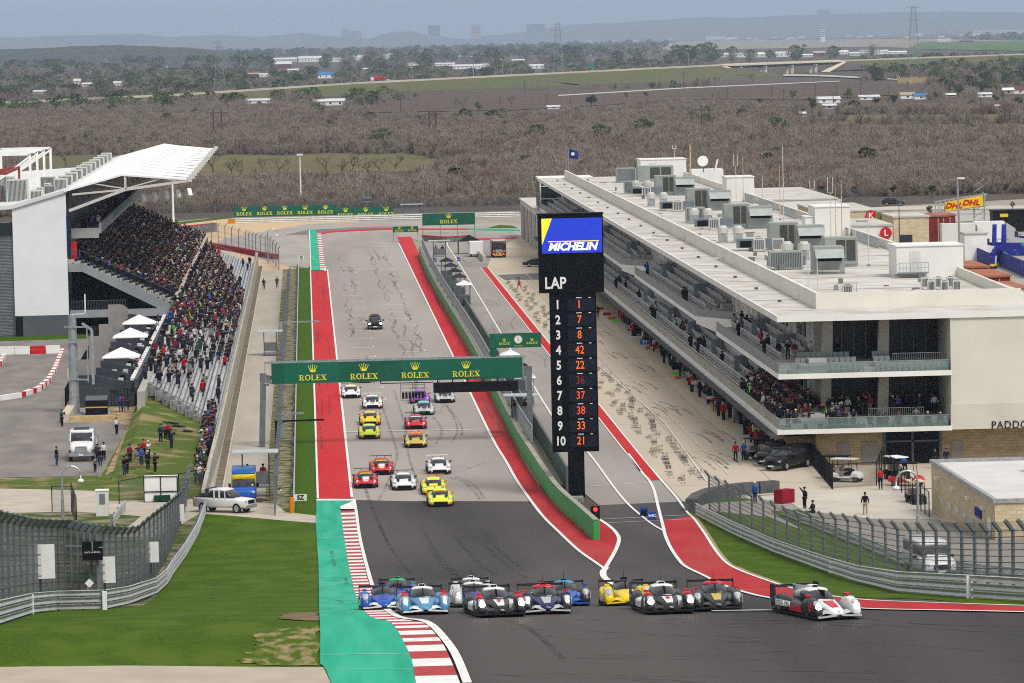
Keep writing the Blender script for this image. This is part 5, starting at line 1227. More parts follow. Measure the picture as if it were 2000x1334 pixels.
debris_fence('debris_fence',fr,3.0,'tall mesh debris fence with angled posts above the right barrier',meshmat('right_mesh',(.24,.25,.25),wire=.30),lean=(-.35,-.2),cables=9,tops=[(1376,914),(1404,930),(1428,940),(1480,963),(1522,982),(1558,996),(1607,999),(1652,1003),(1704,1011),(1750,1018),(1782,1021),(1831,1020),(1935,1020),(2000,1016)])
debris_fence('debris_fence',[V3(-3.15,y,0) for y in range(356,690,6)],3.2,'long debris fence between the service road and the straight',meshmat('mid_mesh',(.16,.18,.19),wire=.30),lean=(.45,0),cables=5)
debris_fence('debris_fence',[G(545,528),G(528,508),G(500,500),G(480,494),G(440,480),G(400,474)],3.6,'curving debris fence at the far end of the service road',meshmat('mid_mesh2',(.2,.22,.23),wire=.15),lean=(.3,0),cables=3,spacing=3)
debris_fence('debris_fence',[V3(x,985,0) for x in range(-56,130,9)],2.6,'far perimeter mesh fence behind the green boards',meshmat('far_mesh',(.12,.12,.12),wire=.35),cables=1,pr=.06)
for k,(x0,x1,y0,y1,nm) in enumerate(((58.5,106,1063,1131,'largest white board on the left debris fence'),(189,224.5,1087,1139,'middle white board on the left fence, partly behind the black sign'),(281,309.5,1058,1099,'small white board where the left fence bends'),(346.5,359.5,985,1018,'narrow white board near the far end of the left fence'))):
    Yb = fl[min(range(len(fl)),key=lambda i: abs(proj(fl[i])[0]-(x0+x1)/2))].y-.7
    a = A(x0,y1,Yb); c = A(x1,y0,Yb); t = thing('white_board',nm,'panel',(a.x,Yb,a.z)); b = MB(); b.box(a.x,c.x,Yb,Yb+.06,a.z,c.z); b.build('board',M['white'],t)
    b = MB(); w_ = (c.x-a.x)*.48; H_ = c.z-a.z
    for j in range(3): z = a.z+H_*(.1+.31*j); b.box(a.x,a.x+w_,Yb-.06,Yb,z,z+.05); b.box(a.x,a.x+w_,Yb-.03,Yb-.02,z+.06,z+H_*.24)
    b.build('bracket',M['offwhite'],t)
Yb = fl[16].y-1.6; a = A(161,1095,Yb); c = A(200,1057,Yb)
t = thing('black_sign','black square sign on a horizontal arm before the left fence','sign',(a.x,Yb,a.z)); b = MB(); b.box(a.x,c.x,Yb,Yb+.05,a.z,c.z); b.build('board',M['black'],t)
b = MB(); ar = A(126,1068,Yb); b.bar((ar.x,Yb+.6,ar.z),(c.x,Yb-.03,(a.z+c.z)/2+.18),.07); b.bar(((a.x+c.x)/2,Yb-.03,c.z),((a.x+c.x)/2,Yb-.03,(a.z+c.z)/2),.06); b.build('arm',M['galv'],t)
text('lettering','RACE AMERICA',.125,((a.x+c.x)/2,Yb-.02,(a.z+c.z)/2-.08),M['white'],t)
Yb = fl[18].y-1.2; a = A(165,1150,Yb); c = A(184,1128,Yb); xm = (a.x+c.x)/2; zm = (a.z+c.z)/2
t = thing('diamond_sign','small white diamond sign above the left barrier','sign',(xm,Yb,zf(Yb))); s_ = .25; b = MB(); b.ext([(xm-s_,Yb,zm),(xm,Yb,zm-s_),(xm+s_,Yb,zm),(xm,Yb,zm+s_)],(0,.03,0)); b.build('board',M['white'],t); b = MB(); b.tube((xm-.1,Yb+.05,zf(Yb)),(xm-.1,Yb+.05,zm),.05); b.build('post',M['galv'],t)
def small_sign(name,lab,x0,x1,y0,y1,s_,Y,tm=None,bm=None,size=None):
    a = A(x0,y1,Y); c = A(x1,y0,Y); t = thing(name,lab,'sign',(a.x,Y,a.z)); b = MB(); b.box(a.x,c.x,Y,Y+.05,a.z,c.z); b.build('board',bm or M['white'],t)
    b = MB(); b.bar(((a.x+c.x)/2,Y+.08,zf(Y)),((a.x+c.x)/2,Y+.08,c.z-.05),.05); b.build('post',M['steel'],t)
    if s_: text('lettering',s_,size or (c.z-a.z)*.95,((a.x+c.x)/2,Y-.02,(a.z+c.z)/2),tm or M['black'],t,bold=.015)
    return t
small_sign('trackside_sign','white sign reading SZ beside the near end of the grass strip',575,599,965,978.5,'SZ',366)
small_sign('trackside_sign','white sign reading SZ at the far end of the grass strip',583,594,499.5,506,'SZ',768)
small_sign('number_board','small white letter board on the near fence post',545.5,549.5,949,959,'F',364)
BLB = mat('board_blue',(.01,.055,.30),(.01,.05,.25),2,.5)
for k,(x0,x1,y0,y1,lab) in enumerate(((1250,1265,991,1010,'rear blue brake board standing on the pit exit line'),(1266,1281,1000,1019,'front blue brake board with white mark on the pit exit line'))):
    Yk = G(1260,y1).y; a = A(x0,y1,Yk); c = A(x1,y0,Yk); t = thing('brake_board',lab,'marker board',(a.x,Yk,zf(Yk))); b = MB(); b.box(a.x,c.x,Yk,Yk+.12,zf(Yk)+.08,c.z); b.build('board',BLB,t)
    b = MB(); b.box(a.x-.05,c.x+.05,Yk-.15,Yk+.3,zf(Yk)+.07,zf(Yk)+.13); b.build('foot',M['black'],t)
    if k: text('lettering','WEC',.26,((a.x+c.x)/2,Yk-.02,(a.z+c.z)/2+.08),M['white'],t,bold=.01)
    else: b = MB(); b.box(a.x+.1,c.x-.1,Yk-.02,Yk,a.z+.12,c.z-.2); b.build('dark_panel',M['black'],t)
for k,(px,py) in enumerate(((896,511),(849.5,513))):
    c = G(px,py); t = thing('brake_board',['small blue marker board on the pit entry line','small blue marker board beside the far end of the pit wall'][k],'marker board',c); b = MB(); b.box(c.x-.28,c.x+.28,c.y,c.y+.1,.1,.75); b.build('board',BLB,t); b = MB(); b.box(c.x-.2,c.x+.2,c.y-.02,c.y,.38,.46); b.build('white_bar',M['white'],t)
# --- pit wall: green face with railing
GW = mat('pit_wall_green',(.030,.33,.085),(.026,.285,.072),.6,.55,detail=8)
GB = smooth_line([(818,500),(834,540),(860,590),(918,690),(955,762),(1002,860),(1035,915),(1080,982),(1125,1025),(1160,1057)])
gb = [G(*p) for p in GB]; pw = thing('pit_wall','long green pit wall curving to a blunt end at the pit exit','wall',gb[-1]); b = MB(); vs = []
Hh = 1.6
for i,p in enumerate(gb):
    d = (gb[min(i+1,len(gb)-1)]-gb[max(i-1,0)]); d.z = 0; d.normalize(); nrm = Vector((-d.y,d.x,0)); nrm = nrm if nrm.x > 0 else -nrm
    q = p+nrm*.42; hz = Hh if i < len(gb)-12 else Hh+.0
    if i >= len(gb)-13: hz = lerp(Hh,1.5,(i-(len(gb)-13))/12)
    for c in (p,q): vs += [(c.x,c.y,p.z),(c.x,c.y,p.z+hz)]
n = len(gb); F_ = []
for i in range(n-1): o = 4*i; F_ += [(o,o+4,o+5,o+1),(o+1,o+5,o+7,o+3),(o+2,o+3,o+7,o+6)]
F_ += [(4*n-4,4*n-2,4*n-1,4*n-3),(0,1,3,2)]
b.add(vs,F_); b.build('wall_body',GW,pw)
b = MB();
for i in range(n-1):
    o = 4*i; A0 = [Vector(vs[j]) for j in (o+1,o+5,o+7,o+3)]; b.add([a+Vector((0,0,.02)) for a in A0]+[a+Vector((0,0,.06)) for a in A0],[(4,5,6,7),(0,1,5,4),(2,3,7,6)])
b.build('wall_coping',mat('coping',(.33,.32,.28),(.25,.24,.2),1,.8),pw)
pr_ = thing('pit_wall_fence','grey picket railing standing along the green pit wall','fence',(20,400,1.2)); b = MB(); tr = MB(); acc = 0; base = MB()
line = [Vector(vs[4*i+2])+Vector((.25,0,Hh)) for i in range(n) if not (i > n-14)]
L_ = 0;
for a,c in zip(line,line[1:]):
    m = max(1,int((c-a).length/.8))
    for k in range(m):
        p = a+(c-a)*k/m; b.bar(p,p+Vector((0,0,1.5)),.16,.05)
    tr.bar(a+Vector((0,0,1.52)),c+Vector((0,0,1.52)),.08); base.quad([a-Vector((0,0,.2)),c-Vector((0,0,.2)),c+Vector((0,0,1.5)),a+Vector((0,0,1.5))])
b.build('picket',M['galv'],pr_); tr.build('top_rail',M['galv'],pr_); base.build('wire_mesh',meshmat('pit_mesh',(.18,.19,.2),wire=.45),pr_)
o = MB().box(20.9,21.1,372,480,0,1.9).build('pit_lane_screen',mat('screen_dark',(.10,.115,.125),(.14,.155,.165),2,.6)); tag(o,'dark screen fence behind the near pit wall railing','fence')
o = MB().box(21.7,21.9,500,640,0,1.2).build('pit_lane_screen',MATS['screen_dark']); tag(o,'grey screen fence behind the pit wall past the clock board','fence')
c = G(1160,1018); t = thing('traffic_light','red traffic light at the pit exit beside the green wall','traffic light',c); a = A(1154,1015,c.y); q = A(1171,988,c.y); b = MB(); b.box(a.x,q.x,c.y-.2,c.y+.1,a.z,q.z); b.build('housing',M['black'],t)
zz = q.z; b = MB(); b.tube(((a.x+q.x)/2,c.y-.26,zz-.24),((a.x+q.x)/2,c.y-.2,zz-.24),.16,n=12); b.build('red_lamp',emat('lamp_red',(1,.01,.01),4),t)
b = MB();
for k in (1,2): b.tube(((a.x+q.x)/2,c.y-.23,zz-.24-.38*k),((a.x+q.x)/2,c.y-.2,zz-.24-.38*k),.15,n=12)
b.build('dark_lamp',M['rubber'],t); b = MB(); b.bar(((a.x+q.x)/2,c.y,c.z),((a.x+q.x)/2,c.y,a.z),.12); b.build('post',M['steel'],t)
c = G(1125,990); t = thing('control_cabinet','grey electrical cabinet at the foot of the black tower','cabinet',c); a = A(1117,985,361); q = A(1139,969,361); b = MB(); b.box(a.x,q.x,360.6,361.4,0,q.z); b.build('body',M['acgrey'],t); b = MB(); b.box(a.x+.5,q.x-.1,360.56,360.6,q.z-.5,q.z-.15); b.build('door',M['steel'],t)
b = MB(); p = A(1083,906,395);
# --- flag marshal posts
def marshal_post(x,y,lab,w_=2.6,h=2.7,mesh=True,cover=True,z0=.3):
    t = thing('marshal_post',lab,'marshal post',(x,y,0)); b = MB()
    for dx_ in (0,w_):
        for dy in (0,1.6): b.bar((x+dx_,y+dy,0),(x+dx_,y+dy,z0+h),.09)
    b.build('frame',M['dsteel'],t)
    if cover: b = MB(); b.box(x-.8,x+w_+.8,y-.6,y+2.4,z0+h,z0+h+.1); b.build('roof',mat('post_roof',(.40,.43,.45),None,1,.5),t)
    b = MB(); b.box(x,x+w_,y,y+.05,z0+.3,z0+1.35); b.build('panel',mat('post_panel',(.16,.17,.175),(.12,.13,.135),1,.6),t)
    b = MB(); b.box(x-.1,x+w_+.1,y-.1,y+1.7,z0,z0+.12); b.build('platform',M['steel'],t); return t
c = G(506,980); marshal_post(-5.9,372,'covered marshal post with two people beside the ambulance',2.2,2.9,z0=.8)
marshal_post(-5.6,541,'small covered marshal post beside the middle of the service road',1.5,2.6)
c = G(862,505); marshal_post(20.7,745,'covered marshal stand on the far end of the pit wall',2.0,2.6,z0=1.6)
c = G(1005,830); marshal_post(18.9,424,'marshal stand under the right leg of the gantry',1.7,2.3,z0=1.4)
c = A(790,428,950); marshal_post(c.x,950,'marshal shelter with white roof between the far green boards',3.2,2.6)
c = A(725,408,985); marshal_post(c.x-2,985,'open viewing stand above the three-crown board',2.2,2.0,cover=False,z0=2.4)
def arm(px0,px1,py,Y,base_px,lab,m):
    a = A(px0,py,Y); c = A(px1,py,Y); t = thing('overhead_arm',lab,'gantry arm',(a.x,Y,0),group='arms over the grass strip'); b = MB(); b.bar((a.x,Y,0),(a.x,Y,a.z),.28); b.build('post',m,t); b = MB(); b.bar((a.x-.2,Y,a.z),(c.x,Y,a.z+.05),.16); b.build('arm',m,t)
    b = MB(); b.bar((a.x-.1,Y,a.z-.6),(a.x+.8,Y,a.z),.08); b.build('brace',m,t)
arm(548,624,630,545,0,'light grey arm reaching over the red strip beyond the gantry',M['galv'])
arm(540,633,823,420,0,'black arm reaching over the grass strip below the gantry',M['black'])
arm(553,594,809,428,0,'short grey arm just behind the black one',M['galv'])
c = G(570,1003); o = MB().tube(c,c+Vector((0,0,1.3)),.2,.2,10).build('orange_post',mat('orange',(.60,.20,.01),None,1)); tag(o,'orange padded post at the end of the straight barrier','post')
c = A(445,430,945); o = MB().box(c.x,A(459,430,945).x,944,946,0,1.0).build('orange_block',MATS['orange']); tag(o,'orange barrier block at the far gravel corner','barrier block')
def tyre_wall(name,pts,h,label,m,topm=None):
    t = thing(name,label,'tyre barrier',pts[0]); k = 0; b = MB()
    for p,q in zip(pts,pts[1:]):
        p = Vector(p); q = Vector(q); n_ = max(1,int((q-p).length/1.6))
        for i in range(n_): a = p+(q-p)*i/n_; c = p+(q-p)*(i+.93)/n_; b.bar(a+Vector((0,0,h/2)),c+Vector((0,0,h/2)),.9,h).cut()
    build_each(b,'tyre_block',m,t)
    if topm:
        b = MB()
        for p,q in zip(pts,pts[1:]): b.bar(Vector(p)+Vector((0,0,h+.06)),Vector(q)+Vector((0,0,h+.06)),1.0,.12)
        b.build('top_band',topm,t)
tyre_wall('tyre_barrier',[G(1350,1000),G(1362,988),G(1385,978),G(1440,968),G(1520,962)],1.0,'grey tyre barrier behind the start of the right debris fence',mat('tyre_grey',(.11,.11,.115),(.07,.07,.075),2,.7))
tyre_wall('tyre_barrier',[G(1520,985),G(1546,982)],1.15,'short dark red tyre block next to the grey tyre barrier',mat('maroon',(.25,.015,.03),None,1))
tyre_wall('tyre_barrier',[G(828,471),G(870,474),G(915,471)],1.0,'curved tyre barrier with red top at the pit entry',mat('tyre_pale',(.20,.20,.20),(.12,.12,.12),1,.7),MATS['red_paint'])
tyre_wall('tyre_barrier',[V3(A(340,440,890).x,890,0),V3(A(420,430,905).x,905,0)],1.7,'long grey tyre barrier behind the far grandstand end',MATS['tyre_pale'],MATS['red_paint'])
tyre_wall('tyre_barrier',[G(400,482),G(460,492),G(500,500),G(540,507)],.9,'maroon topped barrier inside the far debris fence',MATS['maroon'])
c = G(1530,983); t = small_sign('small_board','yellow and white placard leaning on the maroon tyre block',1522,1541,971,984,None,c.y-.6,bm=mat('placard_yellow',(.7,.55,.03),None,1))
b = MB(); a = A(1524,972,c.y-.6); q = A(1535,964,c.y-.6); b.box(a.x,q.x,c.y-.6,c.y-.55,a.z,q.z); b.build('white_card',M['white'],t)
b = MB(); P = [G(921,474),G(925,490),G(938,504),G(946,512)]
for p,q in zip(P,P[1:]): b.bar(p+Vector((0,0,.55)),q+Vector((0,0,.55)),.5,1.1)
o = b.build('concrete_barrier',M['lconc']); tag(o,'curved white concrete barrier beside the fire engine','barrier')
picket_fence('yard_fence',[G(1588,912),G(1627,958)],2.0,'black mesh fence leading toward the golf carts',.4)
chain_fence('yard_fence',[G(1625,955),G(1712,950),G(1725,918)],2.0,'black mesh cage around the golf carts',wire=meshmat('black_mesh',(.01,.01,.01),wire=.3))
chain_fence('yard_fence',[G(1728,925),G(1768,970),G(1815,1012)],2.0,'black mesh fence beside the pale brick kiosk',wire=MATS['black_mesh'])
curved_lamp(1794,1062,4.4,'hooked lamp post behind the right debris fence',-1)
c = G(1672,573,z=RZ-2) ;
light_pole(1873,468,0,'x') if False else None
c = G(1875,490,z=0); Yl = 735; c = A(1875,470,Yl); t = thing('street_lamp','tall grey lamp post in front of the yellow truss sign','street lamp',(c.x,Yl,0)); b = MB(); zt = A(1871,348,Yl).z; b.tube((c.x,Yl,0),(c.x-.3,Yl,zt),.2,.14,8); b.build('pole',M['galv'],t); b = MB(); b.box(c.x-.3,c.x+.9,Yl-.2,Yl+.2,zt-.15,zt+.1); b.build('lamp_head',M['white'],t)
# ================================================================== VEHICLES
def paint(name,c,c2=None,rough=.34): return mat(name,c,c2 or tuple(x*.8 for x in c),6,rough,spec=.28,clear=.12)
PT_ = {}
def P_(key):
    T = {'white': (.72,.72,.72),'black': (.010,.010,.012),'blue': (.015,.04,.30),'navy': (.012,.018,.085),'sky': (.06,.26,.45),'red': (.52,.015,.02),'green': (.03,.42,.17),'yellow': (.75,.55,.01),'lime': (.66,.78,.04),
         'gold': (.55,.40,.06),'silver': (.45,.46,.48),'orange': (.75,.16,.01),'purple': (.28,.05,.50),'teal': (.12,.45,.55),'royal': (.01,.09,.42),'dgrey': (.022,.022,.026),'cyan': (.2,.5,.6)}
    if key not in PT_: PT_[key] = paint('paint_'+key,T[key])
    return PT_[key]
HL = emat('headlamp_lit',(1,.96,.85),9.0); HLO = mat('headlamp_clear',(.26,.27,.29),(.5,.5,.52),8,.15,spec=.6)
WSH = mat('windscreen',(.014,.016,.02),(.05,.055,.065),3,.12,spec=.4)
CARB = mat('carbon',(.012,.012,.014),(.02,.02,.022),10,.35)
RIM = mat('wheel_rim',(.05,.05,.055),(.25,.25,.26),12,.35,.6)
def mirror_x(f):
    for s_ in (-1,1): f(s_)
def wheel(t,x,y,r,w_,rim=None,local=True):
    b = MB(); b.tube((x-w_/2,y,r),(x+w_/2,y,r),r,n=16); o = b.build('wheel',M['rubber'],t,smooth=False,local=local)
    b = MB(); b.tube((x-w_/2-.01,y,r),(x+w_/2+.01,y,r),r*.62,n=12); b.build('rim',rim or RIM,o,local=True); return o
def lmp(pos,rz,lab,body,side,roof,stripe=None,lit=True,mirrorc='red',fendc=None,wingc='black',lipc=None,fend2=None,flash=None,glare=0,grp='prototype race cars at the head of the field',num=None,tall=1.0):
    t = thing('prototype_race_car',lab,'race car',pos,rz,grp); t.rotation_euler.x = -atan2(zf(pos[1]-1.4)-zf(pos[1]+1.4),2.8); B = P_(body); S = P_(side); Rf = P_(roof); F_ = P_(fendc or side)
    b = MB(); b.ext([(-.95,-2.05,.05),(-.9,-2.3,.05),(.9,-2.3,.05),(.95,-2.05,.05),(.95,2.2,.05),(-.95,2.2,.05)],(0,0,.07)); b.build('floor',CARB,t,local=True)
    b = MB(); b.loft([(-1.25,0,.60,.1,.30,4),(-.6,0,.80,.1,.46,4),(.2,0,.93,.1,.54,5),(1.2,0,.95,.1,.56,5),(2.15,0,.92,.12,.55,5)],16); b.build('sidepod',S,t,True,local=True)
    b = MB(); b.loft([(-2.32,0,.12,.14,.24,2.2),(-2.2,0,.26,.13,.34,2.4),(-1.8,0,.36,.14,.47,2.6),(-1.2,0,.44,.2,.60,2.8),(-.75,0,.50,.25,.70,2.8),(-.4,0,.5,.3,.74,2.8)],16); b.build('nose',B,t,True,local=True)
    if stripe:
        b = MB(); b.add([(-.05,-2.30,.27),(.05,-2.30,.27),(.16,-1.8,.485),(.2,-1.2,.615),(-.2,-1.2,.615),(-.16,-1.8,.485)],[(0,1,2,5),(5,2,3,4)]); b.build('nose_panel',P_(stripe),t,local=True)
    b = MB()
    for s_ in (-1,1): b.add([(s_*.12,-2.33,.16),(s_*.5,-2.25,.24),(s_*.86,-2.36,.12),(s_*.86,-2.1,.18),(s_*.45,-1.95,.34),(s_*.12,-2.1,.30)],[(0,1,5),(1,4,5),(1,2,3,4)][::1]);
    for s_ in (-1,1): b.bar((s_*.1,-2.36,.15),(s_*.88,-2.40,.10),.10,.06)
    b.build('front_wing',P_(lipc or side),t,local=True)
    def fend(s_):
        b = MB(); b.loft([(-2.30,s_*.77,.12,.12,.30,3),(-2.2,s_*.77,.16,.1,.50,3.2),(-1.95,s_*.77,.185,.08,.68,3.6),(-1.55,s_*.77,.195,.08,.79,4),(-1.1,s_*.78,.185,.08,.73,4),(-.7,s_*.80,.14,.1,.52,3.6),(-.35,s_*.82,.1,.12,.42,3)],14); b.build('front_fender',P_(fend2) if fend2 and s_ > 0 else F_,t,True,local=True)
        if flash: b = MB(); b.loft([(-1.75,s_*.77,.16,.45,.775,2.8),(-1.5,s_*.77,.19,.45,.802,2.8),(-1.1,s_*.77,.18,.45,.752,2.8),(-.85,s_*.78,.1,.4,.66,2.8)],14); b.build('fender_flash',P_(flash),t,True,local=True)
        b = MB(); b.box(s_*.96-.012,s_*.96+.012,-1.9,-1.65,.3,.62); b.box(s_*.965-.012,s_*.965+.012,-.9,.3,.2,.42); b.build('side_decal',P_('white' if body != 'white' else 'red'),t,local=True)
        b = MB(); b.loft([(.45,s_*.80,.08,.2,.48,3),(.85,s_*.78,.18,.1,.66,3),(1.35,s_*.76,.21,.08,.76,3),(1.9,s_*.76,.20,.08,.70,3),(2.25,s_*.77,.18,.1,.58,3)],14); b.build('rear_fender',F_,t,True,local=True)
        b = MB(); b.loft([(-2.235,s_*.77,.07,.40,.52,3),(-2.15,s_*.77,.12,.36,.60,3),(-2.0,s_*.77,.14,.36,.70,3),(-1.9,s_*.77,.12,.4,.70,3)],12); o = b.build('headlight',HLO,t,True,local=True)
        if lit: b = MB(); b.ball((s_*.77,-2.22,.47),.075+.05*glare,.05,.08+.05*glare,n=10,k=6); b.ball((s_*.77,-2.15,.60),.05,.05,.04,n=8,k=5); b.build('bulb',HL,o,True,local=True)
        b = MB(); b.box(s_*.78-.10,s_*.78+.10,-1.28,-1.12,.80,.88); b.bar((s_*.78,-1.2,.7),(s_*.78,-1.2,.82),.04); b.build('mirror',P_(mirrorc),t,local=True)
        wheel(t,s_*.79,-1.42,.33,.30); wheel(t,s_*.78,1.45,.34,.33)
        b = MB(); b.ext([(s_*.89,1.85,.50),(s_*.89,2.42,.50),(s_*.89,2.42,1.06),(s_*.89,1.9,1.06)],(s_*.025,0,0)); b.build('wing_endplate',CARB,t,local=True)
    mirror_x(fend)
    b = MB(); b.loft([(-.98,0,.34,.55,.66,2.4),(-.75,0,.43,.52,.80,2.5),(-.45,0,.47,.5,.93,2.5),(-.18,0,.47,.5,1.0,2.5),(.35,0,.46,.5,1.0,2.5),(.6,0,.42,.5,.96,2.5)],20); b.build('windscreen',WSH,t,True,local=True)
    b = MB(); b.loft([(-.30,0,.40,.86,1.012,2.4),(-.1,0,.43,.84,1.045,2.4),(.3,0,.42,.8,1.05,2.4),(.8,0,.34,.55,.98,2.3),(1.5,0,.2,.5,.86,2.3),(2.2,0,.07,.5,.74,2.3)],18); b.build('roof',Rf,t,True,local=True)
    b = MB(); b.box(-.008,.008,-.93,-.25,.70,.985); b.build('wiper',M['black'],t,local=True)
    b = MB(); b.loft([(.02,0,.14,1.0,1.14,4),(.5,0,.13,.98,1.13,3),(1.2,0,.06,.85,1.0,3)],12); o = b.build('air_scoop',Rf,t,True,local=True); b = MB(); b.box(-.11,.11,0.0,.02,1.02,1.12); b.build('scoop_mouth',M['black'],o,local=True)
    b = MB(); b.box(-.012,.012,.9,2.3,.7,1.02); b.build('fin',CARB if body != 'white' else P_('white'),t,local=True)
    b = MB(); b.box(-.9,.9,2.02,2.34,.93,.965); b.box(-.9,.9,2.30,2.40,.96,1.01); b.build('rear_wing',P_(wingc),t,local=True)
    b = MB(); b.tube((0,.1,1.1),(0,.12,1.42),.012,.006,5); b.build('antenna',M['black'],t,local=True)
    if num:
        o = text('race_number',num,.26,(0,0,0),P_('red'),None,bold=.02); o.parent = t; o.location = (0,-1.5,.585); o.rotation_euler = (radians(14),0,0)
    return t
def gt(pos,rz,lab,body,accent,hood=None,lit=True,wingc='black',grille='black',banner=None,grp='grand touring race cars behind the prototypes',mirrorc=None,splitc='black',roofc=None,hs=False):
    t = thing('touring_race_car',lab,'race car',pos,rz,grp); t.rotation_euler.x = -atan2(zf(pos[1]-1.4)-zf(pos[1]+1.4),2.8); B = P_(body); Ac = P_(accent)
    b = MB(); b.loft([(-2.32,0,.70,.14,.42,3.2),(-2.22,0,.90,.12,.55,3.4),(-1.95,0,.99,.12,.68,3.4),(-1.35,0,1.0,.12,.80,3.2),(-.85,0,.96,.12,.84,3.2),(0,0,.96,.12,.86,3.6),(.9,0,.98,.12,.90,3.4),(1.5,0,1.02,.12,.95,3.2),(2.1,0,.98,.2,.90,3.2),(2.3,0,.88,.3,.82,3)],20); b.build('body',B,t,True,local=True)
    def sd(s_):
        b = MB(); b.loft([(-2.1,s_*.76,.12,.4,.66,2.4),(-1.75,s_*.78,.2,.4,.81,2.4),(-1.35,s_*.8,.21,.4,.87,2.4),(-.9,s_*.8,.16,.4,.84,2.4),(-.6,s_*.8,.08,.4,.76,2.4)],12); b.build('front_fender',B,t,True,local=True)
        b = MB(); b.ball((s_*.72,-2.0,.585),.15,.22,.10,n=12,k=8); o = b.build('headlight',HLO,t,True,local=True)
        if lit: b = MB(); b.ball((s_*.73,-2.14,.575),.075,.06,.065,n=10,k=6); b.build('bulb',HL,o,True,local=True)
        b = MB(); b.box(s_*1.02-.11,s_*1.02+.11,-.62,-.45,.92,1.03); b.bar((s_*.85,-.53,.85),(s_*1.02,-.53,.95),.035); b.build('mirror',P_(mirrorc or accent),t,local=True)
        wheel(t,s_*.89,-1.42,.34,.28); wheel(t,s_*.88,1.42,.345,.32)
        b = MB(); b.ext([(s_*.93,2.1,1.05),(s_*.93,2.5,1.05),(s_*.93,2.5,1.32),(s_*.93,2.15,1.32)],(s_*.02,0,0)); b.build('wing_endplate',P_(wingc),t,local=True)
        b = MB(); b.ext([(s_*.42,-2.04,.72),(s_*.62,-1.8,.79),(s_*.56,-1.35,.855),(s_*.34,-1.45,.845)],(0,0,.012)); b.build('hood_vent',M['black'] if not hs else Ac,t,local=True)
    mirror_x(sd)
    b = MB(); b.loft([(-.98,0,.62,.78,.86,2.6),(-.6,0,.68,.78,1.04,2.8),(-.25,0,.66,.78,1.17,2.8),(.3,0,.64,.78,1.22,2.8),(1.0,0,.58,.8,1.16,2.8),(1.7,0,.46,.8,.98,2.6)],20); b.build('windscreen',WSH,t,True,local=True)
    b = MB(); b.loft([(-.34,0,.52,1.05,1.165,2.6),(-.1,0,.56,1.06,1.225,2.6),(.4,0,.55,1.05,1.245,2.6),(1.0,0,.48,1.0,1.19,2.6),(1.9,0,.3,.8,.97,2.6)],18); b.build('roof',P_(roofc or body),t,True,local=True)
    if banner:
        b = MB(); b.loft([(-.50,0,.50,1.0,1.085,2.8),(-.33,0,.53,1.0,1.15,2.8)],18); b.build('sun_strip',P_(banner),t,True,local=True)
    if hood: b = MB(); b.add([(-.2,-2.2,.575),(.2,-2.2,.575),(.26,-1.6,.80),(.28,-1.0,.862),(-.28,-1.0,.862),(-.26,-1.6,.80)],[(0,1,2,5),(5,2,3,4)]); b.build('hood_stripe',P_(hood),t,local=True)
    b = MB(); b.ext([(-.62,-2.34,.16),(.62,-2.34,.16),(.5,-2.34,.40),(-.5,-2.34,.40)],(0,.1,0)); b.build('grille',M['black'] if grille == 'black' else P_(grille),t,local=True)
    b = MB(); b.ext([(-.92,-2.28,.10),(-.8,-2.46,.10),(.8,-2.46,.10),(.92,-2.28,.10)],(0,0,.05)); b.build('splitter',P_(splitc),t,local=True)
    b = MB()
    for s_ in (-1,1): b.ext([(s_*.6,-2.37,.17),(s_*.66,-2.37,.17),(s_*.56,-2.37,.42),(s_*.50,-2.37,.42)],(0,.05,0)); b.box(s_*.80-.1,s_*.80+.1,-2.30,-2.22,.2,.34); b.cut()
    build_each(b,'grille_trim',Ac,t,local=True)
    b = MB(); b.box(-.93,.93,2.14,2.46,1.24,1.28); b.build('rear_wing',P_(wingc),t,local=True); b = MB()
    for s_ in (-1,1): b.bar((s_*.35,2.1,.85),(s_*.35,2.25,1.25),.04,.12)
    b.build('wing_stay',M['black'],t,local=True); return t
def cpos(px,py,dz=.13):
    c = G(px,py); return (c.x,c.y+2.1,zf(c.y+1.5)+dz)
L = lmp
def C(px,py,dy=0): c = G(px,py); y = c.y+2.2+dy; return (c.x,y,zf(y)+.075)
L(C(828,1204),.03,'pale blue prototype with white roof and white nose tip, left of the front pair','sky','sky','white','white',lipc='white',fendc='sky',flash='red',lit=True)
L(C(970,1209),.10,'black and white prototype with red fender tops and glaring lamps, beside the pale blue car','black','white','white','white',fendc='dgrey',lipc='black',flash='red',glare=1,num='7')
L(C(1068,1203),.02,'dark navy prototype with a red roof between two rival cars','navy','navy','red','silver',fendc='dgrey',lipc='silver',flash='navy')
L(C(1302,1203),.08,'white-roofed black prototype with red fender tops, between the yellow and gold-nosed cars','black','white','white','white',fendc='dgrey',lipc='black',flash='red',glare=1,num='8')
L(C(1405,1197),-.02,'black prototype with a red roof and gold nose','dgrey','dgrey','red','gold',fendc='dgrey',lipc='dgrey',mirrorc='red',lit=False)
L(C(1607,1215),.27,'leading black and white prototype with a red nose slash, angled toward the turn','white','black','white','red',fendc='dgrey',fend2='white',lipc='silver',glare=1)
o_ = [o for o in bpy.data.objects if o.name.startswith('prototype_race_car') and o['label'].startswith('leading')][0]
o2 = text('lettering','REBELLION',.30,(0,0,0),P_('white'),None,bold=.012); o2.parent = o_; o2.location = (-.985,.95,.42); o2.rotation_euler = (pi/2,0,-pi/2)
L(C(750,1196,1.5),.02,'dark blue prototype on the kerb at the far side of the leaders','royal','royal','navy','blue',fendc='royal',lipc='white',lit=False,mirrorc='royal')
def fix(px,Y): p = A(px,1180,Y); return (p.x,Y,zf(Y)+.075)
L(fix(777,224),.0,'green-roofed blue prototype behind the dark blue one','navy','blue','green',None,fendc='blue',mirrorc='green')
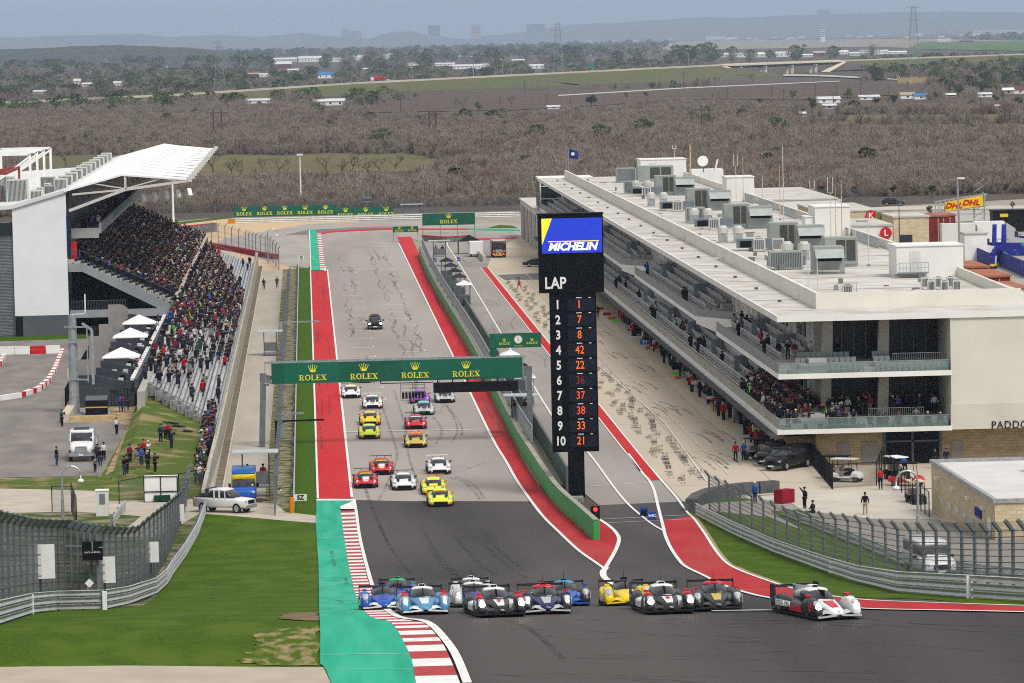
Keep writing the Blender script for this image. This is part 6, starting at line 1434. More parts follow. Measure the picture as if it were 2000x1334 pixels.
L(fix(921,216),.0,'all-white prototype in the third row','white','white','white',None,lit=False,mirrorc='white')
L(fix(925,190),.03,'white and dark blue prototype with an orange lamp rim, half hidden behind the leaders','navy','dgrey','white','blue',fendc='silver',mirrorc='white')
L(C(1128,1196,7),.0,'bright blue prototype with a light blue roof behind the navy car','royal','royal','sky','blue',fendc='dgrey',mirrorc='royal',lit=False)
L(C(1245,1194,5),.0,'yellow prototype with a grey cockpit half hidden behind its rival','yellow','yellow','dgrey',None,fendc='yellow',mirrorc='yellow',lit=False)
g = gt
g(C(861,991),.0,'lime yellow car with orange roof strip, first of the touring cars','lime','orange',None,wingc='orange',banner='orange')
g(C(848,968),.0,'lime yellow car with an orange wing, second in line behind its twin','lime','orange',None,wingc='orange',banner='lime')
g(C(789,959),.02,'white car with black grille, lower of the two plain white ones','white','black',None,wingc='dgrey',lit=False)
g(C(858,928),.02,'white car with a white wing, upper of the two plain white ones','white','black',None,wingc='white',lit=False)
g(C(715,955),.0,'red car with white stripe hugging the left line, the lower of two','red','navy','white',hs=False,wingc='black',banner='yellow')
g(C(746,929),.0,'red car with white stripe and yellow strip, the upper of two','red','navy','white',wingc='black',banner='yellow',mirrorc='orange')
g(C(813,876),.0,'orange and black car alone at the start line','gold','black',None,wingc='orange',roofc='orange',banner='orange')
g(C(722,859),.0,'lime car with an orange trimmed grille below the start line','lime','orange',None,wingc='dgrey',banner='cyan')
g(C(813,840),.0,'bright red car with glaring lamps and a black wing','red','black',None,wingc='black',banner='white')
g(C(724,836,2),.0,'yellow car directly behind the lime car','yellow','red',None,wingc='dgrey',lit=False,banner='silver')
g(C(829,812),.0,'pale blue and white car behind the bright red one','silver','cyan','black',wingc='black',banner='cyan',roofc='cyan')
g(C(822,793,2),.0,'purple car half hidden beyond the pale blue one','purple','red',None,wingc='purple',roofc='purple')
g(C(728,800),.0,'white car with twin dark stripes and a white wing','white','red','dgrey',wingc='white',lit=False)
g(C(870,788),.0,'white and black patterned car beneath the dark gantry screen','silver','black','black',wingc='black')
g(C(686,779),.0,'white car with a yellow strip at the far left of the field','white','black',None,wingc='dgrey',lit=False,banner='yellow')
g(C(710,750,1),.0,'dark car mostly hidden behind the green gantry banner','dgrey','silver',None,wingc='black',lit=False)
# --- road vehicles
def road_car(name,pos,rz,lab,cat,L_,W_,st,cab,pc,glass_st=None,roofm=None,wheels=.36,wx=None,extra=None,grp=None,lit=False):
    """st: body loft stations; cab: cabin glass loft; roof: painted loft above"""
    t = thing(name,lab,cat,pos,rz,grp); b = MB(); b.loft(st,20); b.build('body',pc,t,True,local=True)
    b = MB(); b.loft(cab[0],18); b.build('windows',WSH,t,True,local=True)
    b = MB(); b.loft(cab[1],18); b.build('roof',roofm or pc,t,True,local=True)
    y0 = -L_/2
    for s_ in (-1,1):
        wheel(t,s_*(W_/2-.14),y0+.95,wheels,.26,M['galv']); wheel(t,s_*(W_/2-.14),-y0-1.05,wheels,.26,M['galv'])
        b = MB(); b.ball((s_*(W_/2-.28),y0+.12,.78*wheels/.36),.2,.14,.11,n=10,k=6); b.build('headlight',HL if lit else HLO,t,True,local=True)
        b = MB(); b.box(s_*(W_/2+.12)-.12,s_*(W_/2+.12)+.12,y0+1.75,y0+1.9,1.05*wheels/.36,1.22*wheels/.36); b.build('mirror',M['black'],t,local=True)
    b = MB(); b.box(-W_/2+.55,W_/2-.55,y0-.03,y0+.05,.55,.82); b.build('grille',M['black'],t,local=True)
    b = MB(); b.box(-W_/2+.1,W_/2-.1,y0-.08,y0+.06,.28,.46); b.build('bumper',M['dsteel'],t,local=True)
    b = MB(); b.box(-.26,.26,y0-.1,y0-.07,.34,.46); b.build('number_plate',M['white'],t,local=True); return t
def suv(pos,rz,lab,pc,grp=None,lit=False):
    return road_car('sport_utility',pos,rz,lab,'suv',4.8,1.95,[(-2.4,0,.80,.3,.78,4),(-2.25,0,.93,.25,.98,4),(-1.3,0,.97,.25,1.08,4),(0,0,.97,.25,1.12,4),(1.8,0,.97,.25,1.15,4),(2.4,0,.88,.3,1.05,4)],
        ([(-1.35,0,.70,1.0,1.1,4),(-.6,0,.78,1.0,1.55,4),(0,0,.78,1.0,1.66,4),(1.8,0,.75,1.0,1.62,4),(2.3,0,.68,1.0,1.2,4)],[(-.5,0,.66,1.5,1.64,4),(0,0,.70,1.55,1.73,4),(1.8,0,.66,1.5,1.68,4)]),pc,grp=grp,lit=lit)
def van(pos,rz,lab,pc,H=2.1,name='van',lit=False,roofm=None):
    return road_car(name,pos,rz,lab,'van',5.4,2.0,[(-2.7,0,.85,.35,.85,5),(-2.5,0,.96,.3,1.05,5),(-1.8,0,1.0,.3,1.2,6),(0,0,1.0,.3,1.25,6),(2.7,0,1.0,.3,1.3,6)],
        ([(-1.85,0,.80,1.1,1.25,5),(-1.0,0,.88,1.1,H-.22,5),(0,0,.92,1.1,H-.15,6),(2.6,0,.92,1.1,H-.15,6)],[(-1.05,0,.82,H-.35,H-.06,5),(-.6,0,.9,H-.35,H,6),(2.68,0,.92,H-.35,H,6)]),pc,lit=lit,roofm=roofm)
c = G(733,645); t = suv((c.x,c.y+2.4,.06),0,'black safety car driving alone ahead of the far grid',P_('black'),lit=True)
b = MB(); b.box(-.5,.5,.2,.5,1.75,1.88); b.build('light_bar',M['dsteel'],t,local=True)
c = G(1745,402); suv((c.x,c.y,.1),radians(80),'dark grey car on the road behind the rooftop letter signs',P_('dgrey'))
c = G(1828,1126); van((c.x,c.y+2.7,zf(c.y+2)+.05),.12,'white passenger van parked behind the right debris fence',P_('white'),2.05)
for k,(px,py) in enumerate(((1527,922),(1510,912))):
    c = G(px,py); van((c.x+.8,c.y+2.4,.1),radians(-38),['front black van beside the stone corner of the pit building','second black van partly behind the first one'][k],P_('black'),1.95)
c = G(441,1003); t = thing('pickup_truck','white double-cab pickup parked across the service road','pickup truck',(c.x-.1,c.y+1.0,.06),radians(62))
b = MB(); b.loft([(-2.9,0,.88,.5,.95,5),(-2.75,0,.98,.42,1.12,5),(-1.5,0,1.0,.42,1.22,5),(-.5,0,1.0,.42,1.22,6),(2.85,0,1.0,.45,1.25,6)],20); b.build('body',P_('white'),t,True,local=True)
b = MB(); b.loft([(-1.5,0,.8,1.1,1.24,5),(-.7,0,.88,1.1,1.76,5),(0,0,.88,1.1,1.84,5),(1.0,0,.86,1.1,1.82,5),(1.25,0,.84,1.1,1.3,5)],18); b.build('windows',WSH,t,True,local=True)
b = MB(); b.loft([(-.62,0,.78,1.66,1.85,5),(0,0,.82,1.7,1.93,5),(1.0,0,.8,1.7,1.9,5),(1.15,0,.78,1.6,1.8,5)],18); b.build('roof',P_('white'),t,True,local=True)
b = MB(); b.box(-.8,.8,1.35,2.75,1.16,1.27); b.build('cargo_bed',M['black'],t,local=True)
b = MB(); b.bar((-.95,-.0,1.2),(-.9,.0,1.85),.1,.14); b.bar((-.93,-.62,1.2),(-.86,-.55,1.7),.08,.08); b.bar((-.93,.55,1.2),(-.88,.6,1.82),.1,.1); b.build('door_pillar',P_('white'),t,local=True)
for s_ in (-1,1):
    wheel(t,s_*.86,-1.85,.42,.28,M['galv']); wheel(t,s_*.86,1.85,.42,.28,M['galv'])
    b = MB(); b.ball((s_*.78,-2.8,.95),.2,.12,.13,n=10,k=6); b.build('headlight',HLO,t,True,local=True)
b = MB(); b.box(-.55,.55,-2.95,-2.88,.78,1.05); b.build('grille',M['black'],t,local=True); b = MB(); b.box(-.92,.92,-3.0,-2.9,.42,.68); b.build('bumper',M['galv'],t,local=True)
t.scale = (.9,.84,1.03)
b = MB(); b.box(-.93,-.3,1.5,1.56,1.3,1.9); b.bar((-.9,1.4,1.9),(.9,1.4,1.9),.1); b.box(-.4,.3,1.7,2.4,1.27,1.5); b.build('ladder_rack',M['dsteel'],t,local=True)
b = MB(); b.box(-.99,-.9,2.8,2.88,.95,1.2); b.build('tail_light',M['redp'],t,local=True)
c = G(474,985); t = thing('ambulance','blue and yellow ambulance van behind the white pickup','ambulance',(c.x+.1,c.y+3.2,.06),0)
b = MB(); b.loft([(-2.6,0,.86,.3,.85,5),(-2.45,0,.96,.3,1.1,5),(-1.9,0,1.0,.3,1.3,6),(2.7,0,1.0,.3,1.35,8)],20); b.build('body',P_('royal'),t,True,local=True)
b = MB(); b.loft([(-2.0,0,.84,1.15,1.35,5),(-1.25,0,.92,1.15,1.95,6),(-.9,0,.93,1.15,1.98,6)],18); b.build('windscreen',WSH,t,True,local=True)
b = MB(); b.loft([(-1.35,0,.93,1.85,2.2,7),(-.9,0,1.0,1.2,2.45,8),(2.7,0,1.0,1.2,2.5,8)],20); b.build('upper_body',P_('yellow'),t,True,local=True)
b = MB(); b.loft([(-1.3,0,.9,2.2,2.38,7),(-.9,0,.98,2.3,2.6,8),(2.7,0,.98,2.3,2.62,8)],20); b.build('roof',P_('royal'),t,True,local=True)
b = MB()
for k in range(4): b.box(-1.03,-1.0,-.6+k*.8,-.2+k*.8,1.3+.0*k,1.8); b.box(-1.03,-1.0,-.2+k*.8,.2+k*.8,.8,1.3)
b.build('checker',P_('yellow'),t,local=True); b = MB(); b.box(-.6,.6,-1.0,-.8,2.55,2.72); b.build('light_bar',P_('sky'),t,local=True)
text('lettering','AMBULANCE',.2,(0,-1.42,2.08),P_('navy'),t)
for s_ in (-1,1):
    wheel(t,s_*.86,-1.7,.36,.26,M['galv']); wheel(t,s_*.86,1.7,.36,.26,M['galv']); b = MB(); b.ball((s_*.75,-2.5,.85),.2,.12,.13,n=10,k=6); b.build('headlight',HLO,t,True,local=True)
    b = MB(); b.box(s_*1.15-.1,s_*1.15+.1,-1.9,-1.75,1.2,1.55); b.build('mirror',M['black'],t,local=True)
c = G(159,903); t = thing('tow_truck','white flatbed truck facing the camera on the kart lot','truck',(c.x,c.y+3.0,.06),.0)
b = MB(); b.loft([(-2.9,0,.85,.75,1.2,4),(-2.7,0,1.0,.7,1.5,4),(-1.7,0,1.08,.7,1.75,5),(-1.2,0,1.1,.7,1.8,6),(.6,0,1.1,.7,1.8,6)],20); b.build('hood',P_('white'),t,True,local=True)
b = MB(); b.loft([(-1.55,0,.95,1.7,1.8,6),(-1.2,0,1.0,1.7,2.5,6),(.4,0,1.0,1.7,2.5,6)],18); b.build('windscreen',WSH,t,True,local=True)
b = MB(); b.loft([(-1.25,0,1.0,2.42,2.62,6),(-1.0,0,1.08,2.42,2.72,8),(.6,0,1.08,2.42,2.75,8)],18); b.build('roof',P_('white'),t,True,local=True)
b = MB()
for s_ in (-1,1): b.bar((s_*1.03,-1.5,1.75),(s_*1.0,-1.2,2.5),.12); b.bar((s_*1.04,.2,1.75),(s_*1.04,.2,2.5),.6,.1,up=(1,0,0))
b.build('door_pillar',P_('white'),t,local=True)
b = MB()
for k in range(4): b.box(-.6+.03*k,.6-.03*k,-2.95,-2.86,.85+.15*k,.93+.15*k)
b.build('grille',M['galv'],t,local=True); b = MB(); b.box(-1.12,1.12,-3.15,-2.95,.5,.82); b.build('bumper',M['galv'],t,local=True)
b = MB(); b.box(-.2,.2,-3.18,-3.15,.55,.68); b.build('number_plate',M['white'],t,local=True)
b = MB(); b.box(-1.2,1.2,.9,7.5,1.0,1.2); b.box(-1.15,1.15,.8,.95,1.2,2.9); b.build('flatbed',M['galv'],t,local=True); b = MB(); b.box(-.7,.7,-.9,-.5,2.75,2.95); b.build('light_bar',M['dsteel'],t,local=True)
for s_ in (-1,1):
    wheel(t,s_*1.0,-1.9,.5,.3,M['galv']); wheel(t,s_*.95,4.8,.5,.5,M['galv']); b = MB(); b.ball((s_*.88,-2.75,1.1),.2,.12,.15,n=10,k=6); b.build('headlight',HLO,t,True,local=True)
    b = MB(); b.box(s_*1.5-.13,s_*1.5+.13,-1.5,-1.4,1.7,2.4); b.bar((s_*1.1,-1.4,2.3),(s_*1.5,-1.4,2.3),.05); b.build('mirror',M['galv'],t,local=True)
c = G(975,504); t = thing('fire_engine','dark fire engine with a yellow and red chevron bumper at the pit lane end','fire engine',(c.x,c.y+3,.08),0)
b = MB(); b.loft([(-3,0,1.15,.5,2.6,10),(-2.8,0,1.22,.5,2.8,10),(3.4,0,1.22,.5,2.8,12)],20); b.build('body',paint('engine_maroon',(.10,.02,.02)),t,True,local=True)
b = MB(); b.box(-1.05,1.05,-3.1,-3.0,1.55,2.45); b.build('windscreen',WSH,t,local=True); b = MB(); b.box(-.6,.6,-3.15,-3.05,.85,1.4); b.build('grille',M['galv'],t,local=True)
b = MB(); b.box(-1.2,1.2,-3.3,-3.0,.45,.8); b.build('bumper',M['redp'],t,local=True); b = MB()
for k in range(5): b.ext([(-1.1+.45*k,-3.32,.46),(-.9+.45*k,-3.32,.46),(-.75+.45*k-.3*(k > 2),-3.32,.78),(-.95+.45*k-.3*(k > 2),-3.32,.78)],(0,.02,0))
b.build('chevron',P_('yellow'),t,local=True); b = MB(); b.box(-1.0,1.0,-2.6,-2.2,2.8,3.0); b.build('light_bar',M['white'],t,local=True)
b = MB(); b.box(-1.2,1.2,-2.2,3.3,2.8,2.95); b.build('roof',M['galv'],t,local=True)
for s_ in (-1,1): wheel(t,s_*1.0,-2.0,.5,.3,M['galv']); wheel(t,s_*1.0,2.2,.5,.4,M['galv']); b = MB(); b.box(s_*.9-.15,s_*.9+.15,-3.12,-3.02,1.0,1.25); b.build('headlight',HLO,t,local=True)
t = thing('equipment_trailer','white box trailer behind the fire engine','trailer',(c.x-3.4,c.y+5,.05)); b = MB(); b.box(-1.4,.9,0,4,.5,2.6); b.build('body',M['white'],t,local=True); wheel(t,-1.2,1,.4,.25); wheel(t,.7,1,.4,.25)
t = thing('canopy_tent','black pop-up tent behind the concrete barrier','tent',(c.x-4.5,c.y+17,0)); b = MB(); b.add([(-2,-2,2.3),(2,-2,2.3),(2,2,2.3),(-2,2,2.3),(0,0,3.4)],[(0,1,4),(1,2,4),(2,3,4),(3,0,4)]); b.build('roof',M['black'],t,local=True); b = MB()
for x in (-1.9,1.9):
    for y in (-1.9,1.9): b.bar((x,y,0),(x,y,2.3),.1)
b.build('leg',M['black'],t,local=True)
c = G(1047,521); road_car('saloon_car',(c.x,c.y,.08),radians(90),'dark parked car half hidden behind the lap tower','car',4.4,1.8,[(-2.2,0,.75,.25,.6,4),(-2,0,.88,.22,.75,4),(0,0,.9,.22,.85,4),(2.2,0,.8,.25,.8,4)],([(-1.1,0,.62,.75,.85,4),(-.2,0,.66,.75,1.3,4),(.8,0,.64,.75,1.28,4),(1.6,0,.6,.75,.9,4)],[(-.2,0,.58,1.2,1.33,4),(.8,0,.56,1.2,1.31,4)]),P_('dgrey'),wheels=.32)
def cart(pos,rz,lab,bodyc,roofc,grp='carts near the pit building'):
    t = thing('golf_cart',lab,'golf cart',pos,rz,grp); b = MB(); b.loft([(-1.4,0,.45,.3,.5,4),(-1.2,0,.6,.3,.8,4),(-.7,0,.62,.3,.9,4),(-.5,0,.62,.3,.42,6),(.5,0,.62,.3,.42,6),(.55,0,.62,.3,.75,6),(1.5,0,.6,.35,.75,6)],14); b.build('body',bodyc,t,local=True)
    b = MB(); b.box(-.55,.55,.1,.6,.75,.85); b.box(-.55,.55,.55,.68,.85,1.25); b.build('seat',mat('cart_seat',(.35,.3,.24),None,1),t,local=True)
    b = MB(); b.box(-.62,.62,-.9,1.2,1.85,1.93); b.build('roof',roofc,t,local=True)
    b = MB()
    for x in (-.55,.55): b.bar((x,-.75,.8),(x,-.6,1.85),.04); b.bar((x,1.1,.7),(x,1.0,1.85),.04)
    b.build('frame',M['black'],t,local=True)
    for s_ in (-1,1): wheel(t,s_*.5,-1.0,.24,.18); wheel(t,s_*.5,1.0,.24,.2)
    b = MB(); b.bar((.25,-.5,.9),(.25,-.25,1.1),.03); b.build('steering_column',M['black'],t,local=True); return t
for px,py,rz,bc,rc,lab in ((1656,944,60,M['white'],M['accream'],'white golf cart inside the black mesh cage'),(1640,938,60,M['black'],M['black'],'black golf cart behind the white one in the cage'),(1755,940,20,M['black'],M['white'],'golf cart with a white roof before the glass entrance'),
        (1775,952,70,P_('red'),M['black'],'red and white utility cart beside the mesh fence'),(1792,985,5,M['black'],mat('tan_roof',(.6,.5,.35),None,1),'tan-roofed cart inside the right mesh fence'),(1483,902,40,P_('navy'),M['black'],'dark blue off-road buggy in front of the black vans'),(1500,868,20,M['black'],M['black'],'black buggy under the terrace edge with a marshal in yellow')):
    c = G(px,py); cart((c.x,c.y+.8,.08),radians(rz),lab,bc,rc)
# ================================================================== PEOPLE
def skin_mesh(name,V,E_,Rd,sub=1):
    me = bpy.data.meshes.new(name); me.from_pydata(V,E_,[]); o = bpy.data.objects.new(name,me); COL.objects.link(o)
    sm = o.modifiers.new('s','SKIN'); sm.use_smooth_shade = True
    for i,r in enumerate(Rd): me.skin_vertices[0].data[i].radius = (r,r*.85)
    me.skin_vertices[0].data[0].use_root = True
    if sub: ss = o.modifiers.new('b','SUBSURF'); ss.levels = sub; ss.render_levels = sub
    dg = bpy.context.evaluated_depsgraph_get(); m2 = bpy.data.meshes.new_from_object(o.evaluated_get(dg)); bpy.data.objects.remove(o); m2.name = name
    for p in m2.polygons: p.use_smooth = True
    return m2
def pose(elb,wri,sit=False,step=0):
    z = -.43 if sit else 0; kn = (-.42,.52) if sit else (-.03,.5); an = (-.42,.10) if sit else (.02,.09)
    V = [(0,0,.95+z),(0,.01,1.13+z),(0,.01,1.33+z),(0,0,1.49+z),(0,-.02,1.58+z),(0,-.025,1.68+z),(0,-.01,1.755+z)]; Rd = [.13,.125,.145,.055,.075,.10,.065]; E_ = [(i,i+1) for i in range(6)]
    tops = []; legs = []
    for s_ in (-1,1):
        k = len(V); ex,ey,ez = elb[s_]; wx,wy,wz = wri[s_]
        V += [(s_*.185,.01,1.41+z),(s_*ex,ey,ez+z),(s_*wx,wy,wz+z),(s_*wx*.96,wy-.05,wz+.04+z)]; Rd += [.062,.046,.034,.042]; E_ += [(2,k),(k,k+1),(k+1,k+2),(k+2,k+3)]; tops.append(k)
        k = len(V); st = step*s_
        V += [(s_*.095,0,.90+z),(s_*.11,kn[0]+st*.22,kn[1]),(s_*.115,an[0]+st*.34,an[1]),(s_*.12,an[0]-.15+st*.34,.045)]; Rd += [.092,.062,.042,.038]; E_ += [(0,k),(k,k+1),(k+1,k+2),(k+2,k+3)]; legs.append(k)
    body = skin_mesh('person',V,E_,Rd)
    a,b_ = tops; TV = [V[0],V[1],V[2],V[3]]+[V[a],V[a+1],V[a+2],V[b_],V[b_+1],V[b_+2]]; top = skin_mesh('jacket',TV,[(0,1),(1,2),(2,3),(2,4),(4,5),(5,6),(2,7),(7,8),(8,9)],[.155,.155,.175,.075,.085,.068,.050,.085,.068,.050])
    a,b_ = legs; LV = [V[0]]+[V[a],V[a+1],V[a+2],V[b_],V[b_+1],V[b_+2]]; tr = skin_mesh('trousers',LV,[(0,1),(1,2),(2,3),(0,4),(4,5),(5,6)],[.145,.11,.080,.060,.11,.080,.060])
    b = MB(); b.ball((0,-.005,1.715+z),.108,.118,.088,n=8,k=5); hair = b.data('hair',M['black'],True)
    return body,top,tr,hair
S2 = lambda v: {-1: v,1: v}
POSES = {'stand': pose(S2((.25,.03,1.15)),S2((.27,-.06,.93))),'photo': pose(S2((.26,-.18,1.24)),S2((.08,-.30,1.52))),'hold': pose(S2((.25,.0,1.15)),S2((.07,-.2,1.17))),
         'sit': pose(S2((.24,-.05,1.16)),S2((.1,-.30,1.12)),sit=True),'walk': pose({-1: (.24,.1,1.16),1: (.24,-.1,1.17)},{-1: (.25,.05,.95),1: (.24,-.22,1.0)},step=1),'wave': pose({-1: (.33,-.05,1.52),1: (.25,.03,1.15)},{-1: (.46,-.12,1.72),1: (.27,-.06,.93)})}
TOPC = {'black': (.012,.012,.015),'dark navy': (.015,.02,.05),'charcoal': (.035,.035,.04),'grey': (.18,.18,.19),'white': (.6,.6,.6),'red': (.42,.015,.02),'blue': (.03,.10,.40),'dark green': (.02,.07,.04),'neon green': (.15,.75,.05),'tan': (.35,.26,.17),'orange': (.6,.18,.03),'maroon': (.16,.015,.03),'purple': (.15,.08,.3),'yellow': (.6,.45,.03),'pink': (.55,.2,.25)}
TM = {k: mat('cloth_'+k.replace(' ','_'),v,None,4,.85) for k,v in TOPC.items()}
PANT = {'jeans': mat('denim',(.03,.05,.12),None,4,.85),'black': TM['black'],'khaki': TM['tan'],'grey': TM['grey'],'navy': TM['dark navy'],'white': TM['white'],'red': TM['red'],'yellow': TM['yellow']}
CAPS = [M['black'],mat('brown_hair',(.06,.035,.02),None,4),TM['white'],TM['red'],mat('blond_hair',(.30,.20,.10),None,4),TM['dark navy']]
for P in POSES.values():
    P[0].materials.append(M['skin']); P[1].materials.append(TM['black']); P[2].materials.append(TM['black'])
def person(x,y,z,rz,ps,top,pant,lab,grp=None,hgt=1.0,cap=0):
    bd,tp,tr,hr = POSES[ps]; o = bpy.data.objects.new('person',bd); COL.objects.link(o); o.location = (x,y,z); o.rotation_euler = (0,0,rz); o.scale = (hgt*1.03,hgt*1.03,hgt); tag(o,lab,'person',grp)
    for nm,me,m in (('jacket',tp,TM[top]),('trousers',tr,PANT[pant]),('hair',hr,CAPS[cap])):
        c = bpy.data.objects.new(nm,me); COL.objects.link(c); c.parent = o; c.material_slots[0].link = 'OBJECT'; c.material_slots[0].material = m
    return o
ONES = ['','first','second','third','fourth','fifth','sixth','seventh','eighth','ninth','tenth','eleventh','twelfth','thirteenth','fourteenth','fifteenth','sixteenth','seventeenth','eighteenth','nineteenth']
TENS = {2: 'twent',3: 'thirt',4: 'fort',5: 'fift',6: 'sixt',7: 'sevent',8: 'eight',9: 'ninet'}
def ow(n):
    if n < 20: return ONES[n]
    if n % 10 == 0: return TENS[n//10]+'ieth'
    return TENS[n//10]+'y-'+ONES[n % 10]
n_ind = 0
def pp(px,py,top,pant,ps,lab,rz=0,hgt=1.0,cap=0,z=None):
    c = G(px,py,z=z)
    if z is None:
        for _ in range(3):
            zb = bankz(c.x,c.y)
            if zb > .05: c = G(px,py,z=zb)
    global n_ind; n_ind += 1
    return person(c.x,c.y,c.z+.03,radians(rz),ps,top,pant,lab,None,hgt,cap)
for a in [(121,835,'dark green','black','photo','photographer in a dark vest aiming a camera by the planter wall',60),(228,851,'white','black','hold','man in a red cap and white vest at the kart lot edge',60,1,3),(111,911,'black','jeans','hold','woman in a black jacket and jeans left of the flatbed truck',70),(186,924,'grey','black','photo','child in grey standing before the truck bumper',50,.8),(196,913,'black','jeans','stand','man in black with jeans right of the truck bumper',40),(191,906,'charcoal','black','hold','person in charcoal half behind the truck corner',40),(203,902,'white','black','stand','person with a white top behind the two by the truck',40,1,0),
          (243,931,'black','jeans','photo','man in black and jeans at the front of the grass group',50),(248,928,'charcoal','black','photo','person filming just right of the front man on the grass',50),(254,907,'maroon','black','stand','person in a maroon jacket at the back of the grass group',45),(267,915,'grey','khaki','hold','person in grey jacket and khaki trousers on the grass',50),(272,907,'charcoal','black','stand','dark figure behind the khaki trousers on the grass',40),(277,912,'blue','jeans','stand','person in a bright blue jacket on the grass',45),(281,897,'red','black','stand','person in a red shirt behind the bright blue jacket',30),(290,900,'white','black','photo','person in a white hooded top raising a camera on the grass',60,1,2),(289,920,'black','black','stand','tall man all in black right of the bright blue jacket',40,1,2),(303,925,'black','black','photo','man in black filming alone at the right of the grass group',60),
          (314,866,'charcoal','black','stand','dark figure at the left of the upper grass trio',40),(323,861,'grey','black','photo','grey-clad figure in the upper grass trio',50),(330,862,'red','black','hold','red-clad figure in the upper grass trio',50),(335,879,'dark navy','navy','photo','man in navy holding a camera above the white crate',60,1.05),(236,805,'blue','jeans','hold','person in pale blue near the dumpster fence',20),(242,805,'maroon','jeans','hold','person in maroon and jeans near the dumpster fence',20),(250,804,'black','black','stand','small child by the dumpster fence',20,.72),(265,793,'red','black','stand','person in a red jacket at the end of the picket fence',30),(273,811,'charcoal','red','stand','person in red shorts and shoes on the dirt',40),(290,820,'black','jeans','stand','man in a dark coat and jeans at the dirt edge',50),(296,812,'maroon','black','photo','person in maroon filming beside the dirt edge',50),(303,808,'black','black','stand','dark figure beside the bleacher end railing, left',50),(311,812,'red','navy','stand','person in red beside the bleacher end railing',50),(380,797,'black','jeans','stand','man in black and jeans seen from behind on the lowest benches',180),(399,864,'black','black','stand','very tall thin dark figure at the wall',60,1.1),(382,947,'grey','black','photo','photographer in grey beside the mesh fence end',70),(397,949,'tan','jeans','photo','photographer in tan and jeans beside the wall end',70),
          (1437,903,'red','navy','stand','left marshal in red and white with a helmet by the buggy',-20,1,0),(1453,902,'blue','navy','stand','right marshal in blue and white with a white helmet',-20,1,2),(1480,868,'yellow','yellow','hold','marshal in yellow overalls under the terrace edge',-30,1,2),(1501,872,'orange','black','stand','marshal in orange beside the black buggy',-30),(1720,958,'red','black','hold','person in a bright red jacket at the cart cage corner',-30),(1690,1007,'black','khaki','stand','man in black jacket and khaki trousers alone on the concrete',-10),(1572,996,'black','black','wave','person in black stretching one arm up beyond the right fence',-60),(1588,1012,'charcoal','black','sit','dark figure crouching behind the right fence',-60),(1475,985,'blue','navy','stand','marshal in blue and white helmet behind the right fence',-50,1,2),
          (1014,566,'red','red','walk','crew member in red running across the pit apron',90),(1168,622,'black','black','stand','man in black standing right beside the black tower',10),(1396,806,'red','red','stand','crew member in red overalls holding a board in the pit lane',10,1,0),(1405,792,'charcoal','black','stand','crew member in dark clothes behind the one in red',10),(1386,786,'red','black','hold','second crew member in red further up the pit lane',10),(1829,898,'dark navy','navy','stand','person in the glass entrance of the pit building',0)]: pp(*a)
for x,y,z,top,lab,ps in ((50.2,380,.05,'blue','person in blue crouching behind the brick kiosk roof','sit'),(53.0,381,.05,'black','man in a black cap behind the brick kiosk roof, left of a pair','stand'),(53.9,380.6,.05,'dark navy','man in dark navy behind the brick kiosk roof, right of a pair','stand'),(-5.5,372.8,.95,'black','marshal in black seated under the covered post by the ambulance','stand'),(-4.2,372.8,.95,'red','marshal in red seated under the covered post by the ambulance','stand'),
                              (19.1,425,1.55,'charcoal','dark figure in the stand below the gantry leg, left','stand'),(20.2,425.4,1.55,'maroon','long-haired person in maroon in the stand below the gantry','stand'),(21.1,746,1.75,'white','marshal in white on the far pit wall stand','hold'),(22.2,746,1.75,'black','marshal in black on the far pit wall stand','stand'),(-6.9,686,.05,'black','guard in black at the far end of the service road, left','stand'),(-4.9,690,.05,'charcoal','guard in charcoal at the far end of the service road, right','walk')): n_ind += 1; person(x,y,z,0,ps,top,'black',lab)
for k,(px,py) in enumerate(((352,830),(365,833),(379,838))):
    c = G(px,py,z=1.5); o = person(c.x,c.y,bankz(c.x,c.y)+.18,0,'hold',['charcoal','black','grey'][k],'navy','spectator in %s lying on the grass bank, %s from the left' % (['charcoal','black','grey'][k],ONES[k+1])); o.rotation_euler = (radians(-88),0,radians(80)); n_ind += 1
t = thing('folding_chair','red folding chair on the grass by the concrete wall','chair',G(392,893)); c = G(392,893,z=.5); b = MB(); b.box(c.x-.25,c.x+.25,c.y-.2,c.y+.25,.45+bankz(c.x,c.y),.5+bankz(c.x,c.y)); b.box(c.x-.25,c.x+.25,c.y+.22,c.y+.27,.5+bankz(c.x,c.y),.95+bankz(c.x,c.y)); b.build('seat',M['redp'],t); b = MB()
for s_ in (-.22,.22): b.bar((c.x+s_,c.y-.2,bankz(c.x,c.y)),(c.x+s_,c.y+.2,.48+bankz(c.x,c.y)),.03); b.bar((c.x+s_,c.y+.2,bankz(c.x,c.y)),(c.x+s_,c.y-.2,.48+bankz(c.x,c.y)),.03)
b.build('leg',M['dsteel'],t)
RC = random.Random(21); CN = list(TOPC); CW = [40,20,18,5,4,4,3,3,.7,2,.6,4,.6,.5,.6]
def rc(): return RC.choices(CN,CW)[0]
cand = []   # (x,y,z,rz,place words,key)
for k in range(NB):
    y = bnear(k)+2;
    while y < BY1-3:
        lim = 640+k/8*95; p = (.05 if y < 500 else .10 if y < 545 else .22 if y < 580 else .45 if y < 605 else .85)*(1.5 if k > 5 else .9)*(1+.8*sin(y*.35+k)) if y < 605 else .85
        if y > lim: p = .006
        if RC.random() < p: cand.append((bx_(k)-.42+RC.uniform(-.12,.12),y+RC.uniform(-.2,.2),bz(k)+.02,62+RC.uniform(-25,15),'on the %s bench row' % ONES[k+1],'b%d' % k))
        y += .72
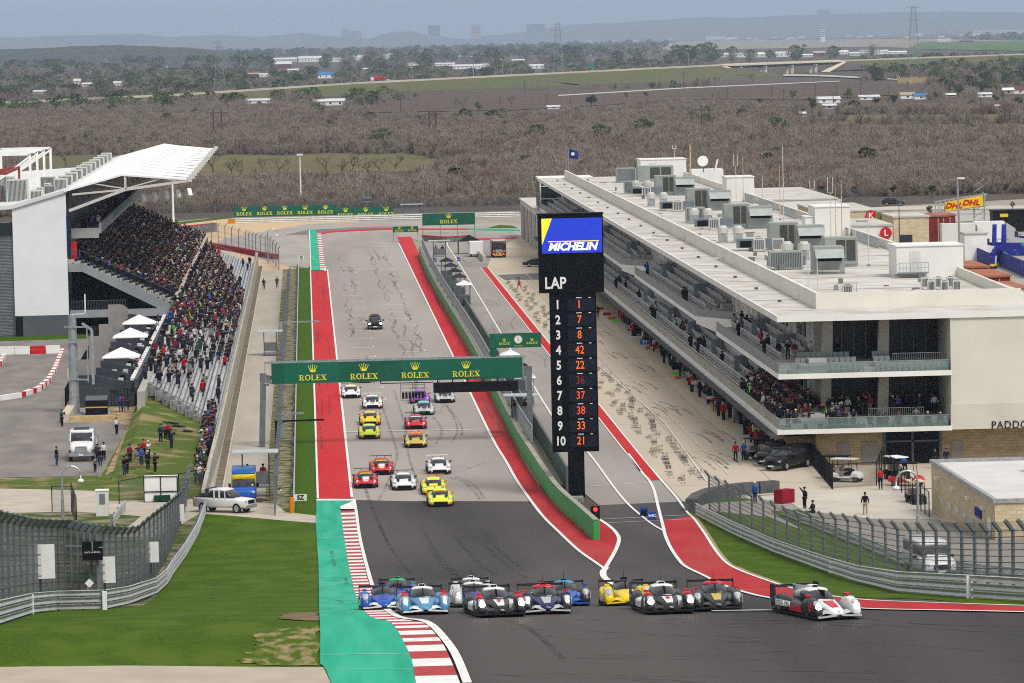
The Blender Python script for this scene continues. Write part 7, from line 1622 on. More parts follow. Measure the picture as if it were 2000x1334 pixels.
for j in range(60):
    t = j/60; y = lerp(384,441,t); cand.append((-9.35-RC.uniform(0,.9),y,bankz(-9.6,y)+.03,60,'leaning in line along the concrete wall','w'))
for k in range(NROW):
    xa = -31.3+14*(k+.55)/NROW; z = deckz(-31.3+14*k/NROW)-.05; y = GY0+3+RC.uniform(0,1)
    while y < GY1-2:
        if RC.random() < (.93 if k > 2 else .8)*(1 if y < 735 else .6): cand.append((xa+RC.uniform(-.1,.1),y,z,60,'on the raised grandstand','g%d' % k))
        y += .80
for j in range(170): cand.append((RC.uniform(-29.8,-27.5),RC.uniform(GY0+4,GY1-6),13.7,60,'on the club tier','c'))
for j in range(26): cand.append((-17.0+RC.uniform(.1,.5),lerp(455,740,j/26),3.95,30,'on the walkway behind the bleachers','k'))
for j in range(14): cand.append((RC.uniform(-19.5,-18.8),RC.uniform(480,580),lerp(1.4,1.4,0),40,'in the terrace boxes','t'))
for j in range(235):                                     # packed corner of the lower pit terrace
    k = RC.randrange(4); y = 387+RC.random()**1.3*34; cand.append((upx(k)+RC.uniform(-.3,.2),y,3.5+.4*k,-60,'in the packed lower terrace corner','p'))
for j in range(46): cand.append((RC.uniform(43.8,54),PY0+RC.uniform(3.0,6.5),4.15,-5,'behind the lower end terrace chairs','q'))
for j,x in enumerate([40.8,41.5,42.2,42.9,43.6,44.0,44.6,45.2,45.8,46.5,47.9,48.8,49.3,50.4,51.9,52.9,54.0]): cand.append((x,PY0+.55,3.32,0,'at the lower end terrace rail','r'))
for j in range(12): cand.append((RC.uniform(41,46),PY0+1.7,3.75,0,'in the lower end terrace second row','s'))
for x,y in ((42.0,389),(43.5,389.5),(45.0,389),(45.8,390),(41.6,391)): cand.append((x,y,8.9,0,'at the back of the upper end terrace','u'))
for y0 in (432,433.2,436,449,453,470,473,475,478,482,496,500,503,506,512,530,534,540,561,566,590,596,603,630): cand.append((upx(RC.randrange(3))+.2,y0+RC.uniform(-1,1),3.7,-60,'scattered along the lower pit terrace','v'))
for y0 in (399,403,408,414,427,431,433,436,440,441,486,489,541): cand.append((upx(RC.randrange(3))+.2,y0,8.4,-60,'scattered along the upper pit terrace','x'))
for j in range(90): y = 402+RC.random()**1.2*190; cand.append((RC.uniform(40.6,42.4) if j % 4 else RC.uniform(39.8,40.6),y,.06,RC.uniform(-180,180),'pit crew under the terrace edge','z'))
cand.sort(key=lambda c: c[1]); LIM = 300-n_ind; cnt = {}; psl = ['stand','photo','hold','photo','stand','hold','wave']
ref = {'w': 'the near end','p': 'the front','q': 'the front','r': 'the glass corner','s': 'the glass corner','u': 'the front','v': 'the front','x': 'the front','z': 'the near end','k': 'the near end'}
crew = ['black','dark navy','red','charcoal','white','black']
crowd = MB(); CM = [TM[c] for c in CN]+[M['skin'],M['black'],TM['white']]; SK = len(CN)
def lowp(x,y,z,rz,top,pant,up,sit,h):
    c,s = cos(rz),sin(rz)
    def T(px,py,pz): return (x+px*c-py*s,y+px*s+py*c,z+pz*h)
    def pr(a,b_,m): # box between levels; a,b = (x0,x1,y0,y1,z)
        crowd.add([T(a[0],a[2],a[4]),T(a[1],a[2],a[4]),T(a[1],a[3],a[4]),T(a[0],a[3],a[4]),T(b_[0],b_[2],b_[4]),T(b_[1],b_[2],b_[4]),T(b_[1],b_[3],b_[4]),T(b_[0],b_[3],b_[4])],[(0,1,5,4),(1,2,6,5),(2,3,7,6),(3,0,4,7),(4,5,6,7)],m)
    d = -.42 if sit else 0
    if not sit: pr((-.15,-.02,-.08,.08,0),(-.18,0,-.1,.1,.9),pant); pr((.02,.15,-.08,.08,0),(0,.18,-.1,.1,.9),pant)
    else: pr((-.18,.18,-.5,-.35,0),(-.18,.18,-.5,.1,.5),pant)
    pr((-.17,.17,-.12,.12,.85+d),(-.24,.24,-.12,.12,1.4+d),top); pr((-.24,.24,-.12,.12,1.4+d),(-.07,.07,-.06,.06,1.5+d),top)
    if up: pr((-.28,-.18,-.3,-.1,1.2+d),(-.12,-.03,-.38,-.28,1.55+d),top); pr((.18,.28,-.3,-.1,1.2+d),(.03,.12,-.38,-.28,1.55+d),top); pr((-.1,.1,-.4,-.33,1.5+d),(-.1,.1,-.4,-.33,1.6+d),SK)
    else: pr((-.3,-.2,-.2,-.08,.9+d),(-.3,-.2,-.05,.08,1.38+d),top); pr((.2,.3,-.2,-.08,.9+d),(.2,.3,-.05,.08,1.38+d),top)
    pr((-.07,.07,-.12,.08,1.48+d),(-.09,.09,-.12,.1,1.66+d),SK); pr((-.1,.1,-.13,.11,1.64+d),(-.06,.06,-.07,.07,1.78+d),SK+1 if RC.random() < .7 else (SK+2 if RC.random() < .4 else CN.index(rc())))
for (x,y,z,rz,where,key) in cand:
    top = RC.choice(crew) if key == 'z' else rc(); rz = radians(rz)+RC.uniform(-.3,.3); h = RC.uniform(.92,1.05)
    if LIM > 0 and (key[0] not in 'gct'):
        LIM -= 1; kk = (key,top); cnt[kk] = cnt.get(kk,0)+1; rf = ref.get(key,'the near end'); ps = RC.choice(psl) if not (key == 'r' and RC.random() < .4) else 'sit'
        a = 'an' if top[0] == 'o' else 'a'
        person(x,y,z,rz,ps,top,RC.choice(['jeans','black','black','navy','khaki']),'person in %s %s, %s from %s' % (top,where,ow(cnt[kk]),rf),{'b': 'spectators on the bleachers','w': 'spectators along the concrete wall','z': 'pit crew under the terrace'}.get(key[0],'spectators on the pit terraces'),h,RC.randrange(6))
    else: lowp(x,y,z,rz,CN.index(top),RC.choice([0,0,1,2,1]),RC.random() < .4,key[0] == 'g' and RC.random() < .5,h)
o = crowd.build('crowd',CM); tag(o,'dense crowd of spectators filling the grandstand and far bleachers','crowd',None,'stuff')
def yat(px,X):
    lo,hi = 384,900
    for _ in range(40):
        m_ = (lo+hi)/2
        if proj((X,m_,2))[0] > px: lo = m_
        else: hi = m_
    return lo
for x0,x1,y0,y1,c_,s_,lab in ((1170,1178,600,605,'red','','small red pit board beside the tower'),(1178,1193,610,616,'red','','bright red pit board, upper of a red-orange-green trio'),(1187,1203,618,624,'orange','','orange pit board, middle of the upper trio'),(1195,1210,625,630,'neon green','','green pit board, lower of the upper trio'),(1218,1230,635,642,'white','11','white pit board below the upper trio'),(1228,1258,656,661,'white','','long white and red pit board arm'),(1250,1270,663,673,'blue','91','blue pit board reading 91'),(1262,1283,676,682,'red','92','red pit board reading 92'),(1313,1325,726,732,'neon green','','green pit board of the lower pair'),(1318,1330,735,740,'orange','','orange pit board of the lower pair'),(1350,1372,743,751,'white','','white table top in the pit lane'),(1380,1397,773,780,'white','','white and red board held further up'),(1396,1411,783,790,'white','','white and red board held by the crew member in red')):
    Y = yat((x0+x1)/2,39.9); a = A(x0,y1,Y); c = A(x1,y0,Y); t = thing('pit_board',lab,'pit board',(a.x,Y,a.z)); b = MB(); b.box(a.x,c.x,Y,Y+.08,a.z,c.z); b.build('board',TM[c_],t); b = MB(); b.bar((c.x,Y+.1,(a.z+c.z)/2),(c.x+1.6,Y+.1,(a.z+c.z)/2),.06); b.build('arm',M['steel'],t)
    if s_: text('lettering',s_,(c.z-a.z)*1.1,((a.x+c.x)/2,Y-.02,(a.z+c.z)/2),M['white'] if c_ != 'white' else M['black'],t,bold=.01)
for j in range(26):
    y = 408+j*7.6; x = 41.2+RC.uniform(-.3,.9); m = RC.choice([M['black'],TM['dark navy'],TM['charcoal'],TM['red'],M['steel']]); t = thing('pit_trolley','%s tool trolley under the terrace, %s from the near end' % ({'black_paint': 'black','cloth_dark_navy': 'navy','cloth_charcoal': 'charcoal','cloth_red': 'red','steel': 'grey'}[m.name],ow(j+1)),'trolley',(x,y,.05),0,'tool trolleys in the pit lane')
    b = MB(); b.box(x-.5,x+.5,y,y+1.1,.25,1.1+RC.uniform(0,.7)); b.build('cabinet',m,t); b = MB(); b.box(x-.55,x+.55,y-.05,y+1.15,1.0,1.06); b.build('tray',M['galv'],t); b = MB()
    for dx_ in (-.4,.4): b.tube((x+dx_-.03,y+.1,.15),(x+dx_+.03,y+.1,.15),.12,n=8); b.tube((x+dx_-.03,y+1,.15),(x+dx_+.03,y+1,.15),.12,n=8)
    b.build('wheels',M['rubber'],t)
for k,(x,y,c_,lab) in enumerate(((20.7,700,M['black'],'black pit wall station, farthest of the row'),(20.8,684,TM['charcoal'],'charcoal pit wall station, second from the far end'),(20.9,668,M['black'],'black pit wall station, third from the far end'),(21.0,652,TM['charcoal'],'charcoal pit wall station, fourth from the far end'),(21.0,632,M['white'],'white pit wall station with a peaked roof'),(20.9,488,M['white'],'white topped pit wall station above the clock board'),(20.9,472,TM['dark navy'],'navy pit wall station left of the clock board'),(20.9,456,M['white'],'pale pit wall station behind the clock board'))):
    t = thing('pit_wall_station',lab,'pit stand',(x,y,0),0,'pit wall stations'); b = MB(); b.box(x-.1,x+1.6,y,y+3.5,.3,1.5); b.build('desk',M['dsteel'],t); b = MB(); b.add([(x-.3,y-.4,3.0),(x+1.9,y-.4,3.0),(x+1.9,y+4,3.0),(x-.3,y+4,3.0),(x+.8,y+1.8,3.6)],[(0,1,4),(1,2,4),(2,3,4),(3,0,4),(3,2,1,0)]); b.build('roof',c_,t); b = MB()
    for dx_ in (0,1.6):
        for dy in (0,3.5): b.bar((x+dx_,y+dy,0),(x+dx_,y+dy,3.0),.08)
    b.build('post',M['steel'],t)
# ================================================================== COUNTRYSIDE
def leafmat(name,c1,c2): return mat(name,c1,c2,.9,.85,detail=3)
GNs = {}
SRC = bpy.data.collections.new('scrub_sources')                    # not linked to the scene: only instanced by the scrub
def src(name,b,m):
    o = bpy.data.objects.new(name,b.data(name,m)); SRC.objects.link(o); return o
def twig_bush(R,n=70,h=3.8,w=2.3,th=.026):
    b = MB()
    for k in range(n):
        a = R.uniform(0,2*pi); el = R.uniform(.15,1.45); L_ = R.uniform(.6,1)*(w*cos(el)+h*.8*sin(el)); d = Vector((cos(a)*cos(el),sin(a)*cos(el),sin(el))); p = Vector((R.uniform(-.3,.3),R.uniform(-.3,.3),R.uniform(0,.5)))
        q = p+d*L_*.6; s_ = Vector((cos(a+1.5),sin(a+1.5),0))*th
        if k % 2: b.add([p-s_*1.6,p+s_*1.6,q+s_,q-s_],[(0,1,2,3)],0)
        for j in range(6):
            t = R.uniform(.45,1); s0 = p+(q-p)*t; f = s0+(d*.5+Vector((R.uniform(-1,1),R.uniform(-1,1),R.uniform(-.3,1)))).normalized()*R.uniform(.5,1.1); z = Vector((R.uniform(-1,1),R.uniform(-1,1),R.uniform(-1,1))).normalized()*th
            b.add([s0-z,s0+z,f],[(0,1,2)],1)
    return b
def leaf_clump(R,n=260,w=2.4,h=3.6,s=.28):
    b = MB()
    for k in range(n):
        u = R.uniform(-1,1); a = R.uniform(0,2*pi); r = R.uniform(.55,1)**.6; q = sqrt(1-u*u); lump = 1+.25*sin(3*a+2*u)
        p = Vector((w*r*q*cos(a)*lump,w*r*q*sin(a)*lump,h*.55+h*.45*r*u)); d = Vector((R.uniform(-1,1),R.uniform(-1,1),R.uniform(-1,1))).normalized(); e = d.cross(Vector((.3,.5,.8))).normalized()
        b.add([p-d*s,p+e*s,p+d*s,p-e*s],[(0,1,2,3)],1 if R.random() < .5 else 0)
    return b
BR = [mat('twig_grey',(.10,.080,.066),(.070,.056,.046),.5,.95),mat('twig_tip',(.315,.268,.212),(.21,.176,.138),.5,.95)]
BR2 = [mat('twig_brown',(.11,.080,.062),None,.5,.95),mat('twig_rust',(.22,.155,.125),(.17,.12,.09),.5,.95)]
RS = random.Random(5)
for k in range(5): src('scrub_bush',twig_bush(RS,78,RS.uniform(3.6,5.2)),BR if k != 3 else BR2)
GLM = [leafmat('leaf_dark',(.030,.050,.016),(.020,.036,.012)),leafmat('leaf_mid',(.050,.078,.022),(.035,.06,.018))]
src('scrub_green',leaf_clump(RS,200,1.9,3.6,.26),[leafmat('bush_a',(.085,.11,.03),(.05,.075,.02)),leafmat('bush_b',(.045,.065,.02),None)])
def inpoly(x,y,P):
    c = False; j = len(P)-1
    for i in range(len(P)):
        if (P[i][1] > y) != (P[j][1] > y) and x < (P[j][0]-P[i][0])*(y-P[i][1])/(P[j][1]-P[i][1])+P[i][0]: c = not c
        j = i
    return c
FIELD = [[(560,176),(700,164),(1000,149),(1400,129),(1425,146),(1340,156),(860,171),(700,178)],[(-60,204),(0,201),(350,184),(700,161),(700,166),(350,189),(0,206)],[(1640,118),(2020,105),(2020,109),(1640,122)],[(340,346),(385,307),(470,303),(560,305),(640,300),(720,303),(790,300),(860,313),(900,312),(965,322),(1010,330),(930,327),(850,331),(770,338),(700,335),(640,343),(560,339),(450,346)],[(60,332),(80,306),(260,303),(330,318),(200,345)],
         [(640,222),(860,182),(1340,172),(1700,160),(1830,152),(1790,184),(1560,196),(1340,194),(1180,206),(1000,216)],[(1500,243),(1640,226),(2010,224),(2010,240)],
         [(1280,99),(1330,80),(1790,76),(2010,80),(2010,101),(1700,92)],[(1380,160),(1400,128),(1650,118),(1700,140),(1640,158),(1500,165)]]
def scatter(name,label,Yr,spacing,sc,seed,keep=1.0,green=.02,xpad=20,clump=None):
    R = random.Random(seed); P = []; y = Yr[0]; S = []; I = []; Rt = []
    tl = tan(.0447-.1136-.004); tr_ = tan(.0447+.1136+.004)
    while y < Yr[1]:
        sp = spacing*(1+.0*y); x = y*tl-xpad
        while x < y*tr_+xpad:
            px_ = x+R.uniform(-.5,.5)*sp; py_ = y+R.uniform(-.5,.5)*sp
            if R.random() < keep:
                u,v = proj((px_,py_,0))
                n = sin(px_*.012+1.3*sin(py_*.004))*sin(py_*.009+px_*.003)
                hz_ = 3.6*sc; u2,v2 = proj((px_,py_,hz_))
                if not any(inpoly(u,v,f) or inpoly(u2,v2+1,f) for f in FIELD) and not any(x0_ < u < x1_ and v > y0_ and v2 < y1_ for x0_,x1_,y0_,y1_ in EXB) and (clump is None or n > clump):
                    P.append((px_,py_,0)); S.append(sc*R.choice([.6,.8,.9,1.05,1.3,1.6])*(1+.3*n)); I.append(5 if R.random() < green else R.randrange(5)); Rt.append(R.uniform(0,6.28))
            x += sp
        y += sp
    me = bpy.data.meshes.new(name); me.from_pydata(P,[],[])
    for nm,ty,dt in (('sc','FLOAT',S),('idx','INT',I),('rt','FLOAT',Rt)): a = me.attributes.new(nm,ty,'POINT'); a.data.foreach_set('value',dt)
    o = bpy.data.objects.new(name,me); COL.objects.link(o); tag(o,label,'scrub',None,'stuff')
    ng = bpy.data.node_groups.new(name,'GeometryNodeTree'); ng.interface.new_socket('Geometry',in_out='INPUT',socket_type='NodeSocketGeometry'); ng.interface.new_socket('Geometry',in_out='OUTPUT',socket_type='NodeSocketGeometry')
    N = ng.nodes; Lk = ng.links; gi = N.new('NodeGroupInput'); go = N.new('NodeGroupOutput'); mp = N.new('GeometryNodeMeshToPoints'); ci = N.new('GeometryNodeCollectionInfo'); iop = N.new('GeometryNodeInstanceOnPoints')
    ci.inputs['Collection'].default_value = SRC; ci.inputs['Separate Children'].default_value = True; ci.inputs['Reset Children'].default_value = True; iop.inputs['Pick Instance'].default_value = True
    def att(nm,ty):
        a = N.new('GeometryNodeInputNamedAttribute'); a.data_type = ty; a.inputs['Name'].default_value = nm; return a.outputs['Attribute']
    cx = N.new('ShaderNodeCombineXYZ'); Lk.new(att('rt','FLOAT'),cx.inputs['Z'])
    Lk.new(gi.outputs[0],mp.inputs[0]); Lk.new(mp.outputs[0],iop.inputs['Points']); Lk.new(ci.outputs[0],iop.inputs['Instance']); Lk.new(att('idx','INT'),iop.inputs['Instance Index']); Lk.new(cx.outputs[0],iop.inputs['Rotation']); Lk.new(att('sc','FLOAT'),iop.inputs['Scale']); Lk.new(iop.outputs[0],go.inputs[0])
    m = o.modifiers.new('scatter','NODES'); m.node_group = ng; return len(P)
FG = mat('field_grass',(.150,.128,.068),(.095,.080,.045),.02,.95,detail=10,stretch=(1,.4,1),col3=(.12,.12,.05),scale3=.006)
def fsheet(name,px,m,dz): return sheet_xy(name,[G(*p)[:2] for p in px],m,dz)
fsheet('grass_field',FIELD[3],FG,.2); fsheet('grass_field_left',FIELD[4],FG,.25); fsheet('grass_field_right',FIELD[6],FG,.3)
fsheet('ploughed_field',FIELD[5],mat('ploughed',(.115,.085,.068),(.080,.060,.050),.05,.95,stretch=(.15,1,1)),.35)
fsheet('tan_field',FIELD[7],mat('tan_field',(.30,.26,.19),(.22,.19,.13),.004,.95),.8)
fsheet('green_field',[(1770,96),(1800,82),(2010,80),(2010,101)],mat('green_field',(.08,.14,.03),None,.01,.95),1.0)
fsheet('dirt_road',[(1090,187),(1340,172),(1640,159),(1640,160.5),(1340,174),(1090,189)],M['lconc'],.5)
fsheet('dirt_road_right',[(1530,147),(1600,148),(1760,156),(1760,158.5),(1600,151),(1530,150)],M['lconc'],.9)
fsheet('perimeter_road',[(1480,419),(1740,404),(2010,402),(2010,408),(1740,411),(1500,425)],mat('pale_road',(.50,.46,.40),None,.3,.9),.08)
fsheet('perimeter_lot',[(1720,416),(2010,410),(2010,432),(1730,436)],mat('pale_lot',(.42,.39,.36),None,.3,.9),.09)
fsheet('green_lane',[(1480,428),(1740,414),(1870,436),(1740,440),(1700,450)],GRS,.07)
HW = [(-200,214,2),(0,202,3),(350,186,4),(700,163,6),(1000,148,8),(1340,131,9.5),(1405,128,9.5)]
HR = [(1640,119.5,9.5),(1800,113.5,9),(2000,106.5,8),(2300,98,7)]
EMB = mat('embankment_grass',(.085,.105,.035),(.12,.10,.05),.01,.95,detail=8)
for nm,H_ in (('highway',HW),('highway_right',HR)):
    b = MB(); e_ = MB(); w_ = MB(); Pn = [G(p[0],p[1],z=p[2]) for p in H_]; Z = [p[2] for p in H_]
    for i in range(len(Pn)-1):
        a,c = Pn[i],Pn[i+1]; d = (c-a); d.z = 0; d.normalize(); nr = Vector((d.y,-d.x,0)); nr = -nr if nr.y > 0 else nr
        for sgn in (0,):
            ra = [a,c,c-nr*30,a-nr*30]; e_.quad([a+Vector((0,0,-.3)),c+Vector((0,0,-.3)),Vector((c.x,c.y,0))+nr*60,Vector((a.x,a.y,0))+nr*60]); b.quad([p-Vector((0,0,.35)) for p in ra])
        w_.bar(a+Vector((0,0,.3)),c+Vector((0,0,.3)),.6,1.5)
    struct(b.build(nm+'_road',mat('highway_conc',(.50,.46,.38),None,.01,.9))); struct(e_.build(nm+'_embankment',EMB)); o = w_.build(nm+'_wall',mat('highway_barrier',(.62,.56,.45),(.5,.46,.37),.02,.9)); tag(o,'pale roadside barrier of the raised highway, %s of the bridge' % ('west' if nm == 'highway' else 'east'),'barrier')
t = thing('road_bridge','concrete highway bridge with four pier pairs on the far right','bridge',G(1520,126,z=9.5)); a = G(1405,128,z=9.5); c = G(1640,119.5,z=9.5); c = a+(c-a)*1.0
b = MB(); b.bar(a,c,12,1.3); b.build('deck',mat('bridge_conc',(.70,.63,.49),(.6,.54,.42),.1,.9),t); b = MB(); b.bar(a+Vector((0,-6,1.0)),c+Vector((0,-6,1.0)),.5,.9); b.build('parapet',MATS['highway_barrier'],t)
b = MB(); b.bar(a+Vector((0,-5.5,-1.6)),c+Vector((0,-5.5,-1.6)),1,2.2); b.build('girder',mat('girder_brown',(.07,.05,.035),None,.1,.8),t)
b = MB()
for f_ in (.14,.34,.56,.76):
    p = a+(c-a)*f_; b.bar(Vector((p.x-2,p.y-6,0)),Vector((p.x-2,p.y-6,7.4)),2.8,2); b.bar(Vector((p.x+3.2,p.y-2,0)),Vector((p.x+3.2,p.y-2,7.4)),2.4,2); b.bar(Vector((p.x-4,p.y-6,7.2)),Vector((p.x+4,p.y-3,7.2)),2,1.2); b.cut()
build_each(b,'pier',MATS['highway_barrier'],t)
b = MB(); b.ext([(a.x-5,a.y-9,8.6),(a.x+6,a.y-9,8.6),(a.x+24,a.y-40,.3),(a.x+14,a.y-40,.3)],(0,3,0)); b.cut(); b.ext([(c.x-4,c.y-9,8.6),(c.x+5,c.y-9,8.6),(c.x-14,c.y-40,.3),(c.x-22,c.y-40,.3)],(0,3,0)); build_each(b,'abutment',MATS['bridge_conc'],t)
def ridge(name,Y,top,depth,m,seed):
    R = random.Random(seed); b = MB(); xs_ = [];
    for (p,q) in zip(top,top[1:]):
        for k in range(8): t = k/8; xs_.append((p[0]+(q[0]-p[0])*t,p[1]+(q[1]-p[1])*t+R.uniform(-.8,.8)))
    fr = [];
    for (px,py) in xs_:
        a = A(px,py,Y); g0 = A(px,py,Y-depth); fr.append(((g0.x,Y-depth,0),(A(px,py,Y-depth*.45).x,Y-depth*.45,a.z*.62*R.uniform(.92,1.05)),(a.x,Y,a.z),(a.x,Y+depth*.6,0)))
    n = len(fr); b.add([v for f in fr for v in f],[(4*i+j,4*i+4+j,4*i+5+j,4*i+1+j) for i in range(n-1) for j in range(3)]); return struct(b.build(name,m,smooth=True))
HM = mat('hill_woods',(.085,.105,.085),(.11,.11,.09),.0022,.95,detail=10)
ridge('hills_left',33500,[(-300,78),(0,73),(150,69),(270,66),(330,73),(420,68),(510,72),(590,64),(640,70),(720,76),(760,63),(800,60),(840,68),(900,76),(1000,78)],5000,HM,1)
ridge('hills_right',36000,[(900,76),(1040,60),(1100,49),(1200,45),(1300,38),(1380,33),(1450,35),(1550,29),(1650,27),(1700,25),(1780,23),(1850,22),(1930,23),(2010,25),(2300,30)],5000,HM,2)
ridge('low_ridge_left',9500,[(-100,100),(60,95),(150,90),(230,88),(300,90),(380,94),(420,98),(470,103)],1800,mat('dark_woods',(.035,.045,.03),(.06,.06,.045),.006,.95),3)
HC = {'w': M['white'],'c': mat('house_cream',(.60,.56,.46),None,.3,.8),'g': mat('house_grey',(.38,.39,.40),None,.3,.8),'r': mat('house_red',(.20,.045,.04),None,.3,.8),'b': mat('house_blue',(.04,.18,.45),None,.3,.7),'t': mat('house_tan',(.42,.32,.22),None,.3,.8),'d': mat('house_dark',(.03,.03,.04),None,.3,.8),'m': mat('metal_roof',(.60,.61,.63),(.5,.51,.53),.3,.5)}
def house(x0,x1,y0,y1,wc,rc,lab,cat='house',flat=False,name='far_house'):
    Y = G((x0+x1)/2,y1).y; a = A(x0,y1,Y); c = A(x1,y0,Y); W_ = c.x-a.x; h = max(2.0,c.z); D = min(W_,18); he = h if flat else h*.62
    t = thing(name,lab,cat,(a.x,Y,0)); b = MB(); b.box(a.x,c.x,Y,Y+D,0,he); b.build('wall',HC[wc],t)
    b = MB()
    if flat: b.box(a.x-.3,c.x+.3,Y-.3,Y+D+.3,he,he+.4)
    else: b.ext([(a.x-.5,Y-.5,he),(a.x-.5,Y+D/2,h),(a.x-.5,Y+D+.5,he)],(W_+1,0,0))
    b.build('roof',HC[rc],t)
    if W_ > 3:
        b = MB(); n = max(1,int(W_/5))
        for k in range(n): u = a.x+W_*(k+.5)/n; b.box(u-.6,u+.6,Y-.08,Y,he*.35,he*.75).cut()
        build_each(b,'window',HC['d'],t)
HS = [(0,140,118,122,'w','m','very long low white shed at the left edge of the far plain'),(165,210,115.5,120,'w','m','low pale shed right of the very long white one'),(331,359,119.5,129,'w','w','bright white gabled house below the far flag'),(418,455,116,122,'t','m','low tan shed by the first lattice pylon'),(528,569,119.5,134,'r','m','dark red barn with a pale roof'),(562,583,134,141,'g','m','small grey shed below the dark red barn'),
      (621,653,141,153,'w','b','building with a bright blue roof near the highway'),(480,532,192,202,'w','m','long white shed before the raised highway'),(636,673,192,206,'w','m','white house with a porch at the edge of the ploughed field'),(611,634,194,205,'g','m','pale roof half behind the white porch house'),(65,93,176,183,'t','m','tan low roof among trees left of the highway'),(222,239,158.5,167,'w','m','small white cottage by the green trees'),(144,157,153.5,165,'c','c','cream two-storey block among green trees'),
      (160,187,161,169,'c','m','low cream houses beside the cream block'),(483,507,142,149,'r','t','small reddish shed in the scrub'),(507,526,143,150,'w','m','white shed right of the small reddish one'),(534,580,112,121,'c','m','pale industrial sheds left of the white tank group'),(583,632,109,121,'w','m','larger white industrial sheds'),(640,668,113,121,'w','g','white tanks and sheds right of the industrial group'),(61,73,97,102,'w','w','tiny white house on the left ridge'),(122,146,97.5,102,'w','w','tiny pale houses on the left ridge slope'),(189,210,97,101.5,'w','w','tiny white row right of the ridge slope houses'),
      (884,940,125,134.5,'w','m','long bright white shed with its end toward the highway'),(1033,1063,125,134,'w','m','white open-sided roof left of the tall centre pylon'),(748,759,106,115,'w','g','white block beside the dark plant tower'),(760,771,104,115,'g','g','grey block right of the white one by the plant'),(850,888,122,129,'w','m','row of small white units left of the long bright shed'),(792,818,122,128,'w','g','low white roofs above the red lorry'),(1070,1093,208,213,'w','m','small white trailer at the lower edge of the ploughed field'),(1157,1168,113,117,'g','b','small teal roof beyond the highway lamps'),(704,718,133,138,'t','w','small tan house left of the red lorry'),(940,958,124,130,'w','m','small pale roof at the end of the long bright shed'),(690,712,108,116,'w','m','white shed left of the dark plant tower'),(1000,1025,115,122,'t','m','pale roof among trees left of the centre pylon'),(889,905,107,111,'w','m','tiny far roofs above the long bright shed'),
      (1407,1423,103,112,'c','c','cream trailer home, leftmost above the bridge'),(1435,1458,103,112,'w','g','white trailer home with a deck above the bridge'),(1475,1500,102,112,'c','w','two-storey cream home above the bridge middle'),(1515,1545,100,111,'w','c','largest white home above the bridge'),(1557,1588,105,112,'c','w','low cream home right of the largest white one'),(1589,1620,99,109,'r','g','dark red home in the trailer row'),(1634,1657,98,106,'w','w','white home right of the dark red one'),(1660,1679,101,109,'c','m','cream shed at the right end of the bridge'),(1680,1699,97,104,'w','g','small grey-roofed home right of the bridge end'),(1708,1735,97,106,'w','c','white home left of the long white trailer'),(1736,1771,99,105,'w','w','long white trailer before the right pylon'),
      (1599,1641,188,201,'w','m','long white trailer among scrub below the ploughed field'),(1608,1633,202,213,'g','m','grey barn below the long white trailer'),(1680,1718,185,195,'w','m','pale trailer left of the dark oaks'),(1760,1786,180,193,'w','t','white house with a rusty roof right of the dark oaks'),(1786,1813,182,194,'w','b','white house with a blue tarpaulin on its roof'),(1843,1866,182,190,'t','w','low tan house behind green trees'),(1907,1937,180,190,'w','m','pale trailer between green trees on the right'),(1960,1980,171,184,'t','w','tan house near the right edge'),(1981,2005,170,183,'w','r','white house with a red-brown roof at the right edge'),(1557,1573,218,228,'g','m','small shed at the corner of the right grass field'),(1944,1955,204,213,'c','w','small cream box shed on the right lane'),
      (1379,1419,70.5,77,'w','m','pale warehouse left of the grey silo'),(1408,1452,58.5,65,'c','m','cream warehouse in the upper far row'),(1453,1510,57.5,64.5,'c','m','longer cream warehouse in the upper far row'),(1533,1562,57,63,'t','m','tan warehouse left of the silo'),(1612,1672,55,60,'w','m','white warehouse right of the silo'),(1678,1727,49.5,55,'w','m','bright warehouse with a flat roof in the far right'),(1750,1777,49,55,'w','m','bright warehouse left of the right pylon'),(1818,1874,48.5,57,'c','m','large cream warehouse right of the pylon'),(1900,2010,57.5,66,'c','m','very long cream warehouse at the far right'),(1961,1991,44,52,'c','c','tall cream block at the far right skyline'),(1830,1857,75,82,'w','g','white shed before the green far field'),(1876,1900,79,83,'d','d','dark shed on the green far field'),(1820,1880,60,66,'c','m','second-row cream warehouse right of the pylon')]
for h_ in HS: house(*h_,flat=(h_[3] < 100 and h_[0] > 1300))
for x0,x1,y0,y1,Y,c_,lab in ((837,859,49,68,34200,'d','dark office tower on the skyline'),(921,938,49,66,34200,'t','reddish office tower right of the dark one'),(1030,1064,47,62,34200,'b','wide blue glass block on the skyline'),(668,682,57,74,34200,'g','pale city tower left of the skyline centre'),(684,706,60,74,34200,'t','low tan city block beside the pale tower'),(1597,1622,19,30,36300,'g','hazy tower block on the right hill crest'),(1603,1611,54,73,15500,'w','grey silo tower above the tan field')):
    a = A(x0,y1,Y); c = A(x1,y0,Y); t = thing('tower_block',lab,'building',(a.x,Y,0)); b = MB(); b.box(a.x,c.x,Y,Y+(c.x-a.x)*.6,0,c.z); b.build('wall',HC[c_] if c_ != 'b' else mat('far_blue_glass',(.03,.10,.18),None,.1,.4),t); b = MB(); n = 5
    for k in range(n): z = a.z+(c.z-a.z)*(k+.5)/n; b.box(a.x,c.x,Y-1,Y,z,z+(c.z-a.z)*.06).cut()
    build_each(b,'window_band',HC['d'],t)
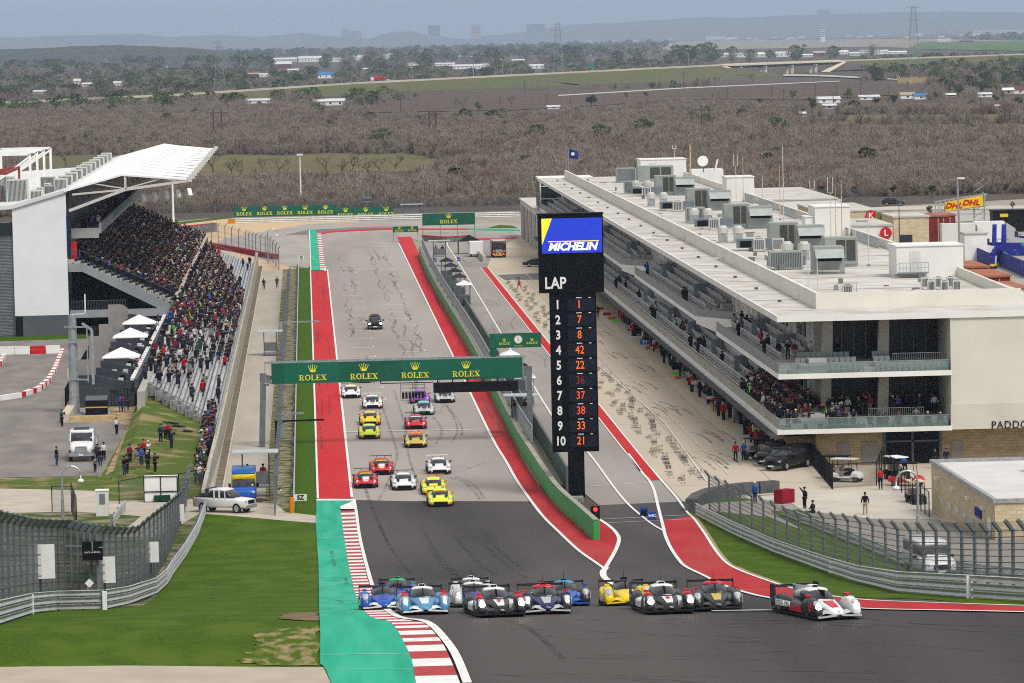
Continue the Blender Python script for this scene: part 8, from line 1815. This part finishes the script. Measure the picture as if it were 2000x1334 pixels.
a = A(716,110,8000); t = thing('plant_tower','dark rusty plant tower with a slanted conveyor','industrial plant',(a.x,8000,0)); b = MB(); b.box(a.x,a.x+5,8000,8005,0,A(716,94,8000).z); b.build('tower',HC['r'],t); b = MB(); b.box(a.x+5,a.x+17,8000,8005,0,A(716,102,8000).z); b.build('shed',HC['d'],t)
Ry = random.Random(4)
for nm,lab,regs in (('scrap_yard','distant yard crowded with small pale vehicles and junk',[(205,330,124,134,90),(360,480,118,127,70),(300,420,140,150,26),(590,720,112,119,34)]),('distant_town','band of tiny pale roofs across the far plain',[(1360,1560,64,80,50),(1600,2010,60,74,90),(820,1330,72,92,60),(480,660,68,92,34),(40,300,96,108,22)])):
    mm = [M['white'],HC['c'],HC['t'],HC['g'],HC['d'],HC['r']]; b = MB()
    for (xa,xb,ya,yb,n_) in regs:
        for k in range(n_):
            px_ = Ry.uniform(xa,xb); py_ = Ry.uniform(ya,yb); g_ = G(px_,max(py_,84-.0218*(px_-1000)) if nm == 'distant_town' else py_); q_ = g_.y/FPX; w_ = Ry.uniform(3,9)*q_*(1.8 if nm == 'distant_town' else .8); b.box(g_.x,g_.x+w_,g_.y,g_.y+w_*.6,0,Ry.uniform(1.2,3.0)*q_+(1 if nm == 'distant_town' else 0),Ry.choices(range(6),[8,4,2,2,3,1])[0])
    tag(b.build(nm,mm),lab,'buildings' if nm == 'distant_town' else 'scrap yard',None,'stuff')
def pylon(px,y0,y1,Y,lab,w_=9,legs=True):
    zt = A(px,y0,Y).z; x = A(px,y0,Y).x; t = thing('lattice_pylon',lab,'pylon',(x,Y,0),group='lattice pylons on the plain'); b = MB(); n = 10; th = .32*Y/4000
    for k in range(n):
        f0,f1 = k/n,(k+1)/n; w0 = w_*(1-f0*.72)/2; w1 = w_*(1-f1*.72)/2
        for s_ in (-1,1):
            for s2 in (-1,1): b.bar((x+s_*w0,Y+s2*w0,zt*f0),(x+s_*w1,Y+s2*w1,zt*f1),th)
            b.bar((x+s_*w0,Y-w0,zt*f0),(x-s_*w1,Y-w1,zt*f1),th*.7)
        b.bar((x-w1,Y-w1,zt*f1),(x+w1,Y-w1,zt*f1),th*.7)
    b.build('lattice',M['steel'],t); b = MB()
    for f_ in (.78,.88,.98): b.bar((x-w_*.55,Y,zt*f_),(x+w_*.55,Y,zt*f_),th)
    b.build('cross_arm',M['steel'],t)
pylon(1089,45,165,3700,'tall lattice pylon standing near the centre above the highway',10); pylon(1784,12,130,3900,'tallest lattice pylon on the right by the green sign',11); pylon(427,80,185,3300,'lattice pylon on the left beyond the highway',9)
def hframe(px0,px1,y0,y1,lab):
    Y = G((px0+px1)/2,y1).y; a = A(px0,y0,Y); c = A(px1,y0,Y); t = thing('power_frame',lab,'power pole',(a.x,Y,0),group='wooden double power frames'); b = MB(); b.tube((a.x,Y,0),(a.x,Y,a.z),.28); b.cut(); b.tube((c.x,Y,0),(c.x,Y,c.z),.28); build_each(b,'pole',mat('pole_wood',(.09,.065,.05),None,1,.9),t)
    b = MB(); b.bar((a.x-2.5,Y,a.z-1.5),(c.x+2.5,Y,c.z-1.5),.35); b.bar((a.x,Y,a.z*.25),(c.x,Y,c.z*.55),.25); b.bar((c.x,Y,a.z*.3),(a.x,Y,c.z*.65),.25); b.build('cross_arm',MATS['pole_wood'],t)
hframe(416,432,213,268,'double wooden power frame on the left above the field'); hframe(838,851,216,270,'double wooden power frame near the centre'); hframe(1370,1384,207,258,'double wooden power frame right of centre'); hframe(1962,1972,218,252,'small double wooden frame near the right edge')
R = random.Random(8)
UP = [(782,188,222),(797,168,198),(890,192,214),(977,187,208),(1024,157,186),(1068,183,208),(1114,192,204),(1335,141,178),(1392,182,207),(1404,178,203),(1420,171,195),(1507,168,192),(1530,173,195),(1593,164,189),(1634,166,200),(1627,180,202),(1646,124,152),(1680,160,190),(1735,167,185),(1731,122,148),(1772,158,176),(1838,162,190),(1937,159,186),(1915,189,215),(1959,178,214),(1614,118,138),(1831,130,152),(1961,134,158),(336,160,176),(278,132,152)]
nb = ['left of the pylon','by the ploughed field','at the lane']
for k,(px,y0,y1) in enumerate(UP):
    Y = G(px,y1).y; a = A(px,y0,Y); t = thing('utility_pole','thin wooden utility pole on the plain, %s when counted across the view' % (ordn[k]),'utility pole',(a.x,Y,0),group='utility poles on the plain'); b = MB(); b.tube((a.x,Y,0),(a.x,Y,a.z),.24,.18,6); b.build('pole',MATS['pole_wood'],t); b = MB(); b.bar((a.x-1.2,Y,a.z-1),(a.x+1.2,Y,a.z-1),.22); b.build('cross_arm',MATS['pole_wood'],t)
for k,(px,y0,y1) in enumerate([(806,132,158),(925,111,150),(982,117,147),(1097,110,140),(1157,108,138),(1268,101,131),(1345,104,128)]):
    a = G(px,y1,z=8); Y = a.y; q = A(px,y0,Y); t = thing('highway_lamp','pale highway lamp post, %s from the west' % ordn[k],'street lamp',(a.x,Y,7.5),group='lamp posts along the highway'); b = MB(); b.tube((a.x,Y,7),(a.x,Y,q.z),.25,.18,6); b.build('pole',M['galv'],t); b = MB(); b.bar((a.x,Y,q.z),(a.x-2,Y,q.z+.4),.3); b.build('lamp_head',M['white'],t)
for px,y0,y1,lab in ((1155,125,136,'green highway sign near the centre lamps'),(1788,103,110,'green highway sign below the right pylon')):
    a = G(px,y1,z=9); t = thing('highway_sign',lab,'road sign',(a.x,a.y,8)); q = A(px,y0,a.y); b = MB(); b.box(a.x-1.8,a.x+1.8,a.y,a.y+.3,q.z-3.2,q.z); b.build('board',mat('sign_green',(.0,.25,.15),None,1),t); b = MB(); b.bar((a.x,a.y+.4,8),(a.x,a.y+.4,q.z),.3); b.build('post',M['galv'],t)
c = G(360,121); Y = c.y; q = A(360,95,Y); t = thing('tall_flagpole','huge striped flag flying over the far white house','flag',(c.x,Y,0)); b = MB(); b.tube((c.x,Y,0),(c.x,Y,q.z),.4); b.build('pole',M['galv'],t)
b = MB(); w_ = 10*Y/7000
for k in range(7): b.quad([(c.x,Y,q.z-k*.8*Y/7000),(c.x+w_,Y+1,q.z-k*.8*Y/7000-w_*.35),(c.x+w_,Y+1,q.z-(k+1)*.8*Y/7000-w_*.35),(c.x,Y,q.z-(k+1)*.8*Y/7000)],k % 2)
b.build('flag',[M['redp'],M['white']],t); b = MB(); b.quad([(c.x,Y-.2,q.z),(c.x+w_*.4,Y+.2,q.z-w_*.14),(c.x+w_*.4,Y+.2,q.z-w_*.14-3*Y/7000),(c.x,Y-.2,q.z-3*Y/7000)]); b.build('canton',FLG,t)
def far_vehicle(name,lab,cat,px,py,L_,H_,m,z=9.3,cabm=None):
    c = G(px,py,z=z); t = thing(name,lab,cat,c); b = MB(); b.loft([(-L_/2,0,1.1,.5,H_*.6,5),(-L_*.2,0,1.2,.5,H_,6),(L_/2,0,1.2,.5,H_,6)],12); o = b.build('body',m,t,local=True); b = MB(); b.box(-1.22,1.22,-L_*.35,-L_*.15,H_*.6,H_*.9); b.build('windows',WSH,t,local=True)
    for y in (-L_*.3,L_*.3): wheel(t,0,y,.5,2.3)
    t.rotation_euler = (0,0,radians(80)); return t
t = far_vehicle('lorry','white-cabbed lorry with a red load on the highway','lorry',742,158,9,3.6,M['redp'],6.2); b = MB(); b.box(-1.3,1.3,4.6,7,.5,3.2); b.build('cab',M['white'],t,local=True)
far_vehicle('highway_car','dark car on the highway left of the centre pylon','car',1064,140,4.6,1.6,P_('navy'),8.4); far_vehicle('highway_car','dark red pickup on the highway at the far right','car',1914,108.5,5.4,1.9,HC['r'],8.6); far_vehicle('highway_car','grey car just behind the red lorry','car',760,159,4.6,1.6,P_('silver'),6.2)
BARK = mat('bark',(.10,.078,.062),(.07,.055,.045),2,.95)
def bare_tree_mb(R,h,th=.16):
    tr = MB(); br = MB()
    def grow(p,d,L_,r,lev):
        q = p+d*L_; (tr if lev == 0 else br).tube(p,q,r,r*.65,5,cap=False)
        if lev >= 4: return
        n = R.choice((2,3,4)) if lev else 4
        for k in range(n):
            a = R.uniform(0,2*pi); s_ = R.uniform(.45,.95); e = (d+Vector((cos(a)*s_*1.25,sin(a)*s_*1.25,R.uniform(-.1,.3)))).normalized(); grow(q,e,L_*R.uniform(.72,1.05) if lev < 1 else L_*R.uniform(.55,.82),r*.55,lev+1)
    grow(Vector((0,0,0)),Vector((R.uniform(-.25,.25),R.uniform(-.25,.25),1)).normalized(),h*.17,th,0); return tr,br
def leafy_tree(loc,h,w_,m,lab,grp=None,R=None,th=.2,dens=620):
    t = thing('leafy_tree',lab,'tree',loc,0,grp); R = R or random.Random(int(loc[0]*7+loc[1])); b = MB(); b.tube((0,0,0),(0,0,h*.5),th,th*.6,6)
    for k in range(5): a = k*1.3; b.tube((0,0,h*.28),(cos(a)*w_*.55,sin(a)*w_*.55,h*.62),th*.5,th*.2,5)
    b.build('trunk',BARK,t,local=True); b = MB()
    cl = [(R.uniform(-.6,.6)*w_,R.uniform(-.6,.6)*w_,h*R.uniform(.42,.82),R.uniform(.32,.52)) for _ in range(9)]
    s_ = w_*.075
    for (cx,cy,cz,rr) in cl:
        for k in range(dens//9):
            d = Vector((R.gauss(0,1),R.gauss(0,1),R.gauss(0,1))).normalized()*(w_*rr*R.uniform(.5,1.05)); p = Vector((cx+d.x,cy+d.y,cz+d.z*.8)); e = Vector((R.uniform(-1,1),R.uniform(-1,1),R.uniform(-1,1))).normalized(); f = e.cross(Vector((.2,.7,.5))).normalized(); b.add([p-e*s_,p+f*s_,p+e*s_,p-f*s_],[(0,1,2,3)],R.randrange(2))
    b.build('crown',m,t,local=True); return t
LG = {'dark': GLM,'olive': [leafmat('oak_a',(.055,.065,.035),(.035,.045,.022)),leafmat('oak_b',(.03,.04,.02),None)],'lime': [leafmat('lime_a',(.20,.25,.03),(.13,.18,.02)),leafmat('lime_b',(.10,.15,.02),None)],'green': [leafmat('grn_a',(.09,.15,.03),(.06,.11,.02)),leafmat('grn_b',(.05,.085,.02),None)]}
TR = [(1155,182,212,30,'olive','broad dark oak standing above the ploughed field'),(1224,179,195,12,'olive','small dark oak right of the broad one'),(1262,178,194,14,'olive','dark oak beside the small one'),(935,197,222,20,'lime','bright yellow-green tree near the ploughed field'),(602,355,383,12,'green','round bright green tree right of the lamp mast'),(755,171,184,8,'dark','small dark tree below the highway'),
      (1605,358,392,13,'dark','dark evergreen by the letter signs, leftmost of the roadside row'),(1670,358,390,15,'dark','dark round tree, second of the roadside row'),(1745,354,386,14,'dark','dark tree above the parked grey car'),(1820,355,388,16,'dark','dark tree left of the yellow sign'),(1890,364,385,12,'dark','small dark tree behind the yellow sign'),(1965,353,382,13,'dark','dark tree right of the yellow sign'),(1816,396,428,8,'dark','young tree on the verge below the yellow sign'),(1978,390,412,10,'olive','young tree at the right edge of the lot'),
      (8,257,276,12,'dark','dark cedar at the left edge above the roofs'),(75,263,284,12,'dark','dark cedar above the red frame'),(125,264,286,18,'dark','wide dark cedar left of the tall pair'),(168,257,286,14,'dark','taller dark cedar of the pair'),(188,265,284,12,'dark','shorter dark cedar of the pair'),(235,263,285,16,'dark','dark cedar right of the pair'),(212,268,286,10,'olive','small olive cedar between two dark ones'),
      (110,148,170,10,'dark','dark tree beside the cream block'),(135,141,160,18,'green','green tree left of the cream block'),(175,141,162,18,'green','green tree behind the cream houses'),(206,138,158,13,'green','bright green tree right of the cream houses'),(228,146,160,14,'green','spreading green tree by the white cottage'),(14,146,165,16,'green','pale green tree at the left edge beyond the highway'),(37,177,196,9,'dark','dark cedar left of the highway start'),(60,176,195,12,'dark','dark cedar near the tan roof'),(108,185,195,8,'dark','tiny dark cedar close to the highway'),(136,187,196,7,'dark','tiny dark cedar, second near the highway'),(10,184,194,14,'dark','low dark cedar clump at the far left'),
      (500,163,175,14,'dark','dark tree cluster above the highway, left part'),(568,158,170,14,'dark','dark tree cluster above the highway, middle part'),(636,157,166,16,'dark','low dark trees below the blue roof'),(724,124,138,8,'dark','dark conifer above the red lorry, left one'),(760,124,140,10,'dark','dark conifer above the red lorry, right one'),(700,142,154,12,'dark','low dark tree left of the red lorry'),(990,99,116,24,'green','green grove left part behind the highway lamps'),(1015,97,114,20,'green','green grove middle part behind the highway lamps'),(1042,95,112,22,'lime','green grove right part behind the highway lamps'),(1148,97,113,16,'green','green tree right of the centre pylon'),
      (1232,92,112,24,'green','tall green grove left part before the tan field'),(1262,89,110,26,'lime','tall green grove middle part before the tan field'),(1288,90,110,18,'green','tall green grove right part before the tan field'),(1206,124,135,12,'dark','low dark tree near the highway lamp'),(1586,183,224,26,'green','big green tree beside the grey barn'),(1655,172,194,26,'lime','yellow-green tree above the pale trailer'),(1712,188,208,20,'dark','dark oak right of the pale trailer'),(1745,183,208,22,'olive','grey-green oak beside the dark one'),(1827,179,195,20,'dark','wide dark oak right of the blue tarpaulin house'),(1872,160,190,26,'green','fresh green tree behind the low tan house'),(1947,156,182,22,'lime','fresh yellow-green tree near the right edge'),(1946,183,202,18,'dark','dark bushy tree below the fresh one'),(1990,185,210,22,'green','green tree at the right edge'),(1548,175,195,20,'lime','thin yellow-green tree on the ploughed field edge'),(1485,192,203,16,'dark','dark low bush at the right end of the field'),(1905,131,150,18,'olive','olive tree on the slope right of the bridge'),(1870,123,138,14,'dark','dark cedar right of the bridge'),(1570,86,95,16,'dark','dark tree on the tan field'),(1775,139,158,16,'lime','pale green tree by the dry reeds'),(820,220,240,14,'lime','faint yellow-green bush in the brush')]
for px,y0,y1,wpx,kd,lab in TR:
    c = G(px,y1); Y = c.y; h = (y1-y0)*Y/FPX; leafy_tree((c.x,Y,0),h,max(wpx*Y/FPX*.5,h*.3)*.9,LG[kd],lab,th=h*.03,dens=540 if Y < 2500 else 260)
bt = []
for k in range(5): bt.append(bare_tree_mb(random.Random(30+k),9.5,.17))
btp = []
BTX = [(365,343),(392,347),(418,338),(452,345),(470,350),(512,338),(545,342),(640,340),(668,346),(690,338),(722,345),(745,342),(770,338),(430,303),(478,302),(520,300),(545,300),(567,299),(610,300),(650,299),(690,301),(735,301),(765,300),(800,304),(842,311),(905,318),(930,326),(985,322),(880,322),(405,306),(1310,235),(1345,240),(1460,236),(1500,232),(1560,238),(1640,232),(1700,236),(130,325),(190,315),(320,322),(1000,208),(905,214),(690,215),(675,205),(1470,162),(1395,165),(1640,252),(1780,250),(150,290),(300,292)]
for k,(px,py) in enumerate(BTX):
    c = G(px,py); j = k % 5; s_ = (1.0+.25*((k*7) % 5)/4)*(1.35 if py < 260 else 1.0); where = 'before the grass field' if py > 330 else 'behind the grass field' if py > 295 else 'in the scrub beyond the pit building' if px > 1200 else 'in the middle distance'
    if len(btp) <= j:
        t = thing('bare_tree','x','tree',(c.x,c.y,0),0,'bare winter trees'); bt[j][0].build('trunk',BARK,t,local=True); bt[j][1].build('branches',BR[0],t,local=True); btp.append(t)
    else: t = dup(btp[j],(c.x,c.y,0),(k*1.7) % 6.28)
    t.scale = (s_*1.15,s_*1.15,s_*.95); l_ = '%s bare tree %s, %d px' % (['crooked','spreading','slim','forked','low'][j],where,px)
    t['label'] = '%s leafless tree %s, %s of its kind there' % (['crooked','spreading','slim','forked','low'][j],where,ordn[k//5])
R = random.Random(77)
b = MB(); c = G(1800,162)
for k in range(260):
    p = G(R.uniform(1755,1845),R.uniform(158,164)); h = R.uniform(2.5,5); b.add([(p.x-.5,p.y,0),(p.x+.5,p.y,0),(p.x+R.uniform(-1.5,1.5),p.y,h)],[(0,1,2)])
o = b.build('dry_reeds',mat('reeds',(.42,.33,.17),(.32,.24,.12),.2,.95)); tag(o,'pale dry reeds beside the lane right of the bridge','reeds',None,'stuff')
# --- paddock behind the pit building
def block(name,lab,cat,x0,x1,y0,y1,Y,D,wm,rm=None,parts=None):
    a = A(x0,y1,Y); c = A(x1,y0,Y); t = thing(name,lab,cat,(a.x,Y,0)); zt = c.z; b = MB(); b.box(a.x,c.x,Y,Y+D,0,zt); b.build('wall',wm,t); b = MB(); b.box(a.x-.15,c.x+.15,Y-.15,Y+D+.15,zt,zt+.25); b.build('roof',rm or ROOF,t); return t,a,c
STW = MATS['stucco_white']
t,a,c = block('paddock_building','white building wing carrying the red letter L sign','building',1664,1743,441,520,640,22,STW); s = A(1730,455,639.7)
def letter_sign(s,ch,lab,Y):
    tt = thing('letter_sign',lab,'sign',(s.x,Y,s.z-1)); b = MB(); b.tube((s.x,Y-.2,s.z),(s.x,Y,s.z),.85,n=20); b.build('disc',M['redp'],tt); text('lettering',ch,1.25,(s.x,Y-.25,s.z),M['white'],tt,bold=.02)
letter_sign(s,'L','round red sign with a white letter L',639.6)
b = MB(); q = A(1695,473,640); b.box(q.x,q.x+2.5,639.9,640,q.z-.9,q.z+.2); b.build('window',M['glass'],t)
t,a,c = block('paddock_building','stone building wing carrying the red letter K sign','building',1600,1712,412,470,705,30,CSTONE); letter_sign(A(1701,421,704.6),'K','round red sign with a white letter K',704.6)
t,a,c = block('stone_tower','square cream stone building between the red letter sign and trucks','building',1746,1814,424,480,690,14,CSTONE)
b = MB(); q = A(1757,478,690); b.box(q.x,A(1782,478,690).x,689.9,690,q.z-.3,A(1757,459,690).z); b.build('window',M['glass'],t)
t,a,c = block('roof_wing','long low rear wing behind the pit roof','building',1480,1636,389,440,800,60,STW)
ac_unit('wing_roof_unit',A(1675,440,650).x,A(1695,440,650).x,650,652,A(1680,441,650).z,A(1680,431,650).z,'grey-green unit on the roof of the letter L wing',M['acgrey'])
b = MB()
for k in range(10): q = A(1555+k*9,393,830); b.box(q.x,q.x+.6,830,830.6,q.z-.3,q.z+.4).cut()
tt = thing('roof_wing_units','row of small pale boxes on the rear wing roof','rooftop units',(A(1555,393,830).x,830,8)); build_each(b,'box',M['accream'],tt)
Y = 860; a = A(1827,413,Y); c = A(1923,402,Y); a2 = A(1846,391,Y); t = thing('truss_sign','yellow and red banner on a long steel truss with a lattice leg','sign',(c.x,Y,0))
zl0,zl1,zr0,zr1 = A(1846,413,Y).z,A(1846,395,Y).z,A(1920,402,Y).z,A(1920,381,Y).z
b = MB(); b.ext([(a2.x,Y,zl0),(c.x-.3,Y,zr0),(c.x-.3,Y,zr1),(a2.x,Y,zl1)],(0,.1,0)); b.build('banner',mat('dhl_yellow',(.80,.52,.005),None,1,.5),t)
b = MB()
for (z0,z1) in ((zl0-.2,zr0),(zl1+.1,zr1+.2)):
    for y in (Y+.2,Y+1.6): b.bar((a.x,y,z0),(c.x+.6,y,z1),.18)
for k in range(12): x = lerp(a.x,c.x,k/11); b.bar((x,Y+.3,lerp(zl0,zr0,k/11)),(x+.4,Y+1.6,lerp(zl1,zr1,k/11)),.14)
for k in range(4): x = lerp(a.x,a2.x,k/3); b.bar((x,Y+.2,zl0-.2),(x,Y+.2,zl1),.12)
b.build('truss',M['galv'],t); b = MB(); xb = A(1904,420,Y).x
for dx_ in (0,2.0): b.bar((xb+dx_,Y+1,0),(xb+dx_,Y+1,zr1),.25)
for k in range(7): b.bar((xb,Y+1,k*1.2),(xb+2,Y+1,k*1.2+1.2),.12)
b.build('lattice_leg',M['galv'],t)
for px,py in ((1862,402),(1896,396)): q = A(px,py,Y); text('lettering','DHL',1.45,(q.x,Y-.1,q.z),mat('dhl_red',(.55,.005,.01),None,1),t,bold=.05,shear=.3,sx=1.15)
def semi(x0,x1,y0,y1,Y,lab,m,cab='r',cm=None):
    a = A(x0,y1,Y); c = A(x1,y0,Y); t = thing('semi_truck',lab,'truck',(a.x,Y,0)); b = MB(); b.box(a.x,c.x,Y,Y+2.6,1.1,c.z); b.build('trailer_box',m,t); b = MB()
    for x in (a.x+1.5,a.x+2.7,c.x-2.7): b.tube((x,Y-.05,.5),(x,Y+.3,.5),.5,n=12)
    b.build('wheels',M['rubber'],t)
    b = MB(); xc = c.x+.3; b.ext([(xc,Y,.6),(xc+3,Y,.6),(xc+3,Y,1.6),(xc+1.9,Y,1.8),(xc+1.5,Y,3.4),(xc,Y,c.z*.95)],(0,2.4,0)); b.build('cab',cm or m,t); b = MB(); b.box(xc+1.4,xc+2.0,Y-.03,Y+2.43,1.9,2.9); b.build('cab_window',M['glass'],t)
semi(1904,1962,432,470,760,'white semi truck with a grey sleeper cab in the paddock',M['white'],cm=P_('silver')); semi(1840,1905,436,478,735,'grey-white flat trailer left of the white semi truck',M['offwhite'])
block('event_trailer','big black trailer with a yellow badge at the right edge','trailer',1940,2010,412,445,820,4,M['black'],M['black']);
q = A(1953,424,819.8); o = MB().box(q.x,q.x+1.5,819.7,819.8,q.z,q.z+.6).build('yellow_badge',MATS['dhl_yellow']); o.parent = bpy.data.objects['event_trailer']; o.location = -WL['event_trailer']
block('paddock_kiosk','white paddock kiosk behind the lamp post','kiosk',1884,1928,457,472,720,5,M['white'])
CR = mat('container_red',(.22,.03,.025),(.16,.025,.02),1,.7); CO = mat('container_roof',(.38,.14,.09),(.28,.11,.07),1,.7)
for k,(x0,x1,y0,y1,Y,m,lab) in enumerate(((1815,1852,423,440,740,CR,'rust red container behind the cream stone building'),(1822,1866,421,436,765,CR,'second rust red container further back'),(1888,1931,523,545,560,CR,'upper red container beyond the roof parapet'),(1888,1973,541,570,520,CR,'long dark red container beyond the roof parapet'),(1975,2010,566,590,500,CR,'red container at the right frame edge'))):
    t,a,c = block('shipping_container',lab,'container',x0,x1,y0,y1,Y,14 if k > 1 else 8,m,CO)
    b = MB()
    for j in range(2): b.box(lerp(a.x,c.x,.45+.3*j),lerp(a.x,c.x,.45+.3*j)+.08,Y-.06,Y,.3,c.z-.2)
    b.build('lock_rod',M['offwhite'],t)
BLF = mat('wec_blue',(.03,.035,.26),(.06,.30,.30),1.3,.6,thr=(.62,.68));
def bfence(pts,lab,h=1.7):
    b = MB()
    for p,q in zip(pts,pts[1:]): b.bar(G(*p)+Vector((0,0,h/2)),G(*q)+Vector((0,0,h/2)),.12,h)
    o = b.build('banner_fence',BLF); tag(o,lab,'banner fence')
bfence([(1846,470),(1880,477),(2010,478)],'rear blue patterned banner fence in the paddock',1.5); bfence([(1888,498),(1960,500),(2010,500)],'middle blue patterned banner fence',2.2); bfence([(1908,510),(1934,522)],'left blue patterned banner fence leading to the arch',2.2); bfence([(1952,520),(1975,530),(2010,545)],'right blue patterned banner fence from the arch',2.4)
c = G(1944,525); t = thing('inflatable_arch','blue inflatable arch with yellow feet in the paddock','arch',c); b = MB(); pr = None; s_ = c.y/FPX
for k in range(11):
    an = pi*k/10; p = Vector((c.x+14*s_*(-cos(an))+8*s_,c.y+(3 if k > 5 else 0)*(k-5)/2,10*s_+32*s_*sin(an)**.7 if 0 < k < 10 else 10*s_))
    if pr is not None: b.tube(pr,p,5*s_,5*s_,10)
    pr = p
b.build('tube',BLF if False else mat('arch_blue',(.03,.035,.30),None,1),t); b = MB(); b.tube((c.x-6*s_,c.y,0),(c.x-6*s_,c.y,10*s_),6*s_,5*s_,10); b.tube((pr.x,pr.y,0),(pr.x,pr.y,10*s_),5*s_,5*s_,10); b.build('foot',MATS['dhl_yellow'],t); b = MB(); b.box(c.x-13*s_,c.x+2*s_,c.y-1,c.y-.2,0,5*s_); b.build('base',M['black'],t)
for k,px in enumerate((1937,1955)): c = G(px,500); o = MB().ext([(c.x,c.y,1.0),(c.x+.8,c.y,1),(c.x+.9,c.y,5.2),(c.x+.2,c.y,5.2)],(0,.08,0)).build('feather_flag',MATS['arch_blue']); tag(o,['left','right'][k]+' tall blue feather flag before the white semi truck','flag')
suv((G(1830,478).x,G(1830,478).y,.1),radians(85),'white car roof showing behind the nearest roof tower',P_('white'))
for k,(px,py) in enumerate(((1960,490),(1985,480))): cart((G(px,py).x,G(px,py).y,.1),radians(70*k+20),['dark equipment cart by the blue banner fence','blue equipment cart left of the black trailer'][k],[M['black'],P_('royal')][k],M['dsteel'])
picket_fence('lot_fence',[G(1720,440),G(2010,430)],1.8,'thin black fence along the far car lot',3.5)
EXB = [(h_[0]-1,h_[1]+1,h_[2],h_[3]+1.5) for h_ in HS]+[(p_[0]-p_[3]*.5,p_[0]+p_[3]*.5,p_[1]+(p_[2]-p_[1])*.3,p_[2]) for p_ in TR]+[(1400,1645,121,147)]
n1 = scatter('near_scrub','dense bare grey-brown brush just beyond the circuit fence',(1010,1330),3.1,1.0,1,green=.002)
n2 = scatter('mid_scrub','bare grey-brown woodland behind the grass field',(1330,2600),5.2,1.1,2,green=.006)
n3 = scatter('far_scrub','distant bare woodland up to and beyond the raised highway',(2600,5600),13,1.5,3,green=.22)
n4 = scatter('farthest_scrub','hazy far woodland below the hills',(5600,15000),44,3.4,4,green=.35,clump=-.5)
hb = MB(); hb.box(-24000,24000,-300,42000,-1.0,330); me = hb.data('haze',[]); hz = bpy.data.objects.new('haze',me); COL.objects.link(hz); hz['kind'] = 'stuff'; hz['label'] = 'pale blue haze over the distant plain'; hz['category'] = 'haze'
hm = bpy.data.materials.new('haze_air'); hm.use_nodes = True; hn = hm.node_tree.nodes; hn.remove(hn['Principled BSDF']); pv = hn.new('ShaderNodeVolumePrincipled'); pv.inputs['Color'].default_value = (.66,.80,1.0,1); pv.inputs['Density'].default_value = 5.2e-5; pv.inputs['Anisotropy'].default_value = .2
hm.node_tree.links.new(pv.outputs[0],hn['Material Output'].inputs['Volume']); me.materials.append(hm)
